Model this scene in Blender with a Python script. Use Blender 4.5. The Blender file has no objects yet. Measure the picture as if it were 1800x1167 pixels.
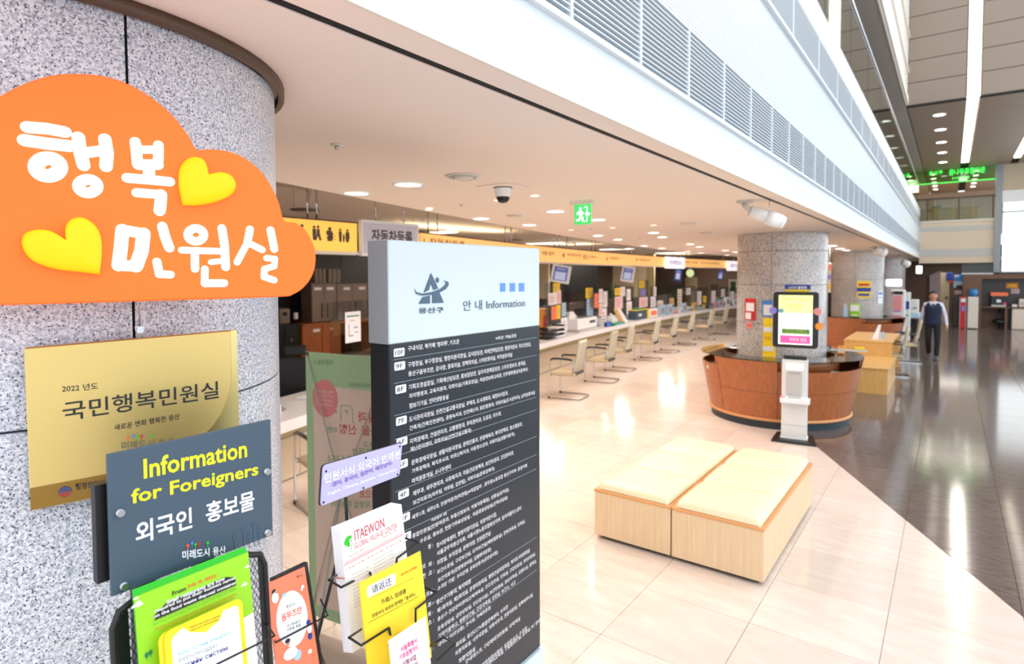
import bpy, bmesh, math, random
from mathutils import Vector, Matrix
random.seed(7)
SC = bpy.context.scene
COL = SC.collection
# ---------------------------------------------------------------- camera
F = 1040.0; PITCH = math.radians(-2.2); ROLL = math.radians(-0.2); YAW = math.radians(-36.571685)
CH = 2.1; SHY = -0.03436233
cf = Vector((math.sin(YAW)*math.cos(PITCH), math.cos(YAW)*math.cos(PITCH), math.sin(PITCH)))
cr = Vector((math.cos(YAW), -math.sin(YAW), 0)); cu = cr.cross(cf)
cr, cu = cr*math.cos(ROLL)+cu*math.sin(ROLL), cu*math.cos(ROLL)-cr*math.sin(ROLL)
EYE = Vector((0, 0, CH))
cam = bpy.data.cameras.new('camera'); co = bpy.data.objects.new('camera', cam); COL.objects.link(co)
co.matrix_world = Matrix(((cr.x, cu.x, -cf.x, 0), (cr.y, cu.y, -cf.y, 0), (cr.z, cu.z, -cf.z, CH), (0, 0, 0, 1)))
cam.sensor_width = 36; cam.lens = F/1800*36; cam.shift_y = SHY; cam.clip_end = 200; cam.clip_start = .05
cam.dof.use_dof = True; cam.dof.focus_distance = 1.55; cam.dof.aperture_fstop = 3.8
SC.camera = co
# ---------------------------------------------------------------- world, light, exposure
W = bpy.data.worlds.new('world'); SC.world = W; W.use_nodes = True
W.node_tree.nodes['Background'].inputs[0].default_value = (.86, .93, 1, 1)
W.node_tree.nodes['Background'].inputs[1].default_value = 1.9
SC.view_settings.view_transform = 'Standard'; SC.view_settings.look = 'None'
SC.view_settings.exposure = 0.0; SC.view_settings.gamma = 1; SC.view_settings.use_curve_mapping = False
try:
    SC.cycles.use_denoising = True; SC.cycles.max_bounces = 7; SC.cycles.transparent_max_bounces = 20; SC.cycles.diffuse_bounces = 4; SC.cycles.sample_clamp_indirect = 6
    SC.cycles.caustics_reflective = False; SC.cycles.caustics_refractive = False
except Exception: pass
def lamp(kind, name, loc, e, color=(1, 1, 1), size=1, sy=None, rot=(0, 0, 0), spot=None):
    l = bpy.data.lights.new(name, kind); l.energy = e; l.color = color
    if kind == 'AREA':
        l.size = size
        if sy: l.shape = 'RECTANGLE'; l.size_y = sy
    elif kind != 'SUN': l.shadow_soft_size = size
    if spot: l.spot_size = math.radians(spot); l.spot_blend = .8
    o = bpy.data.objects.new(name, l); COL.objects.link(o); o.location = loc; o.rotation_euler = rot
    return o
# daylight through the glazed atrium front (opposite the counters) and its end
lamp('AREA', 'daylight_facade', (7.7, 14, 3.3), 500, (.84, .93, 1), 5.6, 30, (0, math.radians(90), 0))
# ---------------------------------------------------------------- pixel ray helpers (pixels of the photograph onto real planes)
def ray(px, py): return cf+cr*((px-900)/F)+cu*((583.5+SHY*1800-py)/F)
def atz(px, py, z=0):
    d = ray(px, py); return EYE+d*((z-CH)/d.z)
def atx(px, py, x):
    d = ray(px, py); return EYE+d*(x/d.x)
def aty(px, py, y):
    d = ray(px, py); return EYE+d*(y/d.y)
class Plane:
    """a real plane standing in the hall; u runs along it, v up it, n out of it"""
    def __init__(s, o, az, tilt=0):
        a = math.radians(az); s.o = Vector(o); s.u = Vector((math.sin(a), math.cos(a), 0))
        n0 = Vector((math.cos(a), -math.sin(a), 0)); t = math.radians(tilt)
        s.v = Vector((0, 0, 1))*math.cos(t)-n0*math.sin(t); s.n = n0*math.cos(t)+Vector((0, 0, 1))*math.sin(t); s.o = s.o+n0*math.sin(t)*1.5   # tilted planes meet their nominal place at 1.5 m
    def uv(s, px, py, d=0):
        r = ray(px, py); o = s.o+s.n*d; t = s.n.dot(o-EYE)/s.n.dot(r); q = EYE+r*t-s.o
        return (q.dot(s.u), q.dot(s.v))
    def w(s, u, v, d=0): return s.o+s.u*u+s.v*v+s.n*d
    def px(s, pts, d=0): return [s.uv(x, y, d) for x, y in pts]
# ---------------------------------------------------------------- materials
def nodes(name):
    m = bpy.data.materials.new(name); m.use_nodes = True; nt = m.node_tree
    return m, nt, nt.nodes['Principled BSDF']
def srgb(c): return tuple(((x/255)/12.92 if x/255 <= .04045 else ((x/255+.055)/1.055)**2.4) for x in c)
def mat(name, c, rough=.5, metal=0, emit=0, ecol=None, spec=.5, trans=0, alpha=1, bump=0, bscale=200, vary=0, vscale=6, stretch=None):
    m, nt, b = nodes(name); c = srgb(c)
    b.inputs['Base Color'].default_value = (*c, 1); b.inputs['Roughness'].default_value = rough
    b.inputs['Metallic'].default_value = metal; b.inputs['Specular IOR Level'].default_value = spec
    if emit:
        b.inputs['Emission Color'].default_value = (*(srgb(ecol) if ecol else c), 1); b.inputs['Emission Strength'].default_value = emit
    if trans: b.inputs['Transmission Weight'].default_value = trans; b.inputs['IOR'].default_value = 1.1
    if alpha < 1: b.inputs['Alpha'].default_value = alpha
    if vary or bump:
        tc = nt.nodes.new('ShaderNodeTexCoord'); mp = nt.nodes.new('ShaderNodeMapping'); nt.links.new(tc.outputs['Object'], mp.inputs[0])
        if stretch: mp.inputs['Scale'].default_value = stretch
    if vary:
        n = nt.nodes.new('ShaderNodeTexNoise'); n.inputs['Scale'].default_value = vscale; n.inputs['Detail'].default_value = 6
        nt.links.new(mp.outputs[0], n.inputs['Vector'])
        r = nt.nodes.new('ShaderNodeValToRGB'); nt.links.new(n.outputs['Fac'], r.inputs[0])
        r.color_ramp.elements[0].position = .3; r.color_ramp.elements[1].position = .7
        r.color_ramp.elements[0].color = (*[max(0, x*(1-vary)) for x in c], 1); r.color_ramp.elements[1].color = (*[min(1, x*(1+vary)) for x in c], 1)
        nt.links.new(r.outputs[0], b.inputs['Base Color'])
    if bump:
        n = nt.nodes.new('ShaderNodeTexNoise'); n.inputs['Scale'].default_value = bscale; nt.links.new(mp.outputs[0], n.inputs['Vector'])
        bp = nt.nodes.new('ShaderNodeBump'); bp.inputs['Strength'].default_value = bump; bp.inputs['Distance'].default_value = .01
        nt.links.new(n.outputs['Fac'], bp.inputs['Height']); nt.links.new(bp.outputs[0], b.inputs['Normal'])
    return m
def granite(name, base, mid, dark, rough=.35, s=1.0):
    m, nt, b = nodes(name); tc = nt.nodes.new('ShaderNodeTexCoord'); L = nt.links.new
    geo = nt.nodes.new('ShaderNodeNewGeometry')
    def noise(sc, det=2):
        n = nt.nodes.new('ShaderNodeTexNoise'); n.inputs['Scale'].default_value = sc; n.inputs['Detail'].default_value = det; n.inputs['Roughness'].default_value = .6
        L(geo.outputs['Position'], n.inputs['Vector']); return n
    def ramp(n, p0, p1, c0, c1):
        r = nt.nodes.new('ShaderNodeValToRGB'); L(n.outputs[0], r.inputs[0]); e = r.color_ramp.elements
        e[0].position = p0; e[1].position = p1; e[0].color = (*srgb(c0), 1); e[1].color = (*srgb(c1), 1); return r
    a = ramp(noise(95*s, 3), .40, .58, mid, base)
    c = ramp(noise(150*s, 2), .36, .43, (0, 0, 0), (255, 255, 255))
    mx = nt.nodes.new('ShaderNodeMix'); mx.data_type = 'RGBA'; L(c.outputs[0], mx.inputs[0]); mx.inputs[6].default_value = (*srgb(dark), 1); L(a.outputs[0], mx.inputs[7])
    big = ramp(noise(3), .3, .7, (235, 235, 240), (255, 255, 255))
    mm = nt.nodes.new('ShaderNodeMix'); mm.data_type = 'RGBA'; mm.blend_type = 'MULTIPLY'; mm.inputs[0].default_value = 1
    L(mx.outputs[2], mm.inputs[6]); L(big.outputs[0], mm.inputs[7]); L(mm.outputs[2], b.inputs['Base Color'])
    b.inputs['Roughness'].default_value = rough
    return m
def stone(name, c1, c2, rough, scale, stretch, vein=None):
    m, nt, b = nodes(name); L = nt.links.new; geo = nt.nodes.new('ShaderNodeNewGeometry'); oi = nt.nodes.new('ShaderNodeObjectInfo')
    mp = nt.nodes.new('ShaderNodeMapping'); L(geo.outputs['Position'], mp.inputs[0]); mp.inputs['Scale'].default_value = stretch; mp.inputs['Rotation'].default_value = (0, 0, .25)
    n = nt.nodes.new('ShaderNodeTexNoise'); n.inputs['Scale'].default_value = scale; n.inputs['Detail'].default_value = 8; n.inputs['Roughness'].default_value = .62; L(mp.outputs[0], n.inputs['Vector'])
    r = nt.nodes.new('ShaderNodeValToRGB'); L(n.outputs[0], r.inputs[0]); e = r.color_ramp.elements
    e[0].position = .3; e[1].position = .68; e[0].color = (*srgb(c1), 1); e[1].color = (*srgb(c2), 1)
    if vein:
        x = r.color_ramp.elements.new(.42); x.color = (*srgb(vein), 1); x = r.color_ramp.elements.new(.45); x.color = (*[(a+d)/2 for a, d in zip(srgb(c1), srgb(c2))], 1)
    mm = nt.nodes.new('ShaderNodeHueSaturation'); L(r.outputs[0], mm.inputs['Color'])
    mr = nt.nodes.new('ShaderNodeMapRange'); mr.inputs['To Min'].default_value = .93; mr.inputs['To Max'].default_value = 1.05; L(oi.outputs['Random'], mr.inputs['Value']); L(mr.outputs[0], mm.inputs['Value'])
    L(mm.outputs[0], b.inputs['Base Color']); b.inputs['Roughness'].default_value = rough
    return m
def wood(name, c1, c2, rough=.4, stretch=(30, 30, 1.5), scale=2.0):
    m, nt, b = nodes(name); L = nt.links.new; tc = nt.nodes.new('ShaderNodeTexCoord'); mp = nt.nodes.new('ShaderNodeMapping')
    L(tc.outputs['Object'], mp.inputs[0]); mp.inputs['Scale'].default_value = stretch
    n = nt.nodes.new('ShaderNodeTexNoise'); n.inputs['Scale'].default_value = scale; n.inputs['Detail'].default_value = 5; L(mp.outputs[0], n.inputs['Vector'])
    r = nt.nodes.new('ShaderNodeValToRGB'); L(n.outputs[0], r.inputs[0]); e = r.color_ramp.elements
    e[0].position = .3; e[1].position = .7; e[0].color = (*srgb(c1), 1); e[1].color = (*srgb(c2), 1)
    L(r.outputs[0], b.inputs['Base Color']); b.inputs['Roughness'].default_value = rough
    return m
M = dict(
 fascia=mat('fascia_paint', (216, 224, 230), .5), palepink=mat('pale_pink_sheet', (246, 212, 210), .6),
 white=mat('white_paint', (240, 242, 244), .45), offwhite=mat('off_white', (232, 226, 215), .5), ceil=mat('ceiling_paint', (244, 230, 220), .8, bump=.05, bscale=60),
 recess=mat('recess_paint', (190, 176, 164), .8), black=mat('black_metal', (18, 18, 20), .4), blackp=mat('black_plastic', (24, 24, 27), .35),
 gran=granite('column_granite', (234, 234, 238), (176, 180, 192), (56, 64, 82), .3, 1.5), gran2=granite('column_granite_polished', (222, 214, 206), (172, 168, 166), (100, 100, 106), .17, .55),
 joint=mat('stone_joint', (70, 84, 90), .7), marble=stone('beige_marble', (222, 203, 190), (234, 218, 207), .13, 3.0, (1.0, 4, 1)),
 dark=stone('brown_granite', (88, 76, 72), (122, 108, 101), .1, 7, (1, 5, 1)), grout=mat('grout', (120, 96, 78), .8), 
 brass=mat('brushed_brass', (216, 190, 122), .42, 1, bump=.03, bscale=900), steel=mat('brushed_steel', (200, 200, 205), .3, 1), chrome=mat('chrome', (205, 208, 214), .18, 1),
 slate=mat('slate_blue_board', (66, 84, 100), .45), lav=mat('lavender_board', (190, 184, 224), .35), lavt=mat('violet_print', (140, 104, 186), .5),
 yellow=mat('yellow_print', (250, 214, 30), .5), yelink=mat('yellow_ink', (238, 240, 30), .5), ink=mat('black_ink', (32, 30, 32), .5), red=mat('red_print', (205, 40, 50), .5),
 lime=mat('lime_print', (150, 212, 30), .5), green=mat('green_print', (50, 190, 40), .5), dgreen=mat('dark_green_print', (20, 130, 80), .5), orange=mat('orange_print', (255, 128, 80), .5),
 oink=mat('orange_ink', (240, 100, 50), .5), paper=mat('white_paper', (244, 243, 248), .6), pink=mat('pink_print', (236, 70, 140), .5), blue=mat('blue_print', (70, 140, 215), .5),
 navy=mat('navy_print', (30, 60, 150), .5), teal=mat('teal_ink', (120, 190, 205), .5), greyink=mat('grey_ink', (150, 150, 155), .6), boardtop=mat('board_pale_grey', (208, 222, 229), .35),
 boarddark=mat('board_charcoal_blue', (30, 38, 47), .3), boardside=mat('board_side_grey', (165, 170, 175), .4), boardblk=mat('board_side_black', (16, 20, 28), .35),
 emblem=mat('emblem_grey_blue', (72, 98, 120), .4), bluesq=mat('blue_squares', (96, 150, 232), .4), bannergreen=mat('banner_green', (176, 214, 168), .6), bannerpink=mat('banner_pale', (238, 220, 206), .6),
 bgreen=mat('banner_green_ink', (146, 184, 140), .6), bred=mat('banner_red_ink', (214, 120, 112), .6), bpink=mat('banner_coral', (232, 150, 150), .6),
 birch=wood('birch_veneer', (222, 192, 154), (232, 206, 170)), birchy=wood('yellow_birch', (214, 164, 92), (232, 186, 118), .3), cherry=wood('cherry_veneer', (160, 92, 50), (186, 112, 66), .35, (26, 26, 1.2)),
 walnut=wood('walnut_veneer', (96, 66, 46), (122, 88, 64), .45), leather=mat('cream_leather', (238, 224, 190), .38, bump=.06, bscale=300), trimw=mat('light_wood_trim', (222, 160, 104), .4),
 glass=None, acryl=None, seat=mat('beige_fabric', (200, 182, 150), .8, vary=.06, vscale=200), back=mat('greige_mesh', (190, 186, 164), .7, bump=.1, bscale=500),
 countertop=mat('white_counter', (246, 244, 246), .25), olive=mat('counter_olive', (170, 156, 116), .5), beigew=mat('beige_wall', (206, 190, 164), .7), brownw=mat('brown_ceiling_panel', (150, 128, 108), .5, vary=.08, vscale=30),
 brownp=mat('brown_perforated_panel', (140, 124, 110), .45, vary=.1, vscale=60), louv=mat('louver_back', (52, 62, 66), .8), duct=mat('duct_black', (20, 18, 18), .8), band=mat('lit_sign_band', (240, 190, 120), .5, emit=.62, ecol=(255, 190, 110)),
 bandy=mat('lit_yellow_panel', (250, 200, 90), .5, emit=.55, ecol=(255, 196, 80)), lampw=mat('lamp_white', (255, 250, 240), .5, emit=14, ecol=(255, 250, 238)), lamps=mat('lamp_warm_small', (255, 230, 190), .5, emit=5, ecol=(255, 226, 180)),
 strip=mat('light_strip', (255, 250, 240), .5, emit=4, ecol=(255, 244, 222)), cove=mat('cove_light', (255, 235, 190), .5, emit=7, ecol=(255, 224, 165)), neon=mat('green_neon', (60, 240, 80), .5, emit=1.6, ecol=(60, 240, 90)),
 darkoff=mat('dark_office_panel', (52, 44, 41), .3), brownoff=mat('brown_office_panel', (120, 100, 86), .5), cab=mat('taupe_cabinet', (138, 118, 104), .45), screen=mat('screen_blue', (70, 90, 150), .2, emit=.5, ecol=(80, 105, 175)),
 screenlt=mat('screen_pale', (170, 180, 205), .2, emit=.5, ecol=(165, 178, 215)), kiosky=mat('screen_yellow', (255, 250, 150), .3, emit=.85, ecol=(255, 250, 150)), kioskw=mat('screen_white', (250, 250, 235), .3, emit=.9, ecol=(250, 250, 240)),
 kioskp=mat('screen_pink', (240, 80, 150), .3, emit=.7, ecol=(240, 80, 150)), exitg=mat('exit_green', (60, 200, 100), .4, emit=.75, ecol=(80, 210, 120)), exitw=mat('exit_white', (250, 255, 250), .4, emit=1.2),
 skin=mat('skin', (205, 150, 120), .6), hair=mat('black_hair', (22, 18, 16), .5), shirt=mat('white_shirt', (214, 210, 226), .7), vest=mat('navy_knit', (22, 34, 62), .8, bump=.1, bscale=400), trous=mat('black_trousers', (20, 20, 24), .8),
 shoe=mat('grey_shoe', (70, 76, 90), .5), window=mat('window_daylight', (255, 255, 255), .3, emit=1.5, ecol=(240, 250, 255)), leaf=mat('plant_leaf', (44, 70, 36), .6, vary=.2, vscale=20), ora=mat('orange_plastic', (240, 150, 50), .5),
 machine=mat('machine_grey', (196, 194, 190), .45), softblue=mat('pale_blue', (176, 204, 226), .5), mink=mat('mongolian_navy_ink', (40, 50, 120), .5), rust=mat('rim_brown', (84, 62, 48), .45),
 dvest=mat('tie', (44, 54, 80), .6), purple=mat('violet_sticker', (140, 130, 220), .5), cloudo=mat('orange_backlit_acrylic', (244, 112, 46), .5, emit=.3, ecol=(255, 112, 40), spec=.2),
 cloudw=mat('white_backlit_acrylic', (250, 250, 252), .4, emit=.5, ecol=(255, 250, 255)), cloudy=mat('yellow_backlit_acrylic', (246, 186, 18), .4, emit=.4, ecol=(255, 190, 16), spec=.2),
 floorlight=mat('second_floor_beige', (206, 172, 110), .6, emit=0), boxw=mat('white_laminate', (226, 226, 224), .4), redk=mat('red_cabinet', (200, 20, 34), .3), bottle=mat('water_bottle_blue', (50, 130, 200), .15),
)
def glassmat(name, tint, a, rough=.02):
    m, nt, b = nodes(name); nt.nodes.remove(b); L = nt.links.new; out = nt.nodes['Material Output']
    t = nt.nodes.new('ShaderNodeBsdfTransparent'); t.inputs[0].default_value = (*srgb(tint), 1); g = nt.nodes.new('ShaderNodeBsdfGlossy'); g.inputs['Roughness'].default_value = rough
    lw_ = nt.nodes.new('ShaderNodeLayerWeight'); fr = nt.nodes.new('ShaderNodeMath'); fr.operation = 'POWER'; fr.inputs[1].default_value = 4.5; L(lw_.outputs['Facing'], fr.inputs[0]); ad = nt.nodes.new('ShaderNodeMath'); ad.operation = 'ADD'; ad.inputs[1].default_value = a; ad.use_clamp = True
    L(fr.outputs[0], ad.inputs[0]); mx = nt.nodes.new('ShaderNodeMixShader'); L(ad.outputs[0], mx.inputs[0]); L(t.outputs[0], mx.inputs[1]); L(g.outputs[0], mx.inputs[2]); L(mx.outputs[0], out.inputs[0])
    return m
M['glass'] = glassmat('clear_glass', (222, 232, 228), .03); M['acryl'] = glassmat('clear_acrylic', (236, 240, 242), .04); M['gtop'] = glassmat('glass_top', (170, 190, 180), .12)
M['neonglass'] = glassmat('green_tinted_glass', (200, 240, 200), .05)
# ---------------------------------------------------------------- object helpers
OFF = {}
def setp(o, label=None, cat=None, group=None, kind=None):
    if label: o['label'] = label
    if cat: o['category'] = cat
    if group: o['group'] = group
    if kind: o['kind'] = kind
    return o
def thing(name, label, cat, loc=(0, 0, 0), group=None, kind=None, world=True):
    o = bpy.data.objects.new(name, None); COL.objects.link(o); o.location = loc; o.empty_display_size = .1
    OFF[o.name] = Vector(loc) if world else Vector((0, 0, 0))
    return setp(o, label, cat, group, kind)
class MB:
    def __init__(s): s.v = []; s.f = []; s.sm = []; s.pend = []
    def add(s, vs, fs, smooth=False):
        b = len(s.v); s.v += [Vector(v) for v in vs]
        for f in fs: s.f.append([i+b for i in f]); s.sm.append(smooth)
        return s
    def box(s, x0, x1, y0, y1, z0, z1):
        v = [(x, y, z) for z in (z0, z1) for y in (y0, y1) for x in (x0, x1)]
        return s.add(v, [(0, 2, 3, 1), (4, 5, 7, 6), (0, 1, 5, 4), (2, 6, 7, 3), (0, 4, 6, 2), (1, 3, 7, 5)])
    def obox(s, c, ax, ay, az):
        """box by centre and half axis vectors"""
        c = Vector(c); ax, ay, az = Vector(ax), Vector(ay), Vector(az)
        v = [c+ax*i+ay*j+az*k for k in (-1, 1) for j in (-1, 1) for i in (-1, 1)]
        return s.add(v, [(0, 2, 3, 1), (4, 5, 7, 6), (0, 1, 5, 4), (2, 6, 7, 3), (0, 4, 6, 2), (1, 3, 7, 5)])
    def prism(s, pl, pts, d0, d1, smooth=False):
        n = len(pts); a = [pl.w(u, v, d0) for u, v in pts]; b = [pl.w(u, v, d1) for u, v in pts]
        area = sum(pts[i][0]*pts[(i+1) % n][1]-pts[(i+1) % n][0]*pts[i][1] for i in range(n))
        idx = list(range(n))
        if area < 0: idx = idx[::-1]
        fs = [[i+n for i in idx], idx[::-1]]
        for k in range(n):
            i, j = idx[k], idx[(k+1) % n]; fs.append([i, j, j+n, i+n])
        return s.add(a+b, fs)
    def cyl(s, p, q, r, r2=None, n=12, cap=True, smooth=True):
        p, q = Vector(p), Vector(q); r2 = r if r2 is None else r2; d = (q-p).normalized()
        a = d.orthogonal().normalized(); b = d.cross(a)
        vs = [p+(a*math.cos(2*math.pi*i/n)+b*math.sin(2*math.pi*i/n))*r for i in range(n)]+[q+(a*math.cos(2*math.pi*i/n)+b*math.sin(2*math.pi*i/n))*r2 for i in range(n)]
        s.add(vs, [(i, (i+1) % n, (i+1) % n+n, i+n) for i in range(n)], smooth)
        if cap: 
            k = len(s.v)-2*n; s.f.append([k+i for i in range(n)][::-1]); s.sm.append(False); s.f.append([k+n+i for i in range(n)]); s.sm.append(False)
        return s
    def tube(s, pts, r, n=8):
        pts = [Vector(p) for p in pts]; rings = []; a = None
        for i, p in enumerate(pts):
            d = (pts[min(i+1, len(pts)-1)]-pts[max(i-1, 0)]).normalized()
            if a is None: a = d.orthogonal().normalized()
            else: a = (a-d*a.dot(d)).normalized()
            b = d.cross(a); rings.append([p+(a*math.cos(2*math.pi*k/n)+b*math.sin(2*math.pi*k/n))*r for k in range(n)])
        fs = [(i*n+k, i*n+(k+1) % n, (i+1)*n+(k+1) % n, (i+1)*n+k) for i in range(len(pts)-1) for k in range(n)]
        fs += [list(range(n))[::-1], [(len(pts)-1)*n+k for k in range(n)]]
        return s.add([v for g in rings for v in g], fs, True)
    def lathe(s, prof, c, n=24, a0=0, a1=2*math.pi, smooth=True):
        full = abs(a1-a0-2*math.pi) < 1e-6; m = n if full else n+1; c = Vector(c); vs = []
        for r, z in prof:
            for k in range(m):
                t = a0+(a1-a0)*k/n; vs.append(c+Vector((r*math.cos(t), r*math.sin(t), z)))
        fs = []
        for i in range(len(prof)-1):
            for k in range(n):
                k2 = (k+1) % m; fs.append((i*m+k, i*m+k2, (i+1)*m+k2, (i+1)*m+k))
        return s.add(vs, fs, smooth)
    def sphere(s, c, r, n=12, sc=(1, 1, 1)):
        c = Vector(c); prof = [(math.sin(math.pi*i/(n//2+2)), -math.cos(math.pi*i/(n//2+2))) for i in range(n//2+3)]
        vs = []; 
        for a, z in prof:
            for k in range(n): t = 2*math.pi*k/n; vs.append(c+Vector((a*math.cos(t)*r*sc[0], a*math.sin(t)*r*sc[1], z*r*sc[2])))
        return s.add(vs, [(i*n+k, i*n+(k+1) % n, (i+1)*n+(k+1) % n, (i+1)*n+k) for i in range(len(prof)-1) for k in range(n)], True)
    def build(s, name, m, parent=None, label=None, cat=None, group=None, kind=None, bevel=0, local=False, seg=1):
        me = bpy.data.meshes.new(name)
        if parent is not None: off = OFF[parent.name]
        elif local: off = Vector((0, 0, 0))
        else:
            xs = [v.x for v in s.v]; ys = [v.y for v in s.v]; off = Vector(((min(xs)+max(xs))/2, (min(ys)+max(ys))/2, min(v.z for v in s.v)))
        me.from_pydata([v-off for v in s.v], [], s.f)
        me.polygons.foreach_set('use_smooth', s.sm); me.materials.append(m if not isinstance(m, str) else M[m]); me.update()
        if s.pend: PEND.append((me, s, off))
        o = bpy.data.objects.new(name, me); COL.objects.link(o)
        if parent is not None: o.parent = parent
        else: o.location = off
        OFF[o.name] = off
        if bevel:
            b = o.modifiers.new('bevel', 'BEVEL'); b.width = bevel; b.segments = seg; b.limit_method = 'ANGLE'
        return setp(o, label, cat, group, kind)
def kids(o): return [c for c in o.children]
def dup(root, loc=None, rz=None, label=None):
    r = root.copy(); COL.objects.link(r); OFF[r.name] = OFF[root.name]
    if loc is not None: r.location = loc
    if rz is not None: r.rotation_euler = (0, 0, rz)
    if label: r['label'] = label
    def rec(a, b):
        for c in list(a.children):
            d = c.copy(); COL.objects.link(d); d.parent = b; rec(c, d)
    rec(root, r)
    return r
# ---------------------------------------------------------------- lettering
TMP = bpy.data.scenes.new('lettering_workbench')
TC = bpy.data.curves.new('t', 'FONT'); TO = bpy.data.objects.new('t', TC); TMP.collection.objects.link(TO)
GL = {}
def _load(chars, bold):
    chars = [c for c in chars if c not in (' ', '|', '\n')]
    TC.body = '\n'.join('|'+c+'|' for c in ['x']+chars); TC.size = 1; TC.offset = bold; TC.resolution_u = 2; TC.space_line = 3
    TMP.view_layers[0].update(); dg = TMP.view_layers[0].depsgraph; dg.update(); me = bpy.data.meshes.new_from_object(TO.evaluated_get(dg))
    n = len(me.vertices); par = list(range(n))
    def find(i):
        while par[i] != i: par[i] = par[par[i]]; i = par[i]
        return i
    for p in me.polygons:
        vs = p.vertices; r = find(vs[0])
        for v in vs[1:]: par[find(v)] = r
    co_ = [(v.co.x, v.co.y) for v in me.vertices]
    ys = [c[1] for c in co_]; top = max(ys); rows = {}
    step = None
    for p in me.polygons: rows.setdefault(find(p.vertices[0]), []).append(list(p.vertices))
    isl = []
    for r, fs in rows.items():
        ids = sorted({i for f in fs for i in f}); xs_ = [co_[i][0] for i in ids]; yy = [co_[i][1] for i in ids]
        isl.append((min(xs_), max(xs_), min(yy), max(yy), ids, fs))
    bars = [q for q in isl if q[0] < .12 and q[1]-q[0] < .2 and q[3]-q[2] > .8]       # first bars of the lines
    bars.sort(key=lambda q: -q[3])
    for k, ch in enumerate(['x']+chars):
        if k >= len(bars): break
        y = bars[k][2]; mine = [q for q in isl if y-1.0 < (q[2]+q[3])/2 < y+1.9 and q is not bars[k]]
        end = max(mine, key=lambda q: q[0]); x0 = bars[k][0]; adv = end[0]-x0
        vs, fs = [], []
        b0w = bars[k][1]-x0
        for q in mine:
            if q is end: continue
            m_ = {i: len(vs)+j for j, i in enumerate(q[4])}; vs += [(co_[i][0]-x0, co_[i][1]-y) for i in q[4]]; fs += [[m_[i] for i in f] for f in q[5]]
        GL[(ch, bold)] = (vs, fs, adv)
    bpy.data.meshes.remove(me)
PEND = []
def quant(b): return min((0, .009, .02), key=lambda q: abs(q-b))
def settle():
    """all lettering is set in one go at the end: one glyph sheet per weight, then the meshes are filled"""
    for b in (0, .009, .02):
        cs = sorted({c for me, mb, off in PEND for (t, w, fn) in mb.pend if quant(w) == b for c in t})
        if cs: _load(cs, b)
    for me, mb, off in PEND:
        for t, w, fn in mb.pend: fn(*text2d(t, w))
        me.clear_geometry(); me.from_pydata([v-off for v in mb.v], [], mb.f); me.update()
def text2d(txt, bold=0.0, shear=0):
    bold = quant(bold)
    miss = [c for c in txt if c not in ' |' and (c, bold) not in GL]
    if miss: _load(sorted(set(miss)), bold)
    X = 0; vs = []; fs = []
    for c in txt:
        if c == ' ': X += .3; continue
        if c == '|': continue
        gv, gf, adv = GL[(c, bold)]; k = len(vs)
        vs += [(x+X-.168, y) for x, y in gv]; fs += [[i+k for i in f] for f in gf]; X += adv-.26
    return vs, fs
def put(mb, pl, txt, u0, v0, u1=None, h=.02, d=.001, bold=0.0, mirror=False, fit=True, shear=0):
    """lettering from (u0,v0) baseline-left; u1 = right end; h = height of capitals/syllables"""
    def fn(vs, fs):
        x0 = min(v[0] for v in vs); x1 = max(v[0] for v in vs); y0 = min(v[1] for v in vs); y1 = max(v[1] for v in vs)
        sy = h/max(.3, (y1-y0)); sx = sy if u1 is None else (u1-u0)/(x1-x0)
        mb.add([pl.w(u0+((v[0]-x0) if not mirror else (x1-v[0]))*sx, v0+(v[1]-y0)*sy, d) for v in vs], fs)
    mb.pend.append((txt, bold, fn))
def putpx(mb, pl, txt, pl0, pr0, hpx, d=.001, bold=0.0, mirror=False, shear=0):
    """lettering between two pixels of its lower edge, height in pixels at the left end"""
    a = pl.uv(*pl0); b = pl.uv(*pr0); c = pl.uv(pl0[0], pl0[1]-hpx); h = c[1]-a[1]
    def fn(vs, fs):
        x0 = min(v[0] for v in vs); x1 = max(v[0] for v in vs); y0 = min(v[1] for v in vs); y1 = max(v[1] for v in vs); out = []
        for v in vs:
            t = (v[0]-x0)/(x1-x0); t = 1-t if mirror else t
            out.append(pl.w(a[0]+(b[0]-a[0])*t, a[1]+(b[1]-a[1])*t+(v[1]-y0)/(y1-y0)*h, d))
        mb.add(out, fs)
    mb.pend.append((txt, bold, fn))
def smoothpoly(pts, k=4):
    n = len(pts); out = []
    for i in range(n):
        p0, p1, p2, p3 = [Vector(pts[(i+j-1) % n]) for j in range(4)]
        for t in [j/k for j in range(k)]:
            q = .5*((2*p1)+(-p0+p2)*t+(2*p0-5*p1+4*p2-p3)*t*t+(-p0+3*p1-3*p2+p3)*t**3); out.append((q.x, q.y))
    return out
def ell(cx, cy, rx, ry, n=20, a0=0, a1=2*math.pi): return [(cx+rx*math.cos(a0+(a1-a0)*i/n), cy+ry*math.sin(a0+(a1-a0)*i/n)) for i in range(n if abs(a1-a0-2*math.pi) < 1e-6 else n+1)]
def rrect(u0, v0, u1, v1, r, n=4):
    out = []
    for cx, cy, a in ((u1-r, v1-r, 0), (u0+r, v1-r, 90), (u0+r, v0+r, 180), (u1-r, v0+r, 270)):
        for i in range(n+1): t = math.radians(a+90*i/n); out.append((cx+r*math.cos(t), cy+r*math.sin(t)))
    return out
# ================================================================= SETTING
def S(o): o['kind'] = 'structure'; return o
def cx(y): return -7.3+.0079*(y-20.5)**2 if y < 20.5 else -7.3+.004*(y-20.5)**2      # front edge of the long counter
ZC = 2.69
XF = -1.06
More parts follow.
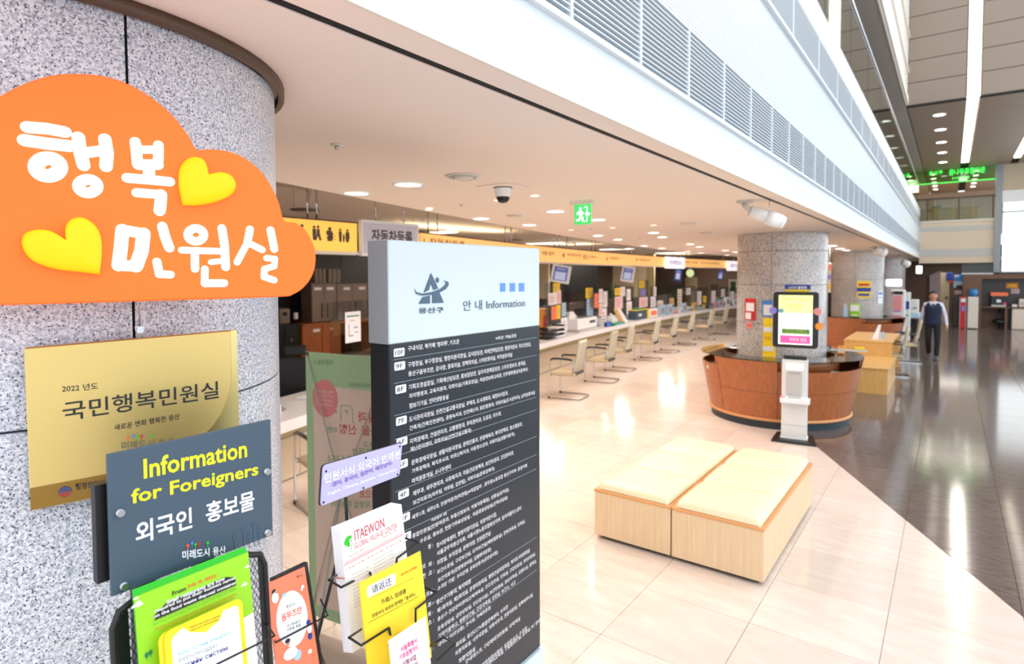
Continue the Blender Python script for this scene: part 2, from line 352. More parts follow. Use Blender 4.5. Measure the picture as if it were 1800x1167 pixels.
# floor: base slab with one tile object per stone
fl = MB().box(-14, 8, -3, 36, -.12, -.006).build('floor', 'grout'); S(fl)
L0, L1 = Vector((.391, 4.70)), Vector((-1.26, 7.88)); LN = Vector((-(L1-L0).y, (L1-L0).x)).normalized()   # points to the light side
if LN.dot(Vector((-5, 5))-L0) < 0: LN = -LN
def clip(poly, n, c):
    out = []
    for i in range(len(poly)):
        a, b = poly[i], poly[(i+1) % len(poly)]; da, db = n.dot(a)-c, n.dot(b)-c
        if da >= 0: out.append(a)
        if (da >= 0) != (db >= 0): out.append(a+(b-a)*(da/(da-db)))
    return out
def cells(xs, ys):
    for i in range(len(xs)-1):
        for j in range(len(ys)-1):
            g = .0016; yield [Vector((xs[i]+g, ys[j]+g)), Vector((xs[i+1]-g, ys[j]+g)), Vector((xs[i+1]-g, ys[j+1]-g)), Vector((xs[i]+g, ys[j+1]-g))]
TW, TD, YB = .665, .63, 9.70
xs = [-.27+TW*k for k in range(-21, 12)]; ys = [4.9-1.26+TD*k for k in range(-10, 52)]
tiles = []
for c in cells(xs, ys):
    ym = sum(p.y for p in c)/4
    if ym < YB:
        a = clip(c, LN, LN.dot(L0)+.002); b = clip(c, -LN, -LN.dot(L0)+.002)
    else:
        a = clip(c, Vector((-1, 0)), 2.2); b = clip(c, Vector((1, 0)), -2.198)
    for p, m in ((a, 'marble'), (b, 'dark')):
        if len(p) > 2: tiles.append((p, m))
def seen(p):
    q = sum(p, Vector((0, 0)))/len(p); v = Vector((q.x, q.y, 0))-EYE; z = v.dot(cf)
    if z < .5: return -1
    x = 900+F*v.dot(cr)/z; y = 583.5-F*v.dot(cu)/z+SHY*1800
    return (2000-z*20) if -80 < x < 1900 and y < 1300 else -1
tiles.sort(key=lambda t: -seen(t[0]))
rest = {'marble': MB(), 'dark': MB()}
def tilemb(mb, p):
    n = len(p); e = .0012
    c = sum(p, Vector((0, 0)))/n
    lo = [(q.x, q.y, -.006) for q in p]; hi = [(q.x, q.y, -e) for q in p]; top = [((q+(c-q).normalized()*.002).x, (q+(c-q).normalized()*.002).y, 0) for q in p]
    ar = sum(p[i].x*p[(i+1) % n].y-p[(i+1) % n].x*p[i].y for i in range(n))
    if ar < 0: lo, hi, top = lo[::-1], hi[::-1], top[::-1]
    mb.add(lo+hi+top, [list(range(2*n, 3*n))]+[(i, (i+1) % n, (i+1) % n+n, i+n) for i in range(n)]+[(i+n, (i+1) % n+n, (i+1) % n+2*n, i+2*n) for i in range(n)])
for k, (p, m) in enumerate(tiles):
    if k < 285 and seen(p) > 0: tilemb(mb := MB(), p); mb.build('tile', m, fl)
    else: tilemb(rest[m], p)
for m in rest: rest[m].build('tile', m, fl, kind='stuff')
# lower ceiling with its curved edge
ysm = [-3+1.0*k for k in range(38)]
def ex(y): return cx(min(y, 20.5))+1.2
cl = MB()
top = [(ex(y), y) for y in ysm]
for i in range(len(ysm)-1):
    y0, y1 = ysm[i], ysm[i+1]; a, b = ex(y0), ex(y1)
    cl.add([(a, y0, ZC), (-1.2, y0, ZC), (-1.2, y1, ZC), (b, y1, ZC), (a, y0, ZC+.04), (-1.2, y0, ZC+.04), (-1.2, y1, ZC+.04), (b, y1, ZC+.04)],
           [(3, 2, 1, 0), (4, 5, 6, 7), (0, 4, 7, 3), (1, 2, 6, 5)])
S(cl.build('ceiling', 'ceil'))
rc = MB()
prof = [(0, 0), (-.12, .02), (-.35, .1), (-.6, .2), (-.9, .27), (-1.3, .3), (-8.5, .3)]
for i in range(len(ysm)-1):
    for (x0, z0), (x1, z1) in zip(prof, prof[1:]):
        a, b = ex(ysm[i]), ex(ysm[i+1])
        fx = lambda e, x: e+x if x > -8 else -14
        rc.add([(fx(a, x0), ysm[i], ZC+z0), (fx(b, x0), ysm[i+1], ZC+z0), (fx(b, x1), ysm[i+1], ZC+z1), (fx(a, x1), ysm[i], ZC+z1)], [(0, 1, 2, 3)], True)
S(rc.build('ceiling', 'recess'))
S(MB().box(-1.165, XF, -3, 30, ZC, ZC+.04).build('ceiling', 'ceil'))
S(MB().box(-1.199, -1.166, -3, 30, ZC+.003, ZC+.12).build('slit_shade', 'duct'))  # black strip closing the slit, its colour standing in for the gap's shade
# storey front: band, louvre, band, louvre, parapet
f = MB().box(-1.16, XF, -3, 29.3, ZC+.045, 2.95).build('trim_2', 'fascia', bevel=.006); S(f)
MB().box(XF, XF+.022, -3, 29.3, 2.935, 2.955).build('ledge', 'fascia', f)
MB().box(XF, XF+.012, -3, 29.3, ZC-.004, ZC+.05).build('edge_strip', 'offwhite', f)
lv = MB().box(-1.22, -1.14, -3, 29.3, 2.955, 3.29).build('trim_3', 'louv'); S(lv)
for k, (y, w) in enumerate([(2.5, .25), (5.0, .35), (9.2, .8), (13.1, 1.2), (16.4, 1.0), (19.3, 1.2), (22.8, 1.1)]):
    MB().box(-1.141, -1.136, y-w/2, y+w/2, 2.97, 3.27).build('duct_opening', 'duct', lv)
for k in range(15):
    z = 2.966+k*.0218
    MB().box(-1.085, XF+.004, -3, 29.3, z, z+.0055).build('slat', 'fascia', lv)
for k in range(50):
    y = 1.2+k*.56
    MB().box(-1.135, XF+.007, y, y+.018, 2.955, 3.29)  .build('clip_bar', 'fascia', lv)
pn = MB().box(-1.2, -1.09, -3, 29.3, 3.29, 3.96)
for k in range(34): z = 3.3+k*.0193; pn.box(-1.09, XF, -3, 29.3, z, z+.0165)
f = pn.build('trim_4', 'fascia'); S(f)
MB().box(XF-.02, XF+.03, -3, 29.3, 3.935, 3.965).build('ledge', 'fascia', f)
lv2 = MB().box(-1.2, -1.11, -3, 29.3, 3.965, 4.35).build('trim_5', 'louv'); S(lv2)
for k in range(21):
    z = 3.972+k*.018; MB().box(-1.08, XF+.002, -3, 29.3, z, z+.0055).build('slat', 'fascia', lv2)
for k in range(24): MB().box(-1.12, XF+.004, 1.8+k*1.14, 1.83+k*1.14, 3.965, 4.35)  .build('clip_bar', 'fascia', lv2)
f = MB().box(-1.25, XF, -3, 29.3, 4.35, 4.66).build('trim_6', 'fascia', bevel=.008); S(f)
gr = thing('glass_railing', 'long clear glass railing along the white second-floor parapet', 'railing', (-1.12, 14, 4.66))
for k in range(14): MB().box(-1.13, -1.115, 1+k*2, 2.97+k*2, 4.66, 5.62).build('pane', 'glass', gr)
MB().cyl((-1.12, 1, 5.65), (-1.12, 29, 5.65), .025).build('handrail', 'steel', gr)
S(MB().box(-14, -1.25, -3, 38, 3.3, 3.6).build('floor', 'brownoff'))
# soffit under the third floor with its white front and trims
S(MB().box(-14, -.98, -3, 38, 6.2, 6.4).build('ceiling', mat('grey_soffit', (176, 168, 160), .6)))
u = MB().box(-.979, -.96, -3, 17.6, 6.19, 9.6).build('trim_7', 'offwhite'); S(u)
for k, z in enumerate([6.2, 6.95, 7.8]): MB().box(-.96, -.92, -3, 17.6, z+.01, z+.09+.1*(k == 0)).build('ledge', 'offwhite', u)
# brown panelled bulkhead across the atrium, one panel row per plank
bk = MB().box(-.96, 8, 17.7, 17.9, 6.2, 10.5).build('wall_upper', 'duct'); S(bk)
zs = [6.2, 6.73, 7.26, 7.79, 8.32, 8.85, 9.38]; xsb = [-.95, .20, .48, 2.6, 4.9, 8]
for i in range(len(zs)-1):
    for j in range(len(xsb)-1):
        if j == 1: continue
        MB().box(xsb[j]+.006, xsb[j+1]-.006, 17.6, 17.7, zs[i]+.008, zs[i+1]-.008).build('panel', 'brownp', bk)
MB().box(.22, .46, 17.62, 17.7, 6.2, 9.38).build('light_strip', 'strip', bk)
# brown plank ceiling of the far half
cb = MB().box(-.96, 8, 17.9, 38, 6.26, 6.4).build('ceiling', 'duct'); S(cb)
xj = [-.96, .20, .46, 1.70, 1.92, 4.0, 8]
for j in range(len(xj)-1):
    if j in (1, 3): continue
    for k in range(15):
        y = 17.9+k*1.34; MB().box(xj[j]+.004, xj[j+1]-.004, y+.006, y+1.334, 6.2, 6.26).build('plank', 'brownw', cb)
for j, y0, y1 in ((1, 17.62, 22.2), (1, 22.4, 24.6), (1, 24.8, 27.9), (3, 17.9, 27.9)):
    MB().box(xj[j]+.02, xj[j+1]-.02, y0, y1, 6.19, 6.25).build('light_strip', 'strip', cb)
def downlight(p, r, m, label, group, name='ceiling_downlight', lit=None, rim='white'):
    t = thing(name, label, 'downlight', tuple(p), group)
    MB().lathe([(r*1.25, -.002), (r*1.22, -.008), (r*1.0, -.008), (r*.96, -.001)], p, 20).build('rim', rim, t)
    MB().lathe([(0, -.002), (r*.98, -.002)][::-1], p, 20).build('bulb', m, t)
    return t
for k, y in enumerate([19.13, 21.12, 23.17, 25.16, 27.36]):
    o = downlight(Vector((-.33, y, 6.2)), .13, 'lampw', f'round downlight in the brown plank ceiling, {["nearest to the panelled bulkhead", "second from the panelled bulkhead", "middle one of the row of five", "second from the green glass", "closest to the green lit glass"][k]}', 'downlights in the brown plank ceiling')
for k, (x, y) in enumerate([(1557, 213), (1565, 239), (1572, 260), (1582, 277), (1588, 291)]):
    downlight(atz(x, y, 6.2), .13, 'lampw', f'bright downlight in the grey soffit seen through the railing glass, {["nearest", "second nearest", "middle", "second farthest", "farthest"][k]} of five', 'downlights in the grey soffit')
# atrium right side: curtain wall (daylight comes through it), end wall with window
S(MB().box(7.9, 8.0, -3, 38, 0, .5).build('wall_right', 'offwhite'))
w = MB()
for k in range(15): w.box(7.6, 7.66, -2+k*2.7, -1.92+k*2.7, .0, 6.2)
for z in (.5, 2.3, 4.3): w.box(7.6, 7.66, -3, 38, z, z+.06)
S(w.build('trim_8', 'steel'))
YE = 29.3
S(MB().box(1.45, 8, YE, YE+.2, 4.75, 6.2).build('wall_far', 'beigew'))
S(MB().box(1.45, 8, YE-.06, YE, 4.75, 5.2).build('trim_9', 'white'))
wn = MB().box(1.55, 7.6, YE+.05, YE+.08, 2.1, 4.75).build('window_1', 'window'); S(wn)
fr = MB().box(1.3, 1.5, YE-.1, YE+.1, 2.1, 6.2).box(1.5, 7.6, YE-.04, YE+.04, 4.36, 4.42).box(1.5, 7.6, YE-.04, YE+.04, 2.08, 2.14)
for x in (3.2, 4.9, 6.6): fr.box(x, x+.06, YE-.04, YE+.04, 2.1, 4.75)
fr.build('window_frame', mat('grey_window_frame', (150, 160, 165), .4), wn)
# far cross beam with louvre stripes and the balcony above
zf = lambda y: aty(1690, y, YE).z
b = MB().box(XF, 1.3, YE, YE+.3, zf(462), zf(387)).build('slit_shade0', mat('far_beam_cream', (224, 206, 184), .6)); S(b)
MB().box(XF, 1.28, YE-.012, YE, zf(450.5), zf(437.5)).build('louver_strip', 'machine', b)
MB().box(XF, 1.28, YE-.012, YE, zf(405.5), zf(397)).build('louver_strip', 'machine', b)
MB().box(XF, 1.3, YE-.04, YE, zf(389), zf(386)).build('ledge', 'offwhite', b)
gr = thing('glass_railing', 'glass balcony railing with dark handrail across the far end of the atrium', 'railing', (.1, YE, zf(387)))
for k in range(4): MB().box(XF-.1+k*.6, XF+.47+k*.6, YE+.05, YE+.062, zf(386), zf(348)).build('pane', 'glass', gr)
MB().box(XF-.2, 1.3, YE+.03, YE+.09, zf(348), zf(345)).build('handrail', 'rust', gr)
for x in (-.85, .17, 1.22): MB().box(x, x+.05, YE+.04, YE+.08, zf(387), zf(347)).build('post', 'rust', gr)
S(MB().box(-6, 1.3, YE+.3, 38, zf(400), zf(391)).build('floor', 'floorlight'))
S(MB().box(-6, 8, 37.9, 38, 4.0, 6.2).build('wall_end', mat('balcony_back_wall', (206, 186, 168), .7)))
o = thing('long_reception_desk', 'long yellow-brown desk behind the far balcony glass', 'desk', (.1, YE+1.2, zf(391)))
MB().box(-1.5, .85, YE+1.0, YE+1.6, zf(391), zf(362)).build('desk_body', 'birchy', o, bevel=.02); MB().box(-1.55, .9, YE+.95, YE+1.65, zf(362), zf(360)).build('desk_top', 'birchy', o)
for n, l, c, x, wd, h, m in (('monitor', 'dark monitor lying low on the yellow-brown balcony desk', 'monitor', -.55, .28, .12, 'blackp'), ('document_tray', 'pale tray next to the dark monitor on the balcony desk', 'tray', -.2, .22, .07, 'paper')):
    o = thing(n, l, c, (x, YE+1.3, zf(360))); MB().box(x-wd/2, x+wd/2, YE+1.2, YE+1.4, zf(360)+.001, zf(360)+h).build('body', m, o, bevel=.01); MB().box(x-wd/2.4, x+wd/2.4, YE+1.195, YE+1.2, zf(360)+.02, zf(360)+h-.02).build('front', 'greyink', o)
gp = thing('lit_glass_header', 'green lit glass header with glowing lettering under the far ceiling', 'sign', (.1, YE-.1, 5.6))
z0, z1 = zf(318), zf(289)
MB().box(-1.9, 1.28, YE+.02, YE+.035, z0, z1).build('pane', 'neonglass', gp); MB().box(-1.9, 1.28, YE, YE+.05, z1, z1+.06).build('top_rail', 'neon', gp); MB().box(-1.9, 1.28, YE+.01, YE+.045, z0-.03, z0).build('bottom_rail', 'neon', gp)
PF = Plane((0, YE, 0), 90)
t = MB(); put(t, PF, '용산구', -.8, z0+.32, -.35, .16, .004, .03); put(t, PF, '꿈나무종합타운', -.15, z0+.25, .98, .24, .004, .03); put(t, PF, '도서관 강의실', -.05, z0+.08, .5, .1, .004, .02); t.build('lettering', 'neon', gp)
for k, (x, y) in enumerate([(1616, 305), (1627, 305), (1630, 325), (1633, 339), (1634, 345), (1708, 307), (1706, 318), (1704, 326), (1702, 334), (1702, 341)]):
    p = aty(x, y, 33.5) ; p.z = 6.19; p = atz(x, min(y, 338), 6.2) if y < 300 else p; p.y = 30.5+1.35*(k % 5); p.x = (-.7 if k < 5 else .75)
    downlight(p, .1, 'lampw', f'downlight above the far balcony, {["first", "second", "third", "fourth", "fifth"][k % 5]} of the {"left" if k < 5 else "right"} row', 'downlights above the far balcony')
# ground floor behind the beam
S(MB().box(-6, 8, 33, 33.2, 0, 3.3).build('wall_back', mat('dark_brown_wall', (84, 66, 56), .6)))
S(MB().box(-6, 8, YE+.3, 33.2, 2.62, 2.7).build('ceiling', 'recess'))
PB = Plane((0, 32.9, 0), 90)
t = MB(); t.prism(PB, [PB.uv(*q) for q in ((1634, 575), (1634, 484), (1653, 476), (1668, 484), (1668, 575))], 0, .06); S(t.build('wall_1', mat('grey_lilac_wall', (140, 130, 132), .6)))
S(MB().box(-.35, -.05, 30.9, 31.0, 0, 2.1).build('door_1', mat('beige_door', (196, 178, 150), .5)))
MB().box(-.16, -.1, 30.87, 30.9, 1.0, 1.1).build('door_handle', 'black', bpy.data.objects['door_1'])
p = aty(1675, 483, 30.5)
# outer back walls of the office
S(MB().box(-14, -13.2, -3, 30, 0, 3.1).build('wall_left', mat('office_wall_dark', (58, 50, 46), .35)))
S(MB().box(-14, -1.1, 33.2, 33.3, 0, 3.1).build('wall_office_end', 'beigew'))
S(MB().box(-14, -4, -3.1, -3, 0, 3.1).build('wall_near', 'beigew'))
# ================================================================= COLUMNS
CXC, CR = -2.08, .63
def column(n, y, gm, joints, vj, z1=ZC, far=False):
    c = MB().lathe([(CR-.02, 0), (CR-.02, z1)], (CXC, y, 0), 64).build(f'column_{n}', 'joint'); S(c)
    zz = [0]+joints+[z1-.02 if n == 1 else z1]
    for i in range(len(zz)-1):
        for k in range(len(vj)):
            a0, a1 = math.radians(vj[k]), math.radians(vj[(k+1) % len(vj)]+(360 if k == len(vj)-1 else 0))
            g = .0028/CR; h = .0025
            m = MB(); st = max(6, int((a1-a0)/math.radians(2.5)))
            m.lathe([(CR-.018, zz[i]+h), (CR-.003, zz[i]+h), (CR, zz[i]+h+.003), (CR, zz[i+1]-h-.003), (CR-.003, zz[i+1]-h), (CR-.018, zz[i+1]-h)], (CXC, y, 0), st, a0+g, a1-g, smooth=False)
            m.build('granite_panel', gm, c)
    return c
c1 = column(1, .55, 'gran', [.95, 1.79], [0, 90, 180, 270])
MB().lathe([(CR+.012, ZC-.03), (CR+.03, ZC-.03), (CR+.03, ZC-.002), (CR+.012, ZC-.002)], (CXC, .55, 0), 64).build('ceiling_rim', 'rust', c1)
q = aty(1400, 410, 9.1)
for n, y in ((2, 9.70), (3, 18.85), (4, 28.0)):
    column(n, y, 'gran2', [.68, 1.36, 1.93, 2.42][(0 if n == 2 else 0):], [-90, 0, 90, 180])
for k, y in enumerate((.55, 9.7, 18.85, 28.0)):      # the columns go on through the second floor
    S(MB().lathe([(CR-.1, 3.6), (CR-.1, 6.2)], (CXC, y, 0), 40).build(f'column_{5+k}', 'gran2'))

# added fill lamps brighten the dark second-floor soffit; then the atrium lights
for y in (4, 10, 16, 22): lamp('AREA', 'second_floor_fill', (-4.5, y, 5.9), 60, (1, .93, .84), 2.5, 4)
lamp('AREA', 'atrium_strip_light', (.34, 23, 6.1), 110, (1, .95, .86), .3, 9)
for y in (4, 12): lamp('POINT', 'atrium_lamp', (3.0, y, 7.5), 160, (1, .94, .86), .5)
lamp('AREA', 'far_end_light', (.2, 31.0, 2.6), 40, (1, .9, .8), 1.5, 2)
lamp('AREA', 'balcony_light', (0, 33.5, 6.1), 90, (1, .92, .8), 3, 5)
# ================================================================= FOREGROUND SIGNS
def colplane(az, r, tilt=0):
    a = math.radians(az+90); return Plane((CXC+r*math.sin(a), .55+r*math.cos(a), 0), az, tilt)
# --- orange cloud sign on the first column
PC = colplane(14, .78)
K = 2.0833
def c1p(pts): return PC.px([(x/K, y/K) for x, y in pts])
cloud = smoothpoly(c1p([(-260, 1122), (0, 1118), (500, 1104), (1000, 1088), (1075, 1078), (1125, 1040), (1153, 985), (1155, 915), (1125, 850), (1085, 817), (1042, 806), (1020, 735), (975, 650), (915, 590), (845, 556), (775, 546), (721, 545), (690, 495), (635, 425), (560, 360), (470, 307), (380, 278), (280, 269), (180, 277), (80, 310), (0, 352), (-60, 400), (-160, 420), (-270, 500), (-380, 640), (-440, 800), (-440, 960), (-370, 1090)]), 5)
cs = thing('cloud_sign', 'large orange backlit cloud sign with puffy white Korean lettering and two yellow hearts', 'sign', tuple(PC.w(.05, 2.05, -.03)))
MB().prism(PC, cloud, -.075, 0).build('sign_body', 'cloudo', cs, bevel=.003)
def puff(pts, r, name='letter', m='cloudw', par=None, mb=None, dep=.45):
    """rounded stroke lying on the sign face, flattened towards it"""
    mb = mb or MB(); uv = c1p(pts); s = (Vector(c1p([(500, 800)])[0])-Vector(c1p([(500+r, 800)])[0])).length
    x = (pts[0][0]+pts[-1][0])/2; s *= 1+max(0, (600-x))/3600
    fr = 10
    P = [(u, v) for u, v in uv]
    den = [P[0]]
    for a, b in zip(P, P[1:]):
        n = max(1, int(math.hypot(b[0]-a[0], b[1]-a[1])/(s*.8))); den += [(a[0]+(b[0]-a[0])*i/n, a[1]+(b[1]-a[1])*i/n) for i in range(1, n+1)]
    def loc(u, v, d): return PC.w(u, v, .001+max(0, d)*dep)
    for i, (a, b) in enumerate(zip(P, P[1:])):
        t = Vector((b[0]-a[0], b[1]-a[1])); L = t.length
        if L < 1e-6: continue
        t /= L; q = Vector((-t.y, t.x)); vs = []
        for e in (a, b):
            for k in range(fr+1): th = math.pi*k/fr; vs.append(loc(e[0]+q.x*s*math.cos(th), e[1]+q.y*s*math.cos(th), s*math.sin(th)))
        mb.add(vs, [(k, k+1, k+1+fr+1, k+fr+1) for k in range(fr)], True)
    for a in P:
        vs = [];  nr = 5
        for j in range(nr+1):
            rr = s*math.cos(math.pi/2*j/nr); hh = s*math.sin(math.pi/2*j/nr)
            for k in range(14): th = 2*math.pi*k/14; vs.append(loc(a[0]+rr*math.cos(th), a[1]+rr*math.sin(th), hh))
        mb.add(vs, [(j*14+k, j*14+(k+1) % 14, (j+1)*14+(k+1) % 14, (j+1)*14+k) for j in range(nr) for k in range(14)], True)
    return mb
def ring(cx_, cy, rx, ry, r, mb):
    return puff([(cx_+rx*math.cos(2*math.pi*i/16), cy+ry*math.sin(2*math.pi*i/16)) for i in range(17)], r*.84, mb=mb)
letters = [
 [([(100, 466), (175, 472), (238, 484)], 20), ([(90, 514), (170, 526), (252, 535)], 21), ('ring', 176, 612, 44, 33, 28), ([(287, 503), (292, 550), (306, 606)], 21), ([(384, 510), (392, 560), (388, 610)], 22), ([(300, 562), (385, 550)], 20), ('ring', 322, 682, 34, 25, 24)],
 [([(495, 520), (500, 560), (503, 600)], 20), ([(580, 532), (580, 570), (578, 602)], 20), ([(500, 548), (582, 549)], 17), ([(506, 603), (578, 603)], 22), ([(545, 610), (546, 650)], 22), ([(465, 652), (540, 658), (622, 666)], 20), ([(500, 706), (592, 713)], 19), ([(590, 713), (588, 745), (584, 772)], 23)],
 [([(448, 842), (442, 910), (434, 972)], 24), ([(448, 842), (525, 856)], 22), ([(525, 856), (518, 920), (498, 975)], 26), ([(434, 972), (498, 975)], 22), ([(594, 829), (605, 870), (620, 908)], 20), ([(574, 958), (583, 1002)], 17), ([(583, 1004), (624, 1006)], 17)],
 [('ring', 717, 860, 29, 24, 22), ([(665, 916), (800, 920)], 15), ([(713, 925), (714, 985)], 17), ([(772, 960), (818, 955)], 13), ([(812, 836), (822, 900), (826, 978)], 19), ([(750, 985), (749, 1032)], 16), ([(750, 1037), (820, 1037)], 18)],
 [([(915, 840), (905, 890)], 18), ([(905, 890), (868, 960)], 16), ([(905, 888), (960, 915)], 16), ([(990, 843), (1004, 912)], 19), ([(975, 945), (1006, 948)], 15), ([(1006, 948), (1004, 975)], 15), ([(1004, 975), (968, 985)], 15), ([(968, 985), (966, 1012)], 16), ([(966, 1014), (1004, 1026)], 16)]]
for L in letters:
    mb = MB()
    for st in L:
        if st[0] == 'ring': ring(*st[1:], mb)
        else: puff(st[0], st[1], mb=mb)
    mb.build('letter', 'cloudw', cs)
hearts = [[(668, 752), (655, 690), (655, 625), (678, 588), (712, 577), (743, 592), (757, 641), (800, 633), (842, 645), (860, 680), (842, 715), (790, 740), (720, 753)],
          [(363, 1005), (300, 997), (200, 985), (120, 955), (82, 905), (86, 862), (125, 843), (182, 846), (240, 880), (239, 832), (260, 804), (302, 798), (345, 825), (368, 870), (371, 935)]]
for h, tip in zip(hearts, (0, 0)):
    uv = c1p(h); sm = []
    n = len(uv); notch = 6 if h is hearts[0] else 8
    for i in range(n):
        p0, p1, p2, p3 = [Vector(uv[(i+j-1) % n]) for j in range(4)]
        if i in (0, notch): p0 = p1*2-p2
        if (i+1) % n in (0, notch): p3 = p2*2-p1
        for t in (0, .25, .5, .75):
            q = .5*((2*p1)+(-p0+p2)*t+(2*p0-5*p1+4*p2-p3)*t*t+(-p0+3*p1-3*p2+p3)*t**3); sm.append((q.x, q.y))
    cx_, cy_ = sum(p[0] for p in sm)/len(sm), sum(p[1] for p in sm)/len(sm)
    mb = MB(); N = len(sm); lay = [(1, .001), (1, .010), (.96, .017), (.88, .021), (.6, .024), (.25, .025)]
    vs = [PC.w(cx_+(u-cx_)*k, cy_+(v-cy_)*k, d) for k, d in lay for u, v in sm]
    mb.add(vs, [(j*N+i, j*N+(i+1) % N, (j+1)*N+(i+1) % N, (j+1)*N+i) for j in range(len(lay)-1) for i in range(N)]+[[(len(lay)-1)*N+i for i in range(N)]], True)
    mb.build('heart', 'cloudy', cs)
# --- brass plaque hanging on the column
PP = colplane(20, .655)
K2 = 1.862
def c2(pts, pl, d=0): return pl.px([(x/K2, 540+y/K2) for x, y in pts], d)
ps = thing('brass_plaque', 'brushed brass award plaque with engraved Korean text hung on the granite column', 'plaque', tuple(PP.w(.2, 1.64, 0)))
TL, TR, BL = PP.uv(42, 612), PP.uv(416, 580), PP.uv(54, 898); BR = (TR[0]+BL[0]-TL[0], TR[1]+BL[1]-TL[1])
MB().prism(PP, [TL, TR, BR, BL], -.02, 0).build('plate', 'brass', ps, bevel=.002)
UX, UY = Vector(TR)-Vector(TL), Vector(BL)-Vector(TL)
def pq(a, b): q = Vector(TL)+UX*a+UY*b; return (q.x, q.y)
MB().prism(PP, [pq(0, .86), pq(.4, .86), pq(.4, .995), pq(0, .995)], 0, .0012).build('lower_strip', mat('dark_brass', (150, 118, 60), .3, 1), ps)
arc = [pq(.965, 0), pq(.965, .3)]+[pq(.965-.36*(1-math.cos(t/8*math.pi/2)), .3+.5*math.sin(t/8*math.pi/2)) for t in range(1, 9)]
MB().prism(PP, arc+[pq(.61, .86), pq(1, .86), pq(1, 0)], 0, .0012).build('corner_inlay', mat('pale_brass', (214, 196, 130), .28, 1), ps)
t = MB(); putpx(t, PP, '2022 년도', *c2p if False else ((203/K2, 540+278/K2), (321/K2, 540+268/K2), 22/K2), bold=.012)
putpx(t, PP, '국민행복민원실', (206/K2, 540+374/K2), (716/K2, 540+297/K2), 63/K2, bold=.012)
putpx(t, PP, '새로운 변화 행복한 용산', (374/K2, 540+404/K2), (588/K2, 540+366/K2), 20/K2, bold=.008)
putpx(t, PP, '행정안전부', (247/K2, 540+598/K2), (345/K2, 540+584/K2), 22/K2, .002, bold=.03)
t.build('lettering', 'ink', ps)
def swirl(mbs, pl, x, y, w, hh, col='greyink', kx=1):
    """the 'future city' mark: lettering with small coloured ring pins above"""
    t = MB(); putpx(t, pl, '미래도시 용산', (x, y), (x+w, y-hh*.62), hh, bold=.02, d=.0015); t.build('emblem_lettering', col, mbs)
    for k, (f_, c_) in enumerate(((.12, 'oink'), (.22, 'blue'), (.30, 'green'), (.38, 'red'), (.58, 'green'))):
        cxp, cyp = x+w*f_, y-hh*1.5-(.62*hh*f_)-(3 if k == 1 else 0)
        u, v = pl.uv(cxp, cyp); r = abs(pl.uv(cxp+2.6, cyp)[0]-u)
        m = MB(); m.prism(pl, ell(u, v, r, r, 12), .001, .002); m.prism(pl, ell(u, v, r*.5, r*.5, 10), .002, .0026); m.prism(pl, [(u-r*.18, v-r*3), (u+r*.18, v-r*3), (u+r*.18, v), (u-r*.18, v)], .0008, .0018)
        m.build('pin_mark', c_, mbs)
swirl(ps, PP, 398/K2, 540+467/K2, 172/K2, 26/K2, mat('engraved_grey', (110, 104, 80), .5))
u, v = PP.uv(213/K2, 540+603/K2); m = MB(); m.prism(PP, ell(u, v, .011, .011, 18, 0, math.pi), .0015, .003); m.build('round_emblem', mat('engraved_blue', (60, 70, 110), .5), ps)
m = MB(); m.prism(PP, ell(u, v, .011, .011, 18, math.pi, 2*math.pi), .0015, .003); m.build('round_emblem', mat('engraved_red', (150, 60, 50), .5), ps)
hk = MB(); 
for q in (-.006, .006): hk.tube([PP.w(*PP.uv(247, 590), .004+q*0)+PP.u*q, PP.w(*PP.uv(246, 573), .004)+PP.u*q*1.5, PP.w(*PP.uv(246, 573), .004)], .0012)
hk.prism(PP, rrect(PP.uv(241, 585)[0], PP.uv(246, 585)[1], PP.uv(253, 585)[0], PP.uv(246, 572)[1], .003), -.012, .003)
hk.build('hook', 'steel', ps)
MB().tube([PP.w(*PP.uv(246, 575), -.01), PP.w(PP.uv(246, 575)[0], 2.3, -.01)], .0015).build('wire', 'steel', ps)
# --- slate sign "Information for Foreigners"
PB1 = Plane((-1.05, 0, 0), 0)
rk = thing('mesh_rack', 'black wire mesh leaflet rack carrying a slate blue board reading Information for Foreigners', 'rack', (-1.08, .45, 0))
b0 = [PB1.uv(188, 799), PB1.uv(476, 741), PB1.uv(481, 941), PB1.uv(198, 1049)]
u0, u1, v0, v1 = b0[0][0], b0[1][0], PB1.uv(198, 1049)[1], b0[0][1]
sg = MB().prism(PB1, [(u0, v0), (u1, v0), (u1, v1), (u0, v1)], -.006, 0).build('sign_board', 'slate', rk, bevel=.001, label='slate blue board with yellow and white lettering')
MB().box(-1.085, -1.068, u0-.012, u0+.03, v0+.02, v1-.05).build('side_bar', 'black', rk)
for x, y in ((392, 672), (873, 537), (875, 737), (405, 912)):
    u, v = PB1.uv(x/K2, 540+y/K2); MB().cyl(PB1.w(u, v, -.02), PB1.w(u, v, .006), .0058, n=18).build('stud', 'steel', sg)
t = MB()
putpx(t, PB1, 'Information', (470/K2, 540+562/K2), (808/K2, 540+490/K2), 66/K2, bold=.028)
putpx(t, PB1, 'for Foreigners', (430/K2, 540+658/K2), (845/K2, 540+560/K2), 62/K2, bold=.028); t.build('lettering', 'yelink', sg)
t = MB(); putpx(t, PB1, '외국인  홍보물', (444/K2, 540+778/K2), (832/K2, 540+660/K2), 75/K2, bold=.02); t.build('lettering', 'paper', sg)
swirl(sg, PB1, 596/K2, 540+826/K2, 142/K2, 30/K2, 'paper')
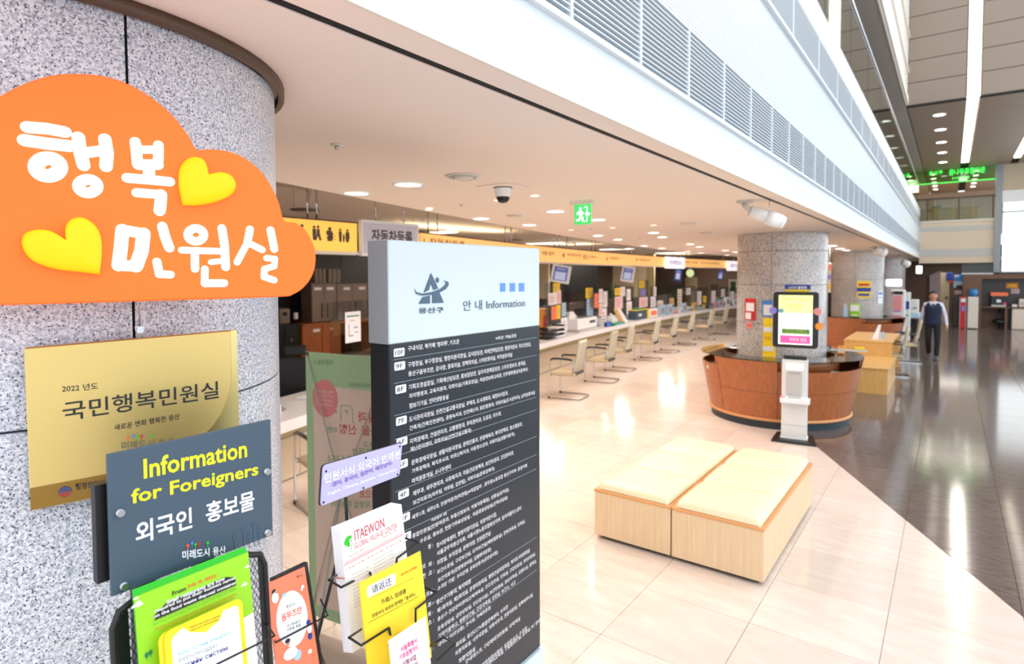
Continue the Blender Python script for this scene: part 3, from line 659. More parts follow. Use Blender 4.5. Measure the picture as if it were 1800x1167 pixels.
for x, y0, y1 in ((768, 750, 800), (797, 727, 793), (814, 745, 787), (830, 712, 782), (846, 725, 778)):
    u, v = PB1.uv(x/K2, 540+y0/K2); w_ = PB1.uv(x/K2, 540+y1/K2)[1]; r = .0042
    m = MB(); 
    m.add([PB1.w(u+rr*math.cos(2*math.pi*k/14), v+rr*math.sin(2*math.pi*k/14), .0012) for rr in (r, r*.6) for k in range(14)], [(k, (k+1) % 14, (k+1) % 14+14, k+14) for k in range(14)])
    m.prism(PB1, [(u-.0008, w_), (u+.0008, w_), (u+.0008, v-r), (u-.0008, v-r)], .0005, .0012); m.build('pin_mark', 'emblem', sg)
# --- black wire mesh rack with the green and yellow leaflets
PR = Plane((-1.06, 0, 0), 0, 4)
a, b = PR.uv(212, 1075), PR.uv(460, 972); ux0, ux1, vt = a[0]-.012, b[0]+.004, (PR.uv(232, 1050)[1]+b[1])/2
fr_ = []
m = MB(); m.tube([PR.w(ux0, 1.1), PR.w(ux0, vt-.03), PR.w(ux0+.01, vt-.008), PR.w(ux0+.03, vt), PR.w(ux1-.03, vt), PR.w(ux1-.008, vt-.008), PR.w(ux1, vt-.03), PR.w(ux1, 1.1)], .006); m.build('frame', 'black', rk)
m = MB()
m.prism(PR, [(ux0, 1.1), (ux0+.022, 1.1), (ux0+.022, vt-.01), (ux0, vt-.02)], -.002, .002); m.prism(PR, [(ux1-.012, 1.1), (ux1, 1.1), (ux1, vt-.02), (ux1-.012, vt-.01)], -.002, .002); m.build('side_plate', 'black', rk)
m = MB(); st = .0085; W_, H_ = ux1-ux0, vt-1.12
for s_ in (-1, 1):
    k = -H_*.5
    while k < W_+H_*.5:
        pts = []
        x0, x1 = k, k+H_*.5; 
        c0, c1_ = max(0, x0), min(W_, x1)
        if c1_ > c0:
            ya, yb = (c0-x0)*2, (c1_-x0)*2
            if s_ < 0: ya, yb = H_-ya, H_-yb
            p, q = PR.w(ux0+c0, 1.12+ya), PR.w(ux0+c1_, 1.12+yb); d = (q-p).normalized(); sd = d.cross(PR.n)*.0006
            m.add([p-sd, p+sd, q+sd, q-sd], [(0, 1, 2, 3)])
        k += st
m.build('wire_mesh', 'black', rk, kind='stuff')
MB().box(-1.1, -1.075, .40, .43, 0, 1.75).build('post', 'black', rk); MB().box(-1.1, -1.075, .50, .53, 0, 1.75).build('post', 'black', rk)
MB().box(-1.3, -.85, .27, .63, 0, .02).build('base', 'black', rk, bevel=.004)
def sheet(name, pl, pts, label, group, m, d=0, th=.0008, cat='leaflet', copies=0, off=(.0, 0, -.0022)):
    o = thing(name, label, cat, tuple(pl.w(sum(p[0] for p in pts)/len(pts), min(p[1] for p in pts), d)), group)
    MB().prism(pl, pts, d-th, d).build('page', m, o)
    return o
# green leaflet (a pile of them)
PG = Plane((-1.0, 0, 0), 0, 7)
g = PG.px([(236, 1041), (437, 977)]); gu0, gu1, gv = g[0][0], g[1][0], (g[0][1]+g[1][1])/2; gb = gv-.297
for k in range(5):
    o = sheet('green_leaflet', PG, [(gu0+.0006*k-.001, gb), (gu1-.0012*k, gb), (gu1-.0012*k, gv+.0035*k*(k < 4)), (gu0-.001, gv+.0035*k*(k < 4))], ['front lime green food waste leaflet with white bottom half in the mesh rack', 'lime green leaflet right behind the front food waste leaflet', 'third green leaflet of the pile in the mesh rack', 'fourth green leaflet of the pile in the mesh rack', 'rearmost green leaflet of the pile in the mesh rack'][k], 'green leaflets in the mesh rack', 'lime' if k == 0 else 'green', -.0012*k-.0004*(k > 0))
    if k == 0:
        f = .47
        MB().prism(PG, [(gu0, gb), (gu1, gb), (gu1, gv-.108), (gu0, gv-.128)], .0001, .0005).build('white_half', 'paper', o)
        K8 = 1800/440
        def g8(x, y): return (180+x/K8, 960+y/K8)
        t = MB(); putpx(t, PG, 'From', g8(502, 358), g8(600, 318), 34/K8, bold=.02); t.build('lettering', 'ink', o)
        t = MB(); putpx(t, PG, 'July 8, 2022', g8(612, 308), g8(822, 228), 34/K8, bold=.02); t.build('lettering', 'oink', o)
        m = MB(); m.prism(PG, PG.px([g8(365, 505), g8(455, 410), g8(880, 222), g8(955, 222), g8(960, 280), g8(380, 530)]), .0002, .0006); m.build('dark_panel', 'ink', o)
        t = MB()
        for s_, a_, b_ in (('Small restaurants are now', (460, 418), (880, 242)), ('required to put their business names', (375, 486), (955, 240)), ('on the food waste disposal container', (366, 526), (962, 274))): putpx(t, PG, s_, g8(*a_), g8(*b_), 32/K8, .0012, bold=.018)
        t.build('lettering', 'paper', o)
        t = MB(); putpx(t, PG, 'Prior to the amendment of this ordinance, only large restaurants with a gross', g8(365, 548), g8(950, 302), 13/K8, .0008); putpx(t, PG, 'floor area of or exceeding 200 square meters were required to follow', g8(365, 572), g8(965, 310), 13/K8, .0008); t.build('lettering', 'dgreen', o)
        t = MB(); putpx(t, PG, 'However, starting from July 8, 2022, small restaurants are also required', g8(380, 605), g8(965, 348), 15/K8, .0008, bold=.02); putpx(t, PG, 'to put business names on container by putting the name on it', g8(415, 612), g8(940, 378), 15/K8, .0008, bold=.02); t.build('lettering', 'oink', o)
        for x, y, w_ in ((250, 432, 42), (240, 380, 20), (1020, 282, 30), (1040, 152, 22)):
            u, v = PG.uv(*g8(x, y)); w2 = w_/K8*.00085; m = MB(); m.prism(PG, [q for q in ell(u, v, w2, w2*.55, 16, 0, math.pi)], .0002, .0007); m.prism(PG, ell(u+w2*.2, v+w2*.35, w2*.5, w2*.5), .0002, .0006); m.build('cloud_print', 'paper', o)
        for x, y in ((345, 762), (317, 783)):
            u, v = PG.uv(*g8(x, y)); m = MB(); m.prism(PG, ell(u, v, .0028, .004), .0004, .0009); m.prism(PG, [(u-.0004, v-.008), (u+.0004, v-.008), (u+.0004, v), (u-.0004, v)], .0004, .0008); m.build('tree_print', 'dgreen', o)
# yellow brochure in Mongolian
PY = Plane((-.975, 0, 0), 0, 7)
K9 = 6.0
def y9(x, y): return (180+x/K9, 1040+y/K9)
q0, q1 = PY.uv(*y9(600, 430)), PY.uv(*y9(1470, 130)); yu0, yu1 = q0[0], PY.uv(*y9(1483, 180))[0]; yv = (PY.uv(*y9(660, 415))[1]+PY.uv(*y9(1380, 105))[1])/2
for k, off_ in enumerate((0, -.007)):
    pts = rrect(yu0+.006+off_, yv-.21, yu1+off_, yv-.002*k, .012)
    o = thing('yellow_brochure', 'yellow and white Mongolian brochure in front of the green leaflets' if k == 0 else 'second yellow brochure showing as an edge behind the front one', 'brochure', tuple(PY.w((yu0+yu1)/2, yv-.21, 0)), 'yellow brochures in the mesh rack')
    MB().prism(PY, pts, -.0015-.003*k, -.003*k).build('cover', 'yellow', o)
    if k == 0:
        e = .009
        m = MB(); m.prism(PY, [(yu0+.015, yv-.2), (yu1-.008, yv-.2)]+[(yu1-.008, yv-.014), (yu1-.014, yv-.009), (yu1-.03, yv-.009)]+[(PY.uv(*y9(*q))[0], PY.uv(*y9(*q))[1]) for q in ((1280, 190), (1230, 310), (1150, 370), (1090, 430), (1040, 425), (930, 430), (850, 380))]+[(yu0+.022, yv-.011), (yu0+.016, yv-.017)], .0002, .0007); m.build('white_panel', 'paper', o)
        t = MB(); putpx(t, PY, 'Хөнгөт нь мэдэж байвал', y9(920, 390), y9(1240, 262), 24/K9, .001); putpx(t, PY, 'Аюулгүй, дөхөм байна!', y9(932, 420), y9(1230, 300), 24/K9, .001); t.build('lettering', 'ink', o)
        t = MB(); putpx(t, PY, 'Өдөр тутмын амьдралд', y9(795, 690), y9(1355, 450), 55/K9, .001, .01); t.build('lettering', 'teal', o)
        t = MB(); putpx(t, PY, 'өөрчлөгддөг', y9(800, 762), y9(1220, 590), 55/K9, .001, .01); t.build('lettering', 'greyink', o)
        t = MB(); putpx(t, PY, 'шагийн систем', y9(800, 830), y9(1320, 612), 60/K9, .001, .025); t.build('lettering', 'mink', o)
# wire rail of the mesh rack and of the pamphlet pocket
def wire(par, x, pts, r=.0019, name='wire'):
    m = MB(); m.tube([atx(px, py, x) if not isinstance(x, (list, tuple)) else atx(px, py, x[i]) for i, (px, py) in enumerate(pts)], r, 6); return m.build(name, 'black', par)
wire(rk, [-.95, -.95, -1.0, -1.05], [(380, 1168), (483, 1117), (471, 1101), (470, 1099)])
# orange pamphlet and its black holder
PO = Plane((-1.13, 0, 0), 0, 13)
K8 = 1800/440
o0, o1 = PO.uv(*g8(1172, 268)), PO.uv(*g8(1455, 155)); ou0, ou1, ov = o0[0], o1[0], (o0[1]+o1[1])/2
ho = MB().prism(PO, [(ou0+.012, ov-.5), (ou1+.016, ov-.5), (ou1+.013, ov+.006), (ou0+.02, ov+.004)], -.02, -.0055).build('side_pocket', 'black', rk, bevel=.002)
MB().box(-1.12, -1.1, .6, .70, 1.12, 1.15).build('side_arm', 'black', rk)
pm = thing('orange_pamphlet', 'slim salmon orange pamphlet with white oval and small cartoon people', 'pamphlet', tuple(PO.w((ou0+ou1)/2, ov-.21, 0)))
MB().prism(PO, [(ou0, ov-.21), (ou1+.001, ov-.21), (ou1, ov), (ou0, ov)], -.005, 0).build('cover', mat('salmon_cover', (250, 132, 98), .4), pm)
MB().prism(PO, ell(PO.uv(*g8(1365, 520))[0], PO.uv(*g8(1365, 520))[1], .036, .056, 28), .0001, .0006).build('oval_print', 'paper', pm)
t = MB(); putpx(t, PO, '옴부즈만', g8(1290, 545), g8(1436, 478), 58/K8, .001, .02); t.build('lettering', 'oink', pm)
t = MB(); putpx(t, PO, '용산구', g8(1320, 450), g8(1385, 425), 26/K8, .001); putpx(t, PO, '구민 여러분의', g8(1320, 590), g8(1420, 548), 24/K8, .001); putpx(t, PO, '고충을 해결', g8(1325, 615), g8(1425, 575), 24/K8, .001); putpx(t, PO, '용산', g8(1395, 232), g8(1440, 215), 20/K8, .001); t.build('lettering', 'ink', pm)
def blob(par, pl, x, y, rx, ry, m, d, name='figure_print'):
    u, v = pl.uv(*g8(x, y)); s_ = abs(pl.uv(*g8(x+10, y))[0]-u)/10; t_ = abs(pl.uv(*g8(x, y+10))[1]-v)/10; MB().prism(pl, ell(u, v, rx*s_*.9, ry*t_, 14), d-.0004, d).build(name, m, par)
for x, y, rx, ry, m in ((1240, 370, 30, 42, 'paper'), (1235, 330, 20, 22, 'ink'), (1248, 325, 13, 16, 'skin'), (1303, 350, 20, 14, 'softblue'), (1478, 545, 16, 18, 'navy'), (1486, 590, 20, 36, 'paper'), (1492, 645, 18, 26, 'navy'), (1330, 680, 22, 16, 'ink'), (1332, 700, 15, 20, 'skin'), (1350, 770, 60, 45, 'paper'), (1357, 745, 18, 22, 'softblue'), (1400, 780, 34, 40, 'softblue'), (1437, 290, 13, 13, 'paper'), (1430, 310, 10, 10, 'paper'), (1490, 755, 17, 17, 'paper')):
    blob(pm, PO, x, y, rx, ry, m, .0014+random.random()*.0006)
wire(ho, [-1.13, -1.10, -1.10, -1.13], [g8(1190, 582), g8(1245, 692), g8(1622, 496), g8(1568, 380)])
wire(ho, -1.1, [g8(1480, 850), g8(1466, 828), g8(1560, 745), g8(1600, 850)])
# --- lavender sign on the wire stand
PL = Plane((-1.12, 0, 0), 0)
wr = thing('wire_rack', 'black wire literature stand topped by a lavender name plate', 'rack', (-1.14, .85, 0))
K3 = 2.7325
def l3(x, y): return (450+x/K3, 740+y/K3)
l0, l1, l2, l3_ = PL.uv(*l3(322, 214)), PL.uv(*l3(703, 104)), PL.uv(*l3(690, 262)), PL.uv(*l3(310, 410))
LP = [l0, l1, l2, l3_]
def corner(P, r=.008):
    out = []
    for i, p in enumerate(P):
        a, c = Vector(P[i-1]), Vector(P[(i+1) % 4]); p = Vector(p); A = p+(a-p).normalized()*r; B = p+(c-p).normalized()*r; out += [tuple(A), tuple((A+B+p*2)/4), tuple(B)]
    return out
pl_ = MB().prism(PL, corner(LP), -.004, 0).build('name_plate', 'lav', wr, label='lavender plate with white and violet lettering')
cc = Vector((sum(p[0] for p in LP)/4, sum(p[1] for p in LP)/4))
MB().prism(PL, corner([tuple(cc+(Vector(p)-cc)*1.018) for p in LP]), -.006, -.003).build('plate_edge', 'blackp', wr)
t = MB(); putpx(t, PL, '민원서식 외국어 번역본', l3(328, 302), l3(693, 176), 48/K3, bold=.022); putpx(t, PL, 'English, Chinese, Japanese, Vietnamese', l3(343, 362), l3(672, 242), 20/K3, bold=.025); t.build('lettering', 'paper', pl_)
t = MB(); putpx(t, PL, '-영어, 중국어, 일본어, 베트남어-', l3(358, 322), l3(655, 212), 26/K3, bold=.015); t.build('lettering', 'lavt', pl_)
for x, y in ((336, 241), (690, 122), (679, 256), (324, 390), (527, 176), (515, 321)):
    u, v = PL.uv(*l3(x, y)); MB().cyl(PL.w(u, v, -.001), PL.w(u, v, .002), .0022, n=10).build('screw', 'blackp', pl_)
m = MB(); m.tube([atx(*l3(432, 372), -1.125), atx(*l3(436, 480), -1.15), Vector((-1.2, .82, 1.2)), Vector((-1.2, .82, .02))], .004); m.build('post', 'black', wr)
m = MB()
for k in range(3): t_ = 2.1*k; m.tube([Vector((-1.2, .82, .3)), Vector((-1.2+.17*math.cos(t_+.5), .82+.17*math.sin(t_+.5), .01))], .006)
m.build('foot_bars', 'black', wr)
# newsletters
PI = Plane((-1.08, 0, 0), 0, 8)
K4 = 3.8
def i4(x, y): return (560+x/K4, 860+y/K4)
n0, n1 = PI.uv(*i4(145, 290)), PI.uv(*i4(560, 80)); iu0, iu1, iv = n0[0], PI.uv(*i4(575, 300))[0], (n0[1]+n1[1])/2
for k in range(7):
    o = thing('newsletter', ['front white newsletter headed ITAEWON with red lines in the wire stand', 'second newsletter of the pile behind the one headed ITAEWON', 'third newsletter of the pile in the wire stand', 'middle newsletter of the pile in the wire stand', 'fifth newsletter of the pile in the wire stand', 'sixth newsletter of the pile in the wire stand', 'rearmost newsletter of the pile in the wire stand'][k], 'newsletter', tuple(PI.w((iu0+iu1)/2, iv-.28, 0)), 'newsletters in the wire stand')
    MB().prism(PI, [(iu0-.001*k, iv-.27), (iu1-.002*k, iv-.27), (iu1-.002*k, iv+.001*k), (iu0-.001*k, iv+.001*k)], -.0035*k-.003, -.0035*k).build('pages', 'paper', o)
    MB().prism(PI, [(iu0-.0014-.001*k, iv-.108), (iu0-.001*k+.0004, iv-.108), (iu0-.001*k+.0004, iv-.105), (iu0-.0014-.001*k, iv-.105)], -.0035*k-.0031, -.0035*k+.0002).build('fold_line', 'bpink', o)
    if k == 0:
        t = MB(); putpx(t, PI, 'ITAEWON', i4(243, 345), i4(440, 252), 70/K4, .001); t.build('lettering', mat('crimson_ink', (200, 50, 70), .5), o)
        t = MB(); putpx(t, PI, 'GLOBAL VILLAGE CENTER', i4(240, 400), i4(525, 258), 40/K4, .001); putpx(t, PI, 'February 2023', i4(205, 460), i4(305, 405), 18/K4, .001); putpx(t, PI, 'Issue No. 103', i4(430, 325), i4(525, 280), 16/K4, .001); t.build('lettering', 'bred', o)
        m = MB(); u, v = PI.uv(*i4(206, 355)); sc_ = abs(PI.uv(*i4(246, 355))[0]-u)/40
        m.prism(PI, [(u+38*sc_*math.cos(a)*.95, v+38*sc_*math.sin(a)) for a in [math.radians(60+10*k_) for k_ in range(13)]]+[(u-.25*38*sc_, v-.55*38*sc_), (u+.2*38*sc_, v-38*1.1*sc_), (u+.5*38*sc_, v-.2*38*sc_)], .0002, .0007); m.build('leaf_print', 'green', o)
        t = MB(); putpx(t, PI, 'g', i4(205, 400), i4(238, 386), 70/K4, .0013, .04); t.build('lettering', 'paper', o)
        m = MB()
        for (a_, b_, w_) in (((170, 500), (566, 290), .0008), ((170, 512), (566, 302), .0012), ((168, 492), (566, 278), .0003)):
            A, B = PI.uv(*i4(*a_)), PI.uv(*i4(*b_)); m.prism(PI, [A, B, (B[0], B[1]+w_), (A[0], A[1]+w_)], .0002, .0006)
        m.build('red_lines', 'red', o)
        m = MB()
        for j in range(18):
            A = PI.uv(*i4(180+j*21, 540-j*11.2)); m.prism(PI, [(A[0], A[1]-.0006), (A[0]+.0022*(1+(j % 3)), A[1]-.0006), (A[0]+.0022*(1+(j % 3)), A[1]+.0012*(j % 2+1)), (A[0], A[1]+.001)], .0002, .0006)
        m.build('ornament_print', 'bred', o)
        t = MB()
        for j in range(10):
            putpx(t, PI, 'Welcoming the new year in Yongsan', i4(225+j*1.5, 580+j*24), i4(335+j, 520+j*24), 11/K4, .0008); putpx(t, PI, 'Learning Korean at our center', i4(370+j, 480+j*24), i4(500+j, 408+j*24), 11/K4, .0008)
        t.build('lettering', 'greyink', o)
wire(wr, [-1.1, -1.05, -1.05, -1.1], [i4(125, 570), i4(68, 605), i4(150, 655), i4(342, 556)], .0028); wire(wr, [-1.05, -1.08], [i4(342, 556), i4(352, 578)], .0028)
wire(wr, [-1.05, -1.05, -1.07, -1.1], [i4(520, 496), i4(523, 460), i4(668, 355), i4(575, 325)], .0028)
# yellow folder
PF1 = Plane((-1.02, 0, 0), 0, 8)
f0, f1 = PF1.uv(*i4(272, 612)), PF1.uv(*i4(680, 428)); fu0, fu1, fv = f0[0], PF1.uv(*i4(692, 520))[0], (f0[1]+f1[1])/2
fo = thing('yellow_folder', 'yellow paper folder with a Chinese heading on a white label in the wire stand', 'folder', tuple(PF1.w((fu0+fu1)/2, fv-.26, 0)))
MB().prism(PF1, [(fu0, fv-.25), (fu1, fv-.25), (fu1, fv), (fu0, fv)], -.004, 0).build('cover', mat('folder_yellow', (252, 218, 50), .5), fo)
r0, r1 = PF1.uv(*i4(322, 728)), PF1.uv(*i4(515, 552)); rl = [PF1.uv(*i4(325, 728)), PF1.uv(*i4(515, 632)), PF1.uv(*i4(513, 556)), PF1.uv(*i4(322, 650))]
MB().prism(PF1, corner(rl, .006), .0001, .0006).build('white_label', 'paper', fo)
t = MB(); putpx(t, PF1, '请返还', i4(357, 698), i4(488, 636), 55/K4, .0011); putpx(t, PF1, '外國人 信請書', i4(420, 770), i4(585, 692), 36/K4, .001); putpx(t, PF1, '민원서식 외국어 번역본「중국어」', i4(358, 862), i4(645, 710), 30/K4, .001, .012)
for a_, b_, w_ in (((330, 895), (666, 716), .0007), ((345, 730), (640, 590), .0003)):
    A, B = PF1.uv(*i4(*a_)), PF1.uv(*i4(*b_)); t.prism(PF1, [A, B, (B[0], B[1]+w_), (A[0], A[1]+w_)], .0002, .0005)
t.build('lettering', 'ink', fo)
t = MB(); putpx(t, PF1, '외국어 번역본', i4(548, 582), i4(657, 525), 18/K4, .001, .02); t.build('lettering', 'oink', fo)
wire(wr, [-1.04, -.98, -.98, -.985], [i4(285, 935), i4(203, 990), i4(285, 1042), i4(470, 925)], .0028); wire(wr, [-.985, -1.0, -.99], [i4(470, 925), i4(484, 998), i4(466, 1045)], .0028)
wire(wr, [-.985, -.985, -1.0, -1.04], [i4(648, 885), i4(648, 800), i4(790, 690), i4(705, 655)], .0028)
# pink-lettered leaflet
PK = Plane((-.96, 0, 0), 0, 8)
k0, k1 = PK.uv(*i4(470, 1012)), PK.uv(*i4(715, 852)); ku0, ku1, kv = k0[0], PK.uv(*i4(722, 900))[0], (k0[1]+k1[1])/2
o = sheet('white_leaflet', PK, [(ku0, kv-.2), (ku1, kv-.2), (ku1, kv), (ku0, kv)], 'white leaflet with pink Korean title in the lowest pocket of the wire stand', None, 'paper', 0, .003)
t = MB(); putpx(t, PK, '서울특별시', i4(548, 1092), i4(657, 1024), 42/K4, .001, .03); putpx(t, PK, '기후동행카드', i4(540, 1148), i4(668, 1068), 42/K4, .001, .03); t.build('lettering', 'pink', o)
t = MB(); putpx(t, PK, '시범사업', i4(560, 1190), i4(650, 1136), 42/K4, .001, .03); putpx(t, PK, '설명서', i4(585, 1225), i4(662, 1180), 40/K4, .001, .03); t.build('lettering', mat('plum_ink', (150, 50, 100), .5), o)
wire(wr, [-.99, -.93, -.93, -.93], [i4(735, 1055), i4(835, 990), i4(915, 1030), i4(790, 1145)], .0028)
for x, m_ in ((0, 'black'), (.012, 'yellow')):
    MB().prism(PF1, [(fu0+.075+x, fv-.2), (fu0+.098+x, fv-.2), (fu0+.098+x, fv-.148), (fu0+.075+x, fv-.15)], .006, .009).build('binder_clip', m_, fo)
# ================================================================= INFORMATION TOTEM
PD = Plane((-1.6, 0, 0), 0)
tl, tr = PD.uv(682, 420), PD.uv(946, 437); br = PD.uv(955, 1130); sp = (PD.uv(686, 605)[1]+PD.uv(949, 573)[1])/2
y0, y1, zt, zb = tl[0], tr[0]+.012, (tl[1]+tr[1])/2, br[1]
tt = thing('directory_totem', 'tall floor directory board with pale grey head and dark panel of white Korean listings', 'signboard', (-1.65, (y0+y1)/2, 0))
MB().box(-1.705, -1.603, y0, y1, zb, sp).build('core', 'boardblk', tt, bevel=.004, label='black side casing')
MB().box(-1.707, -1.6, y0-.0, y1, sp, zt).build('head', 'boardtop', tt, bevel=.004)
MB().box(-1.706, -1.602, y0-.003, y0-.0005, sp+.002, zt-.002).build('head_side', 'boardside', tt)
MB().box(-1.73, -1.57, y0-.02, y1+.02, 0, .03).box(-1.72, -1.585, y0, y1+.012, .03, zb-.006).build('plinth', 'boardtop', tt, bevel=.003)
face = MB().box(-1.603, -1.6, y0+.002, y1-.002, zb, sp).build('dark_panel', 'boarddark', tt)
# emblem
K6 = 2.919
def d6(x, y): return (640+x/K6, 400+y/K6)
K5 = 3.6
def d5(x, y): return (450+x/K5, 300+y/K5)
m = MB()
for P in ([(1105, 648), (1130, 700), (1150, 745), (1120, 755), (1112, 730), (1105, 715), (1098, 730), (1092, 755), (1060, 770)], [(1052, 800), (1098, 790), (1098, 840), (1028, 842)], [(1114, 785), (1158, 770), (1186, 835), (1114, 838)]):
    m.prism(PD, PD.px([d5(*q) for q in P]), .0005, .003)
u, v = PD.uv(*d5(1146, 692)); m.prism(PD, ell(u, v, .0085, .0105), .0005, .003)
m.prism(PD, PD.px([d5(*q) for q in ((1000, 748), (1012, 768), (1050, 778), (1110, 768), (1165, 748), (1196, 722), (1200, 705), (1185, 700), (1190, 697), (1212, 702), (1217, 722), (1200, 748), (1165, 768), (1110, 785), (1050, 790), (1012, 780))]), .001, .0035)
m.build('district_emblem', 'emblem', tt)
t = MB(); putpx(t, PD, '용산구', d5(1027, 905), d5(1186, 898), 38/K5, .003, .03); t.build('emblem_lettering', 'emblem', tt)
t = MB(); putpx(t, PD, '안 내 Information', d5(1308, 888), d5(1700, 862), 66/K5, .003, .004); t.build('title_lettering', 'emblem', tt)
for x in (1545, 1606, 1664):
    a, b = PD.uv(*d5(x, 765)), PD.uv(*d5(x+31, 711)); MB().prism(PD, [(a[0], a[1]), (b[0], a[1]), (b[0], b[1]), (a[0], b[1])], .0005, .003).build('blue_square', 'bluesq', tt)
rows = [((716.7, 617), 807, "구내식당, 북카페 '청마루', 키즈존"), ((871, 597), 907, '※옥상: 하늘공원'),
 ((716.7, 645.5), 933, '구청장실, 부구청장실, 행정지원국장실, 감사담당관, 미래전략담당관, 행정지원과, 직소민원실,'), ((717.5, 661.5), 900, '용산구옴부즈만, 감사장, 중회의실, 정책회의실, 스마트회의실, 여직원휴게실'),
 ((718, 685), 924, '기획조정실장실, 기획예산담당관, 홍보담당관, 일자리경제담당관, 스마트정보과, 통계실,'), ((718.7, 701), 928, '자치행정과, 교육지원과, 국회의실(기획조정실), 직원정보화교육장, 민주평화통일자문회의,'), ((719, 718), 788, '정보기기실, 인터넷방송실'),
 ((719, 741.5), 893, '도시관리국장실, 안전건설교통국장실, 주택과, 도시계획과, 재정비사업과,'), ((719.7, 757.5), 940, '건축과(건축안전센터), 공원녹지과, 안전재난과, 맑은환경과, 국회의실(도시관리국), 남직원휴게실'),
 ((720, 780.5), 881, '지역경제과, 건설관리과, 교통행정과, 주차관리과, 도로과, 치수과,'), ((721, 795), 828, '재난관리센터, 국회의실(안전건설교통국)'),
 ((723, 817.5), 918, '문화경제국장실, 생활지원국장실, 문화진흥과, 관광체육과, 복지정책과, 청소행정과,'), ((723.6, 833), 905, '가족정책과, 복지조사과, 어르신복지과, 아동청소년과, 국회의실(생활지원국),'), ((723.6, 850), 792, '여직원휴게실, 소나무센터'),
 ((725.6, 872), 903, '재무과, 세무관리과, 사회복지과, 마음건강정책과, 보건위생과, 건강관리과,'), ((725.6, 888.5), 869, '보건의료과(의무팀, 약무팀, 검진팀), 국회의실(문화경제국)'),
 ((723.6, 914), 926, '세무1과, 세무2과, 민원여권과(여권팀)※여권업무 , 공무원노동조합 용산구지부, 꿈엔카페'),
 ((758, 916.5), 785, '여권업무 3층'), ((724.6, 947), 895, '종합민원실(민원여권과, 부동산정보과, 자동차등록팀), 상황실(당직실),'), ((738, 956), 892, '수유실, 홍보관, 전문가무료상담실 , 마음정원상담실(진학상담실)'),
 ((767, 963), 873, '청사방재센터, 행정차량지원실, 직장어린이집,'), ((767.7, 977), 916, '서울공무직용산지회, 서울시청노동조합용산지부, 일자리플러스센터'), ((767.7, 993.5), 862, '의장실, 부의장실, 본회의장, 민원접견실'), ((768, 1010), 923, '보건소장실, 구강보건실, 모자보건실(예방접종실), 한방진료실, 조제실,'), ((769.4, 1024.5), 863, '보건의료과(감염병관리팀, 감염병대응팀)'), ((769, 1039), 875, "소극장 '가람', 우리은행, 문화진흥과(공연관리팀)"),
 ((767, 1063), 827, '용산구기동대, 복지매점'), ((768, 1078), 931, '제1회의실, 제2회의실, 운영위원회실, 행정건설위원회실, 복지도시위원회실'), ((768.7, 1093.5), 941, '용산구 건강관리센터(신체계측실, 건강검진실, 진료실, 건강상담실, 영양상담실,'), ((769, 1110), 943, '운동상담실, 금연상담실, 진단검사실), 보건민원실, 영상의학실, 금별도실, 결핵실,'), ((770, 1123), 906, '기억키움학교, 방문보건실, 건강교육실, 상담실, 보건소, 서고'),
 ((770, 1138), 862, "대극장 '미르'(2층), 전시실, 카페전문점"), ((801, 1138), 893, '회의실, 용산CCTV통합관제센터, 수치장'), ((800, 1153), 936, '의정자료실, 사무국장실, 의회사무국, 전문위원실, 정책세미나실'), ((806, 1166), 835, '차량지원실'), ((818, 1167), 914, '안내데스크, 구민재테크민원실, 다목적실'), ((830, 1187), 926, '행정건설위원회상황실, 종합문서고, 수치장'), ((838, 1187), 953, '치매안심센터교육실, 구립합창단실, 운영실, PC 정비실')]
t = MB()
for (x, y), xe, s_ in rows:
    a = PD.uv(x, y); e = PD.uv(xe, y-20)
    big = .021 if (s_[0] != '※' and s_ != '여권업무 3층') else .016
    if s_ == '여권업무 3층': big = .013
    put(t, PD, s_, a[0], a[1]-.002, e[0], big, .001, .008)
t.build('floor_listing', 'paper', face, label='white Korean listing of rooms by floor')
t = MB()
for (x, y), s_ in (((752, 966), '청 :'), ((753, 997), '회 :'), ((753, 1012), '소 :'), ((752, 1068), '청 :'), ((752, 1085), '회 :'), ((752, 1100), '소 :'), ((753, 1149), '홀 :'), ((743, 1053), '스트홀 :'), ((742, 1001), '의'), ((742, 1018), '전')):
    a = PD.uv(x, y); put(t, PD, s_, a[0], a[1], None, .019, .001, .008)
t.build('section_lettering', 'paper', face)
for (x, y), s_ in (((692, 628), '10F'), ((693, 652), '9F'), ((695, 693), '8F'), ((696, 749), '7F'), ((697, 786), '6F'), ((698, 826), '5F'), ((700, 879), '4F'), ((702, 921), '3F'), ((704, 955), '2F')):
    a = PD.uv(x, y); tg = MB().prism(PD, rrect(a[0], a[1], a[0]+.052, a[1]+.03, .005), .0003, .0012).build('floor_tag', 'paper', face)
    tb = MB(); put(tb, PD, s_, a[0]+.006, a[1]+.0065, a[0]+(.046 if len(s_) == 3 else .04), .017, .002); 
    o = tb.build('floor_tag', 'ink', face, label='dark floor number')
for x, y in ((692.5, 632.3), (688, 675), (690, 731.7), (696, 771.7), (696.4, 801.6), (699.7, 862.9), (709.7, 901), (713, 932.5), (747.8, 1068.5), (760, 1133)):
    z = PD.uv(x, y)[1]
    MB().box(-1.6, -1.5992, y0+.02, y1-.03, z-.0009, z+.0009).build('rule', mat('rule_grey', (150, 160, 170), .5) if 'rule_grey' not in bpy.data.materials else bpy.data.materials['rule_grey'], face)
for y_ in (976, 1012+10, 1190): pass
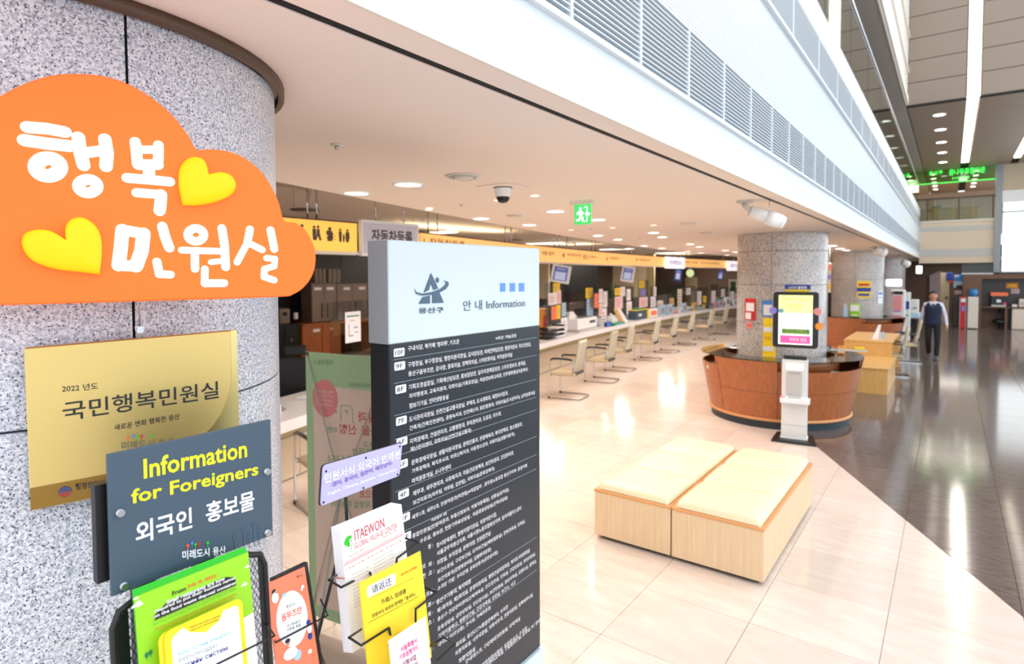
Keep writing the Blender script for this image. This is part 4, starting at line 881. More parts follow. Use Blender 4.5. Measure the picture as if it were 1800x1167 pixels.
# ================================================================= GREEN BANNER SEEN FROM BEHIND
q = atz(537, 618, 1.65)
PN = Plane((q.x, q.y, 0), 80)
bw, bh = .62, 1.57
bn = thing('stand_banner', 'green and cream fabric stand banner seen from behind with mirrored lettering', 'banner', (q.x+.3, q.y, 0))
MB().prism(PN, [(0, .08), (bw, .08), (bw, 1.65), (0, 1.65)], -.002, 0).build('fabric', 'bannergreen', bn)
def nb(x, y): return (480+x/(1070/220), 660+y/(1070/220))
h1 = PN.uv(*nb(590, 105))[1]
ul = PN.uv(*nb(345, 200))[0]
MB().prism(PN, [(ul, .15), (bw-.03, .15), (bw-.03, h1), (ul, h1)], .0003, .001).build('cream_print', 'bannerpink', bn)
u, v = PN.uv(*nb(445, 195)); r = abs(PN.uv(*nb(555, 195))[0]-u)
m = MB().prism(PN, ell(u, v, r, r*1.12, 30), .001, .0018); m.prism(PN, PN.px([nb(500, 300), nb(550, 328), nb(540, 285)]), .0011, .0019); m.build('speech_bubble', 'bpink', bn)
t = MB()
for i, s_ in enumerate(('매출이 줄어 월세', '내기가 힘든 소상', '공인분들은 여기로', '신청하여 주세요')): putpx(t, PN, s_, nb(375, 140+i*38), nb(515, 158+i*38), 24/4.86, .0025, .01, True)
t.build('bubble_lettering', 'bannerpink', bn)
t = MB(); putpx(t, PN, '한달과', nb(725, 395), nb(980, 415), 90/4.86, .002, .02, True); putpx(t, PN, '내용을 신청', nb(570, 495), nb(1000, 530), 85/4.86, .002, .02, True); putpx(t, PN, '지원금으로', nb(740, 1045), nb(1000, 1060), 70/4.86, .002, .02, True); t.build('red_lettering', 'bred', bn)
t = MB(); putpx(t, PN, '하면', nb(465, 487), nb(555, 495), 55/4.86, .002, .015, True); putpx(t, PN, '드셨습니다.', nb(450, 735), nb(850, 750), 60/4.86, .002, .015, True); putpx(t, PN, '쌓이는', nb(675, 670), nb(860, 680), 60/4.86, .002, .015, True); putpx(t, PN, '배고', nb(770, 612), nb(880, 618), 50/4.86, .002, .015, True)
putpx(t, PN, '서울시 자영업 지원센터', nb(500, 1125), nb(1000, 1140), 60/4.86, .002, .015, True)
x = PN.px([nb(580, 390), nb(582, 255), nb(660, 260), nb(680, 290), nb(685, 400), nb(700, 405)]); 
for a, b in zip(x, x[1:]): d = Vector((b[0]-a[0], b[1]-a[1])).normalized()*.002; n_ = Vector((-d.y, d.x)); t.prism(PN, [(a[0]-n_.x, a[1]-n_.y), (b[0]-n_.x, b[1]-n_.y), (b[0]+n_.x, b[1]+n_.y), (a[0]+n_.x, a[1]+n_.y)], .001, .002)
putpx(t, PN, 'W', nb(612, 325), nb(648, 328), 34/4.86, .002, .01, True); t.build('green_lettering', 'bgreen', bn)
t = MB(); putpx(t, PN, '서울특별시', (553, 641), (586, 642), 10, .002, .01, True); putpx(t, PN, '되어보세요.', (612, 679), (650, 682), 8, .002, .01, True); t.build('heading_lettering', 'bgreen', bn)
t = MB(); cpt = PN.w(bw/2, .9, .05)
for u, v in ((.01, 1.64), (bw-.01, 1.64), (.01, .1), (bw-.01, .1)): t.tube([PN.w(u, v, .004), cpt], .004)
t.tube([cpt, PN.w(bw/2, .01, .3)], .006); t.tube([PN.w(.1, .012, -.1), PN.w(bw/2, .4, .05), PN.w(bw-.1, .012, -.1)], .006); t.build('cross_poles', 'machine', bn)
for u in (.012, bw-.012): MB().cyl(PN.w(u, 1.637, -.003), PN.w(u, 1.637, .006), .011, n=14).build('grommet', 'black', bn)
# ================================================================= BENCH
bf = [atz(1047, 942), atz(1180, 983), atz(1340, 1038)]
bx0, bx1, by0, by1 = bf[0].x, bf[2].x, 4.11, 5.83; bxm = bf[1].x
def bench(x0, x1, label):
    o = thing('bench_unit', label, 'bench', ((x0+x1)/2, (by0+by1)/2, 0), 'cream bench units side by side')
    g = .006
    MB().box(x0+g+.04, x1-g-.04, by0+.05, by1-.05, .0, .03).build('plinth', 'black', o)
    for q in ((x0+g, x1-g, by0+.006, by0+.024), (x0+g, x1-g, by1-.024, by1-.006)): MB().box(*q, .03, .375).build('end_panel', 'birch', o, bevel=.001)
    for q in ((x0+g, x0+g+.018), (x1-g-.018, x1-g)): MB().box(*q, by0+.024, by1-.024, .03, .375).build('side_panel', 'birch', o, bevel=.001)
    MB().box(x0+.002, x1-.002, by0, by1, .375, .395).build('seat_board', 'trimw', o, bevel=.002)
    n = 3; L = (by1-by0-.03)/n
    for k in range(n):
        c0, c1 = by0+.015+k*L+.003, by0+.015+(k+1)*L-.003; a0, a1 = x0+.03, x1-.03; m = MB(); N = 14
        def fz(s_): return (1-abs(2*s_-1)**7)
        vs = []
        for i in range(N+1):
            for j in range(N+1):
                s_, t_ = i/N, j/N; s2 = .5-.5*math.cos(math.pi*s_); t2 = .5-.5*math.cos(math.pi*t_)
                h = .012+.052*(fz(s2)*fz(t2))**.35+.008*math.sin(math.pi*s2)*math.sin(math.pi*t2)+.0015*math.sin(9*s2+5*t2)
                if i in (0, N) or j in (0, N): h = .0
                vs.append((a0+(a1-a0)*s2, c0+(c1-c0)*t2, .396+h))
        m.add(vs, [(i*(N+1)+j, (i+1)*(N+1)+j, (i+1)*(N+1)+j+1, i*(N+1)+j+1) for i in range(N) for j in range(N)], True)
        cu_ = m.build('cushion', 'leather', o)
        pe = MB(); r = .03
        P = [(x, y, .404) for x, y in rrect(a0, c0, a1, c1, r, 4)]; P.append(P[0]); pe.tube(P, .004, 6); pe.build('piping', 'leather', cu_)
    return o
bench(bx0, bxm, 'left cream-cushioned birch bench unit, the one nearer the counter chairs'); bench(bxm, bx1, 'right cream-cushioned birch bench unit, the one nearer the dark granite floor')
# ================================================================= OVAL INFORMATION DESKS
def desk(yc, label, cut):
    cx_, cy_ = -2.03, yc; n = 64
    o = thing('information_desk', label, 'desk', (cx_, cy_, 0), 'round cherry information desks round the columns')
    def R(a, k):  return k
    C = (cx_, cy_, 0)
    MB().lathe([(.80, 0), (.93, 0), (.93, .1), (.80, .1)], C, n, smooth=False).build('kick_base', mat('kick_charcoal', (44, 56, 66), .5) if 'kick_charcoal' not in bpy.data.materials else bpy.data.materials['kick_charcoal'], o)
    MB().lathe([(.94, .1), (.965, .105), (.965, .135), (.945, .14)], C, n).build('base_trim', 'trimw', o)
    segs = [(-200, -125, .80), (-125, -78, .925), (-78, -5, .80), (-5, 80, .925), (80, 160, .925)]
    for a0, a1, zt_ in segs:
        A0, A1 = math.radians(a0+.25), math.radians(a1-.25)
        def rr(z): return .95+.15*(z-.14)/.8
        MB().lathe([(rr(.14)-.02, .141), (rr(.14), .141), (rr(.5), .497), (rr(.5)-.02, .497)], C, 14, A0, A1, False).build('front_panel', 'cherry', o)
        MB().lathe([(rr(.5)-.02, .502), (rr(.5), .502), (rr(zt_), zt_), (rr(zt_)-.02, zt_)], C, 14, A0, A1, False).build('front_panel', 'cherry', o)
        if zt_ > .9: MB().lathe([(.80, .905), (rr(zt_)-.021, .905), (rr(zt_)-.021, .925), (.80, .925)], C, 14, A0, A1, False).build('worktop', 'cherry', o)
        if zt_ < .9:
            MB().lathe([(rr(.7)-.25, .70), (rr(.7)-.01, .70)], C, 14, A0, A1).build('shelf', 'walnut', o)
            for a in (A0+.02, A1-.05): MB().lathe([(rr(.8)-.12, .80), (rr(.8)-.01, .80), (rr(.9)-.01, .927), (rr(.9)-.12, .927)], C, 2, a, a+.035).build('upright', 'cherry', o)
    MB().lathe([(.78, .74), (.80, .74), (.80, .925), (.78, .925)], C, 40).build('inner_panel', 'cherry', o)
    MB().lathe([(.74, .928), (1.09, .928), (1.09, .94), (.74, .94), (.74, .928)], C, n, smooth=False).build('glass_top', 'gtop', o)
    return o
desk(9.35, 'round cherry information desk with glass top and charcoal base behind the white kiosk', 0)
desk(18.5, 'far round cherry information desk behind the yellow birch table', 0)
def slab(name, label, cat, x, y, z, w, d, h, m, m2='greyink', rz=0, group=None):
    o = thing(name, label, cat, (x, y, z), group, world=False)
    MB().box(-w/2, w/2, -d/2, d/2, 0, h).build('body', m, o, bevel=min(w, d, h)*.12)
    MB().box(-w/2*.8, w/2*.8, -d/2-.002, -d/2, h*.2, h*.8).build('front_print', m2, o)
    o.rotation_euler = (0, 0, rz); return o
def pages(name, label, cat, x, y, z, w, d, rz, n=2, m='paper', group=None):
    o = thing(name, label, cat, (x, y, z), group, world=False)
    for k in range(n): MB().box(-w/2+.01*k, w/2+.01*k, -d/2, d/2, .0015*k, .0015*k+.001).build('sheet', m, o)
    o.rotation_euler = (0, 0, rz); return o
p = atz(1300, 611, .94); pages('paper_sheets', 'white sheets lying on the glass top left of the kiosk', 'papers', p.x, p.y, .941, .3, .21, .7)
p = atz(1352, 614, .94); pages('paper_sheets', 'white sheets lying on the glass top just left of the kiosk', 'papers', p.x, p.y, .941, .34, .16, 0)
p = atz(1488, 616, .94); pages('newspaper', 'grey spread newspaper on the glass top right of the kiosk', 'newspaper', p.x, p.y, .941, .5, .22, .15, 3, 'machine')
for px_, py_, a, lab in ((1283, 624, 'white envelope pile in the open slot at the left of the round desk', 0), (1250, 618, 'small white pad in the open slot at the far left end of the round desk', 0), (1470, 632, 'small cream box in the open slot right of the kiosk', 0)):
    p = aty(px_, py_, 8.62 if px_ < 1400 else 8.95); slab('paper_pad', a, 'stationery', p.x, p.y+.1, .705, .15, .12, .05, 'paper', 'machine')
def brochure_stand(name, label, px0, px1, pt, pb, Y, m1, rz=0, rows=2):
    A, B = aty(px0, pb, Y), aty(px1, pt, Y); w = B.x-A.x; h = B.z-A.z
    A.z = .941; h = B.z-A.z; o = thing(name, label, 'stand', ((A.x+B.x)/2, Y, A.z), world=False)
    MB().box(-w/2, w/2, -.0, .02, 0, h).build('back_plate', m1, o, bevel=.003)
    MB().box(-w/2, w/2, -.09, .0, 0, .012).build('foot', m1, o)
    for k in range(rows):
        z0_ = h*k/rows+.01
        MB().box(-w/2+.008, w/2-.008, -.05+.02*k, -.035+.02*k, z0_, z0_+h/rows*.62).build('leaflet', m1, o, label='yellow leaflet'); MB().box(-w/2+.014, w/2-.014, -.052+.02*k, -.05+.02*k, z0_+h/rows*.25, z0_+h/rows*.5).build('leaflet_print', 'paper', o)
    return o
q = atz(1358, 612, .94)
brochure_stand('brochure_stand', 'yellow two-tier brochure stand on the round desk beside the kiosk screen', 1341, 1364, 560, 614, 8.75, 'yellow')
slab('poinsettia_pot' if False else 'pencil_cup', 'small cup with red pens by the column on the round desk', 'cup', *tuple(atz(1322, 612, .94)), .07, .07, .1, 'red', 'ink')
slab('red_bowl', 'dark red bowl on the round desk at the column foot', 'bowl', *tuple(atz(1300, 606, .94)), .09, .09, .08, 'machine', 'red')
p = atz(1510, 614, .94); slab('yellow_cloth', 'yellow cloth on the right end of the round glass top', 'cloth', p.x, p.y, .941, .14, .1, .03, 'yellow', 'yellow', .3)
p = atz(1446, 614, .94); slab('desk_telephone', 'dark telephone on the glass top right of the kiosk', 'telephone', p.x, p.y+.1, .941, .2, .17, .05, 'blackp', 'machine', .1)
slab('orange_plush', 'small orange plush toy on the glass top beside the column', 'toy', -1.24, 9.55, .941, .09, .08, .12, 'ora', 'bannerpink')
# ================================================================= TICKET KIOSK
kc = atz(1396, 772); ks = thing('ticket_kiosk', 'white number ticket kiosk with tall lit touch screen and black foot plate', 'kiosk', (kc.x, kc.y, 0), world=False)
m = MB(); m.add([(-.25, -.25, 0), (.27, -.25, 0), (.21, .21, 0), (-.23, .21, 0), (-.24, -.24, .03), (.26, -.24, .03), (.20, .2, .03), (-.22, .2, .03)], [(0, 3, 2, 1), (4, 5, 6, 7), (0, 1, 5, 4), (1, 2, 6, 5), (2, 3, 7, 6), (3, 0, 4, 7)]); m.build('foot_plate', 'black', ks, bevel=.004)
MB().box(-.145, .145, -.11, .06, .03, 1.02).build('post', 'boxw', ks, bevel=.008)
MB().box(-.155, .155, -.115, .065, .03, .05).build('post_collar', 'white', ks)
MB().box(-.146, .146, -.112, -.108, .2, .204).build('panel_joint', 'greyink', ks)
MB().box(-.085, .085, -.125, -.108, .58, .89).build('printer_door', 'machine', ks, bevel=.006)
t = MB(); PKq = Plane((0, -.127, 0), 90)
def lput(mb, s_, x, z, x1, h, y, bold=.01):
    def fn(vs, fs):
        a = min(v[0] for v in vs); b = max(v[0] for v in vs); c = min(v[1] for v in vs); d = max(v[1] for v in vs)
        mb.add([(x+(v[0]-a)/(b-a)*(x1-x), y, z+(v[1]-c)/(d-c)*h) for v in vs], fs)
    mb.pend.append((s_, bold, fn))
lput(t, '대기번호표', -.055, .85, .055, .014, -.127); t.build('lettering', 'ink', ks)
MB().box(-.09, .09, -.122, -.10, .90, .97).build('lit_slot', mat('lit_slot', (255, 252, 236), .4, emit=1.4), ks)
sh = MB().box(-.15, .18, -.26, -.10, .50, .56).build('shelf', 'white', ks, bevel=.006); MB().box(-.06, .08, -.24, -.14, .56, .565).build('card_reader', 'machine', sh); MB().box(-.14, -.1, -.22, -.16, .56, .563).build('pay_mark', 'pink', sh)
MB().box(-.13, .13, -.06, .03, 1.02, 1.06).build('neck', 'blackp', ks)
sc = MB()
zS0, zS1 = aty(1395, 611, kc.y-.09).z, aty(1395, 513, kc.y-.09).z; hw = .255
pts = rrect(-hw, zS0, hw, zS1, .035, 5)
sc.add([(u, -.11, v) for u, v in pts]+[(u, -.05, v) for u, v in pts], [list(range(len(pts))), list(range(len(pts), 2*len(pts)))[::-1]]+[(i, i+len(pts), (i+1) % len(pts)+len(pts), (i+1) % len(pts)) for i in range(len(pts))])
sc = sc.build('screen_case', 'blackp', ks)
pts = rrect(-hw-.012, zS0-.01, hw+.012, zS1+.01, .045, 5)
e = MB(); e.add([(u, -.05, v) for u, v in pts]+[(u, -.02, v) for u, v in pts], [list(range(len(pts))), list(range(len(pts), 2*len(pts)))[::-1]]+[(i, i+len(pts), (i+1) % len(pts)+len(pts), (i+1) % len(pts)) for i in range(len(pts))]); e.build('back_case', 'white', ks)
H_ = zS1-zS0; a, b = -.19, .19
def sq(x0, x1, f0, f1, m_, nm, y=-.1115): return MB().box(x0, x1, y, -.11, zS0+H_*f0, zS0+H_*f1).build(nm, m_, sc)
sq(a, b, .06, .94, 'kioskw', 'screen'); sq(a, b, .62, .94, 'kiosky', 'screen', -.112); sq(a+.02, b-.02, .08, .22, 'kioskp', 'button', -.113); sq(a+.04, b-.03, .25, .34, 'dgreen', 'notice_bar', -.113)
t = MB(); lput(t, '자동차 / 이륜차', a+.04, zS0+H_*.84, b-.04, .035, -.1135); lput(t, '번호표 발급 전', a+.07, zS0+H_*.74, b-.1, .03, -.1135); lput(t, '확인사항!', a+.12, zS0+H_*.67, b-.14, .028, -.1135); t.build('lettering', mat('screen_olive', (170, 170, 60), .5), sc)
t = MB(); lput(t, '신고서를 먼저', a+.05, zS0+H_*.55, b-.08, .03, -.1135, 0); lput(t, '작성 후 번호표를', a+.04, zS0+H_*.47, b-.05, .03, -.1135, 0); lput(t, '발급받으세요.', a+.06, zS0+H_*.39, b-.08, .03, -.1135, 0); t.build('lettering', 'greyink', sc)
t = MB(); lput(t, '번호표 발급', a+.13, zS0+H_*.12, b-.06, .045, -.1145, .02); t.build('lettering', 'paper', sc)
t = MB(); lput(t, '※ 담당자의 안내없이는', a+.06, zS0+H_*.30, b-.06, .02, -.1142, .01); lput(t, '번호표 발급이 불가합니다', a+.05, zS0+H_*.26, b-.05, .02, -.1142, .01); t.build('lettering', 'yelink', sc)
for x, f_, m_ in ((-hw, .66, 'purple'), (hw-.01, .66, 'bpink'), (hw+.01, .40, 'ora')): MB().cyl((x, -.112, zS0+H_*f_), (x, -.116, zS0+H_*f_), .045, n=20).build('round_sticker', m_, sc)
MB().cyl((a+.03, -.1135, zS0+H_*.66), (a+.03, -.115, zS0+H_*.66), .032, n=20).build('round_sticker', 'teal', sc)
MB().box(-.13, .16, -.05, -.04, zS1+.02, zS1+.09).build('top_plate', 'navy', ks, label='blue strip reading CCTV above the screen'); MB().box(-.125, .15, -.055, -.045, zS1+.0, zS1+.03).build('top_plate', 'yellow', ks, label='yellow strip above the screen')
t = MB(); lput(t, 'CCTV 촬영중', -.09, zS1+.035, .12, .035, -.0515, .02); t.build('lettering', 'paper', ks)
ks.rotation_euler = (0, 0, math.radians(7))
# ================================================================= YELLOW BIRCH TABLE WITH STEP, CHAIRS ROUND IT
f0, f1, k0_, k1_ = atz(1482, 597, .75), atz(1570, 600, .75), atz(1497, 582, .75), atz(1575, 586, .75)
wt = thing('writing_table', 'yellow birch writing table with a lower step in front beside the round desk', 'table', ((f0.x+f1.x)/2, f0.y, 0))
yt0, yt1 = (f0.y+f1.y)/2, (k0_.y+k1_.y)/2; yt1 = max(yt1, yt0+1.0)
MB().box(f0.x, f1.x, yt0, yt1, .71, .75).build('table_top', 'birchy', wt, bevel=.003); MB().box(f0.x, f1.x, yt0+.01, yt0+.04, 0, .71).build('front_panel', 'birchy', wt); MB().box(f0.x, f1.x, yt1-.04, yt1-.01, 0, .71).build('back_panel', 'birchy', wt)
g0, g1 = atz(1509, 690), atz(1560, 694)
MB().box(g0.x-.35, g1.x, 11.92, 11.95, 0, .43).build('step_panel', 'birchy', wt); MB().box(g0.x-.35, g1.x+.02, 11.9, yt0+.01, .43, .455).build('step_top', 'birchy', wt, bevel=.002); MB().box(g1.x-.03, g1.x, 11.95, yt0, 0, .43).build('side_panel', 'birchy', wt)
x_ = (f0.x*.4+f1.x*.6); o = thing('form_stand', 'white slanted form holder standing on the yellow birch table', 'stand', (x_, yt0+.5, .75), world=False)
m = MB(); m.add([(-.05, -.1, 0), (.05, -.1, 0), (.05, .1, 0), (-.05, .1, 0), (.05, -.02, .28), (.09, -.02, .28), (.09, .1, .28), (.05, .1, .28)], [(0, 3, 2, 1), (4, 5, 6, 7), (0, 1, 5, 4), (1, 2, 6, 5), (2, 3, 7, 6), (3, 0, 4, 7)]); m.build('body', 'paper', o); MB().box(.1, .16, -.02, .04, 0, .14).build('pen_cup', 'softblue', o)
# ================================================================= CANTILEVER CHAIRS
def chair_proto():
    o = thing('visitor_chair', 'x', 'chair', (0, 0, 0), 'beige cantilever chairs along the white counter', world=False)
    # faces -X; sled frame: front legs at x=-.22, runners back to x=.3
    fr = .011
    for s_ in (-1, 1):
        y = .26*s_
        MB().tube([(-.03, y, .665), (-.2, y, .662), (-.235, y, .64), (-.25, y, .58), (-.262, y, .3), (-.268, y, .06), (-.25, y, .022), (-.21, y, .012), (.20, y, .012), (.25, y*.96, .012), (.275, y*.85, .012)], fr).build('leg', 'chrome', o)
        m = MB(); m.tube([(-.235, y, .655), (-.19, y, .678), (0, y, .68), (.12, y, .672), (.16, y, .66)], .017, 8); m.build('armrest', 'blackp', o)
        MB().tube([(.15, y, .66), (.17, y*.95, .6), (.175, y*.9, .46)], .012).build('back_bracket', 'machine', o)
        MB().box(-.28, -.24, y-.016, y+.016, 0, .03).build('glide', 'blackp', o)
    MB().tube([(.275, -.225, .012), (.285, -.15, .012), (.285, .15, .012), (.275, .225, .012)], fr).build('runner_bar', 'chrome', o)
    MB().tube([(-.255, -.26, .40), (-.255, .26, .40)], fr).build('cross_bar', 'chrome', o)
    m = MB(); N = 8; vs = []
    for i in range(N+1):
        for j in range(N+1):
            s_, t_ = i/N, j/N; x = -.27+.46*s_; y = -.235+.47*t_; vs.append((x, y, .445+.02*(1-(2*t_-1)**6)*(1-(2*s_-1)**6)-.03*(max(0, .15-s_)/.15)**2-.012*math.sin(math.pi*s_)))
    k = len(vs); vs += [(x, y, z-.045) for x, y, z in vs]
    fs = [(i*(N+1)+j, (i+1)*(N+1)+j, (i+1)*(N+1)+j+1, i*(N+1)+j+1) for i in range(N) for j in range(N)]
    fs += [tuple(k+q for q in f_[::-1]) for f_ in fs]
    edge = [i*(N+1) for i in range(N+1)]+[N*(N+1)+j for j in range(1, N+1)]+[i*(N+1)+N for i in range(N-1, -1, -1)]+[j for j in range(N-1, 0, -1)]
    fs += [(edge[i], edge[(i+1) % len(edge)], edge[(i+1) % len(edge)]+k, edge[i]+k)[::-1] for i in range(len(edge))]
    m.add(vs, fs, True); m.build('seat', 'seat', o)
    m = MB(); vs = []; NZ = 12
    for i in range(NZ+1):
        s_ = i/NZ; z = .43+.56*s_; x = .15+.02*math.sin(math.pi*s_*1.2)+.13*s_**1.4
        w_ = .215-.02*s_+(-.03 if i == NZ else 0)
        for j in range(7): t_ = j/6; vs.append((x+.03*(2*t_-1)**2*-1, (2*t_-1)*w_, z))
    k = len(vs); vs += [(x+.028, y, z) for x, y, z in vs]
    fs = [(i*7+j, (i+1)*7+j, (i+1)*7+j+1, i*7+j+1) for i in range(NZ) for j in range(6)]; fs += [tuple(k+q for q in f_[::-1]) for f_ in fs]
    edge = [i*7 for i in range(NZ+1)]+[NZ*7+j for j in range(1, 7)]+[i*7+6 for i in range(NZ-1, -1, -1)]+[j for j in range(5, 0, -1)]
    fs += [(edge[i], edge[(i+1) % len(edge)], edge[(i+1) % len(edge)]+k, edge[i]+k)[::-1] for i in range(len(edge))]
    m.add(vs, fs, True); m.build('backrest', 'back', o)
    MB().box(.13, .2, -.2, .2, .40, .45).build('back_bar', 'blackp', o, bevel=.01)
    return o
ch = chair_proto()
pos = [(957, 697), (1025, 668), (1068, 650), (1120, 632)]
chairs = [Vector((atz(x, y).x, atz(x, y).y, 0)) for x, y in pos]
ylist = [8.66, 10.35, 11.75, 13.55, 15.2, 17.0, 18.7, 20.5]
names = ['beige mesh-back chair nearest the directory board at the white counter', 'second beige chair from the directory board along the counter', 'third beige chair from the directory board along the counter', 'fourth beige chair from the directory board along the counter', 'fifth beige chair from the directory board along the counter', 'fourth from the far end of the visible counter chairs' , 'beige chair next to last before the big column', 'beige chair half hidden by the left edge of the big column']
names[5] = 'sixth beige chair from the directory board along the counter'
for k, y in enumerate(ylist):
    c = ch if k == 0 else dup(ch)
    ang = math.atan((cx(y+.3)-cx(y-.3))/.6)
    c.location = (cx(y)+.98+.05*math.sin(k*2.3), y, 0); c.rotation_euler = (0, 0, -ang+.06*math.sin(k*3.1)); c['label'] = names[k]
c = dup(ch, (cx(3.35)+.5, 3.3, 0), -.25, 'beige chair pushed under the counter between granite column and green banner')
c = dup(ch, (-.93, 14.3, 0), math.pi*.03+math.pi*0, 'beige chair at the right side of the yellow birch table'); c['group'] = 'chairs by the birch table'
c = dup(ch, (-.80, 16.6, 0), .1, 'far beige chair at the right side of the second information desk'); c['group'] = 'chairs by the birch table'
# ================================================================= LONG WHITE COUNTER
def curve_strip(name, m, par, x_off0, x_off1, z0, z1, ya, yb, n=40, **k):
    """solid following the counter curve between two offsets"""
    mb = MB(); ys_ = [ya+(yb-ya)*i/n for i in range(n+1)]
    for y in ys_: mb.v += [Vector((cx(y)+x_off0, y, z0)), Vector((cx(y)+x_off1, y, z0)), Vector((cx(y)+x_off1, y, z1)), Vector((cx(y)+x_off0, y, z1))]
    for i in range(n):
        a = 4*i
        for q in range(4): mb.f.append([a+q, a+(q+1) % 4, a+4+(q+1) % 4, a+4+q]); mb.sm.append(False)
    mb.f += [[3, 2, 1, 0], [4*n, 4*n+1, 4*n+2, 4*n+3]]; mb.sm += [False, False]
    return mb.build(name, m, par, **k)
ct = thing('service_counter', 'long curved white service counter running down the hall under the lit sign band', 'counter', (cx(12), 12, 0))
curve_strip('countertop', 'countertop', ct, -.85, 0, .645, .75, -.5, 26)
for k in range(13): curve_strip('front_panel', 'birchy' if k == 99 else 'beigew', ct, -.42, -.40, .02, .44, -.4+2*k, 1.594+2*k, 6); curve_strip('upper_panel', 'olive', ct, -.42, -.405, .445, .645, -.4+2*k, 1.594+2*k, 6)
curve_strip('kick_base', 'machine', ct, -.46, -.44, 0, .02, -.5, 26)
# ---- items standing on it
def onc(px, d):
    """point on the counter at image column px, d behind its front edge"""
    r = ray(px, 560); lo, hi = 1.0, 40.0
    for _ in range(50):
        t = (lo+hi)/2; p = EYE+r*(t/r.length); 
        if p.x > cx(p.y)-d: lo = t
        else: hi = t
    return p
def tang(y): return math.atan((cx(y+.2)-cx(y-.2))/.4)
def citem(kind, label, x0, x1, yt, m, d=.3, yb=None, group=None, m2='greyink', cat=None, dep=.1):
    """item on the counter spanning image columns x0..x1 and reaching up to row yt (down to yb if it hangs on a screen)"""
    A, B = onc(x0, d), onc(x1, d); mid = (A+B)/2; w = (B-A).length
    zt = aty((x0+x1)/2, yt, mid.y).z; zb_ = .751 if yb is None else aty((x0+x1)/2, yb, mid.y).z
    h = max(.02, zt-zb_); az = math.atan2(B.y-A.y, B.x-A.x)
    o = thing(kind, label, cat or kind.split('_')[-1], (mid.x, mid.y, zb_), group, world=False); o.rotation_euler = (0, 0, az)
    return o, w, h
def plain(kind, label, x0, x1, yt, m, d=.3, m2='greyink', dep=.12, group=None, cat=None):
    o, w, h = citem(kind, label, x0, x1, yt, m, d, None, group, m2, cat)
    MB().box(-w/2, w/2, -dep/2, dep/2, 0, h).build('body', m, o, bevel=min(w, h, dep)*.12); MB().box(-w*.36, w*.36, -dep/2-.002, -dep/2, h*.2, h*.75).build('front_print', m2, o); return o
def bottle(label, x0, x1, yt, m, d=.25, group='small bottles on the counter'):
    o, w, h = citem('pump_bottle', label, x0, x1, yt, m, d, None, group, cat='bottle')
    r = w/2; MB().lathe([(0, 0), (r, 0), (r, h*.62), (r*.45, h*.74), (r*.4, h*.8)], (0, 0, 0), 14).build('body', m, o); MB().lathe([(r*.3, h*.8), (r*.3, h*.95), (0, h*.95)], (0, 0, 0), 10).box(-r*.9, r*.2, -r*.2, r*.2, h*.93, h).build('pump', 'white', o)
def screen(label, x0, x1, yt, sheets, d=.42):
    """clear acrylic partition with feet; the notices stuck on it are parts"""
    o, w, h = citem('acrylic_screen', label, x0, x1, yt, None, d, None, 'clear acrylic partitions on the counter', cat='screen')
    MB().box(-w/2, w/2, -.0025, .0025, 0, h).build('pane', 'acryl', o)
    for s_ in (-1, 1): MB().box(s_*w*.4-.02, s_*w*.4+.02, -.09, .09, 0, .012).build('foot', 'machine', o)
    W_ = x1-x0
    for (a, b, t, bt, m_) in sheets:
        u0_, u1_ = -w/2+w*(a-x0)/W_, -w/2+w*(b-x0)/W_; P = onc((a+b)/2, d); zt, zb_ = aty((a+b)/2, t, P.y).z-.751, aty((a+b)/2, bt, P.y).z-.751
        s_ = MB().box(u0_, u1_, -.006-.001*random.random(), -.004, max(.01, zb_), zt).build('notice_sheet', m_, o)
        lm = MB(); n = 4
        for k in range(n): zz = zb_+(zt-zb_)*(.2+.17*k); lm.box(u0_+(u1_-u0_)*.12, u0_+(u1_-u0_)*(.6+.1*(k*7 % 3)), -.0085, -.0072, zz, zz+(zt-zb_)*.05)
        lm.build('print_lines', 'bred' if m_ in ('paper', 'palepink') else 'greyink', s_)
screen('first clear partition right of the directory board, with yellow, white and orange notices', 958, 1001, 497, [(971, 983, 498, 515, 'yellow'), (963, 977, 515, 536, 'paper'), (977, 985, 510, 534, 'palepink'), (968, 977, 538, 562, 'orange'), (977, 984, 536, 560, 'yellow'), (986, 994, 532, 556, 'softblue'), (985, 997, 558, 588, 'paper')])
screen('second clear partition, with a yellow card and a grey blue sheet, behind the printer', 1026, 1048, 504, [(1029, 1041, 506, 524, 'yellow'), (1031, 1042, 525, 556, 'softblue')], .5)
screen('third clear partition, with three columns of white notices', 1043, 1068, 506, [(1044, 1051, 516, 541, 'orange'), (1052, 1059, 508, 532, 'paper'), (1052, 1059, 533, 555, 'palepink'), (1060, 1067, 512, 540, 'paper'), (1056, 1066, 542, 573, 'paper')], .38)
screen('fourth clear partition, with a yellow card on white paper and pink notices below', 1078, 1101, 502, [(1080, 1090, 506, 519, 'yellow'), (1090, 1098, 504, 520, 'paper'), (1080, 1094, 521, 543, 'palepink')], .42)
screen('fifth clear partition, with a tall column of pale notices', 1100, 1114, 504, [(1101, 1108, 508, 528, 'paper'), (1101, 1110, 530, 552, 'paper')], .42)
screen('sixth clear partition, topped by a yellow card with a pink notice under it', 1121, 1140, 492, [(1123, 1132, 493, 506, 'yellow'), (1126, 1134, 508, 520, 'purple'), (1123, 1138, 522, 540, 'palepink')], .5)
screen('seventh clear partition, with white notices beside the brown folder', 1142, 1156, 503, [(1148, 1153, 504, 520, 'paper'), (1143, 1152, 521, 540, 'paper')], .42)
screen('eighth partition, tall and curved-looking with warm reflections', 1172, 1200, 500, [(1190, 1198, 508, 540, 'bannerpink'), (1176, 1184, 524, 536, 'birchy')], .42)
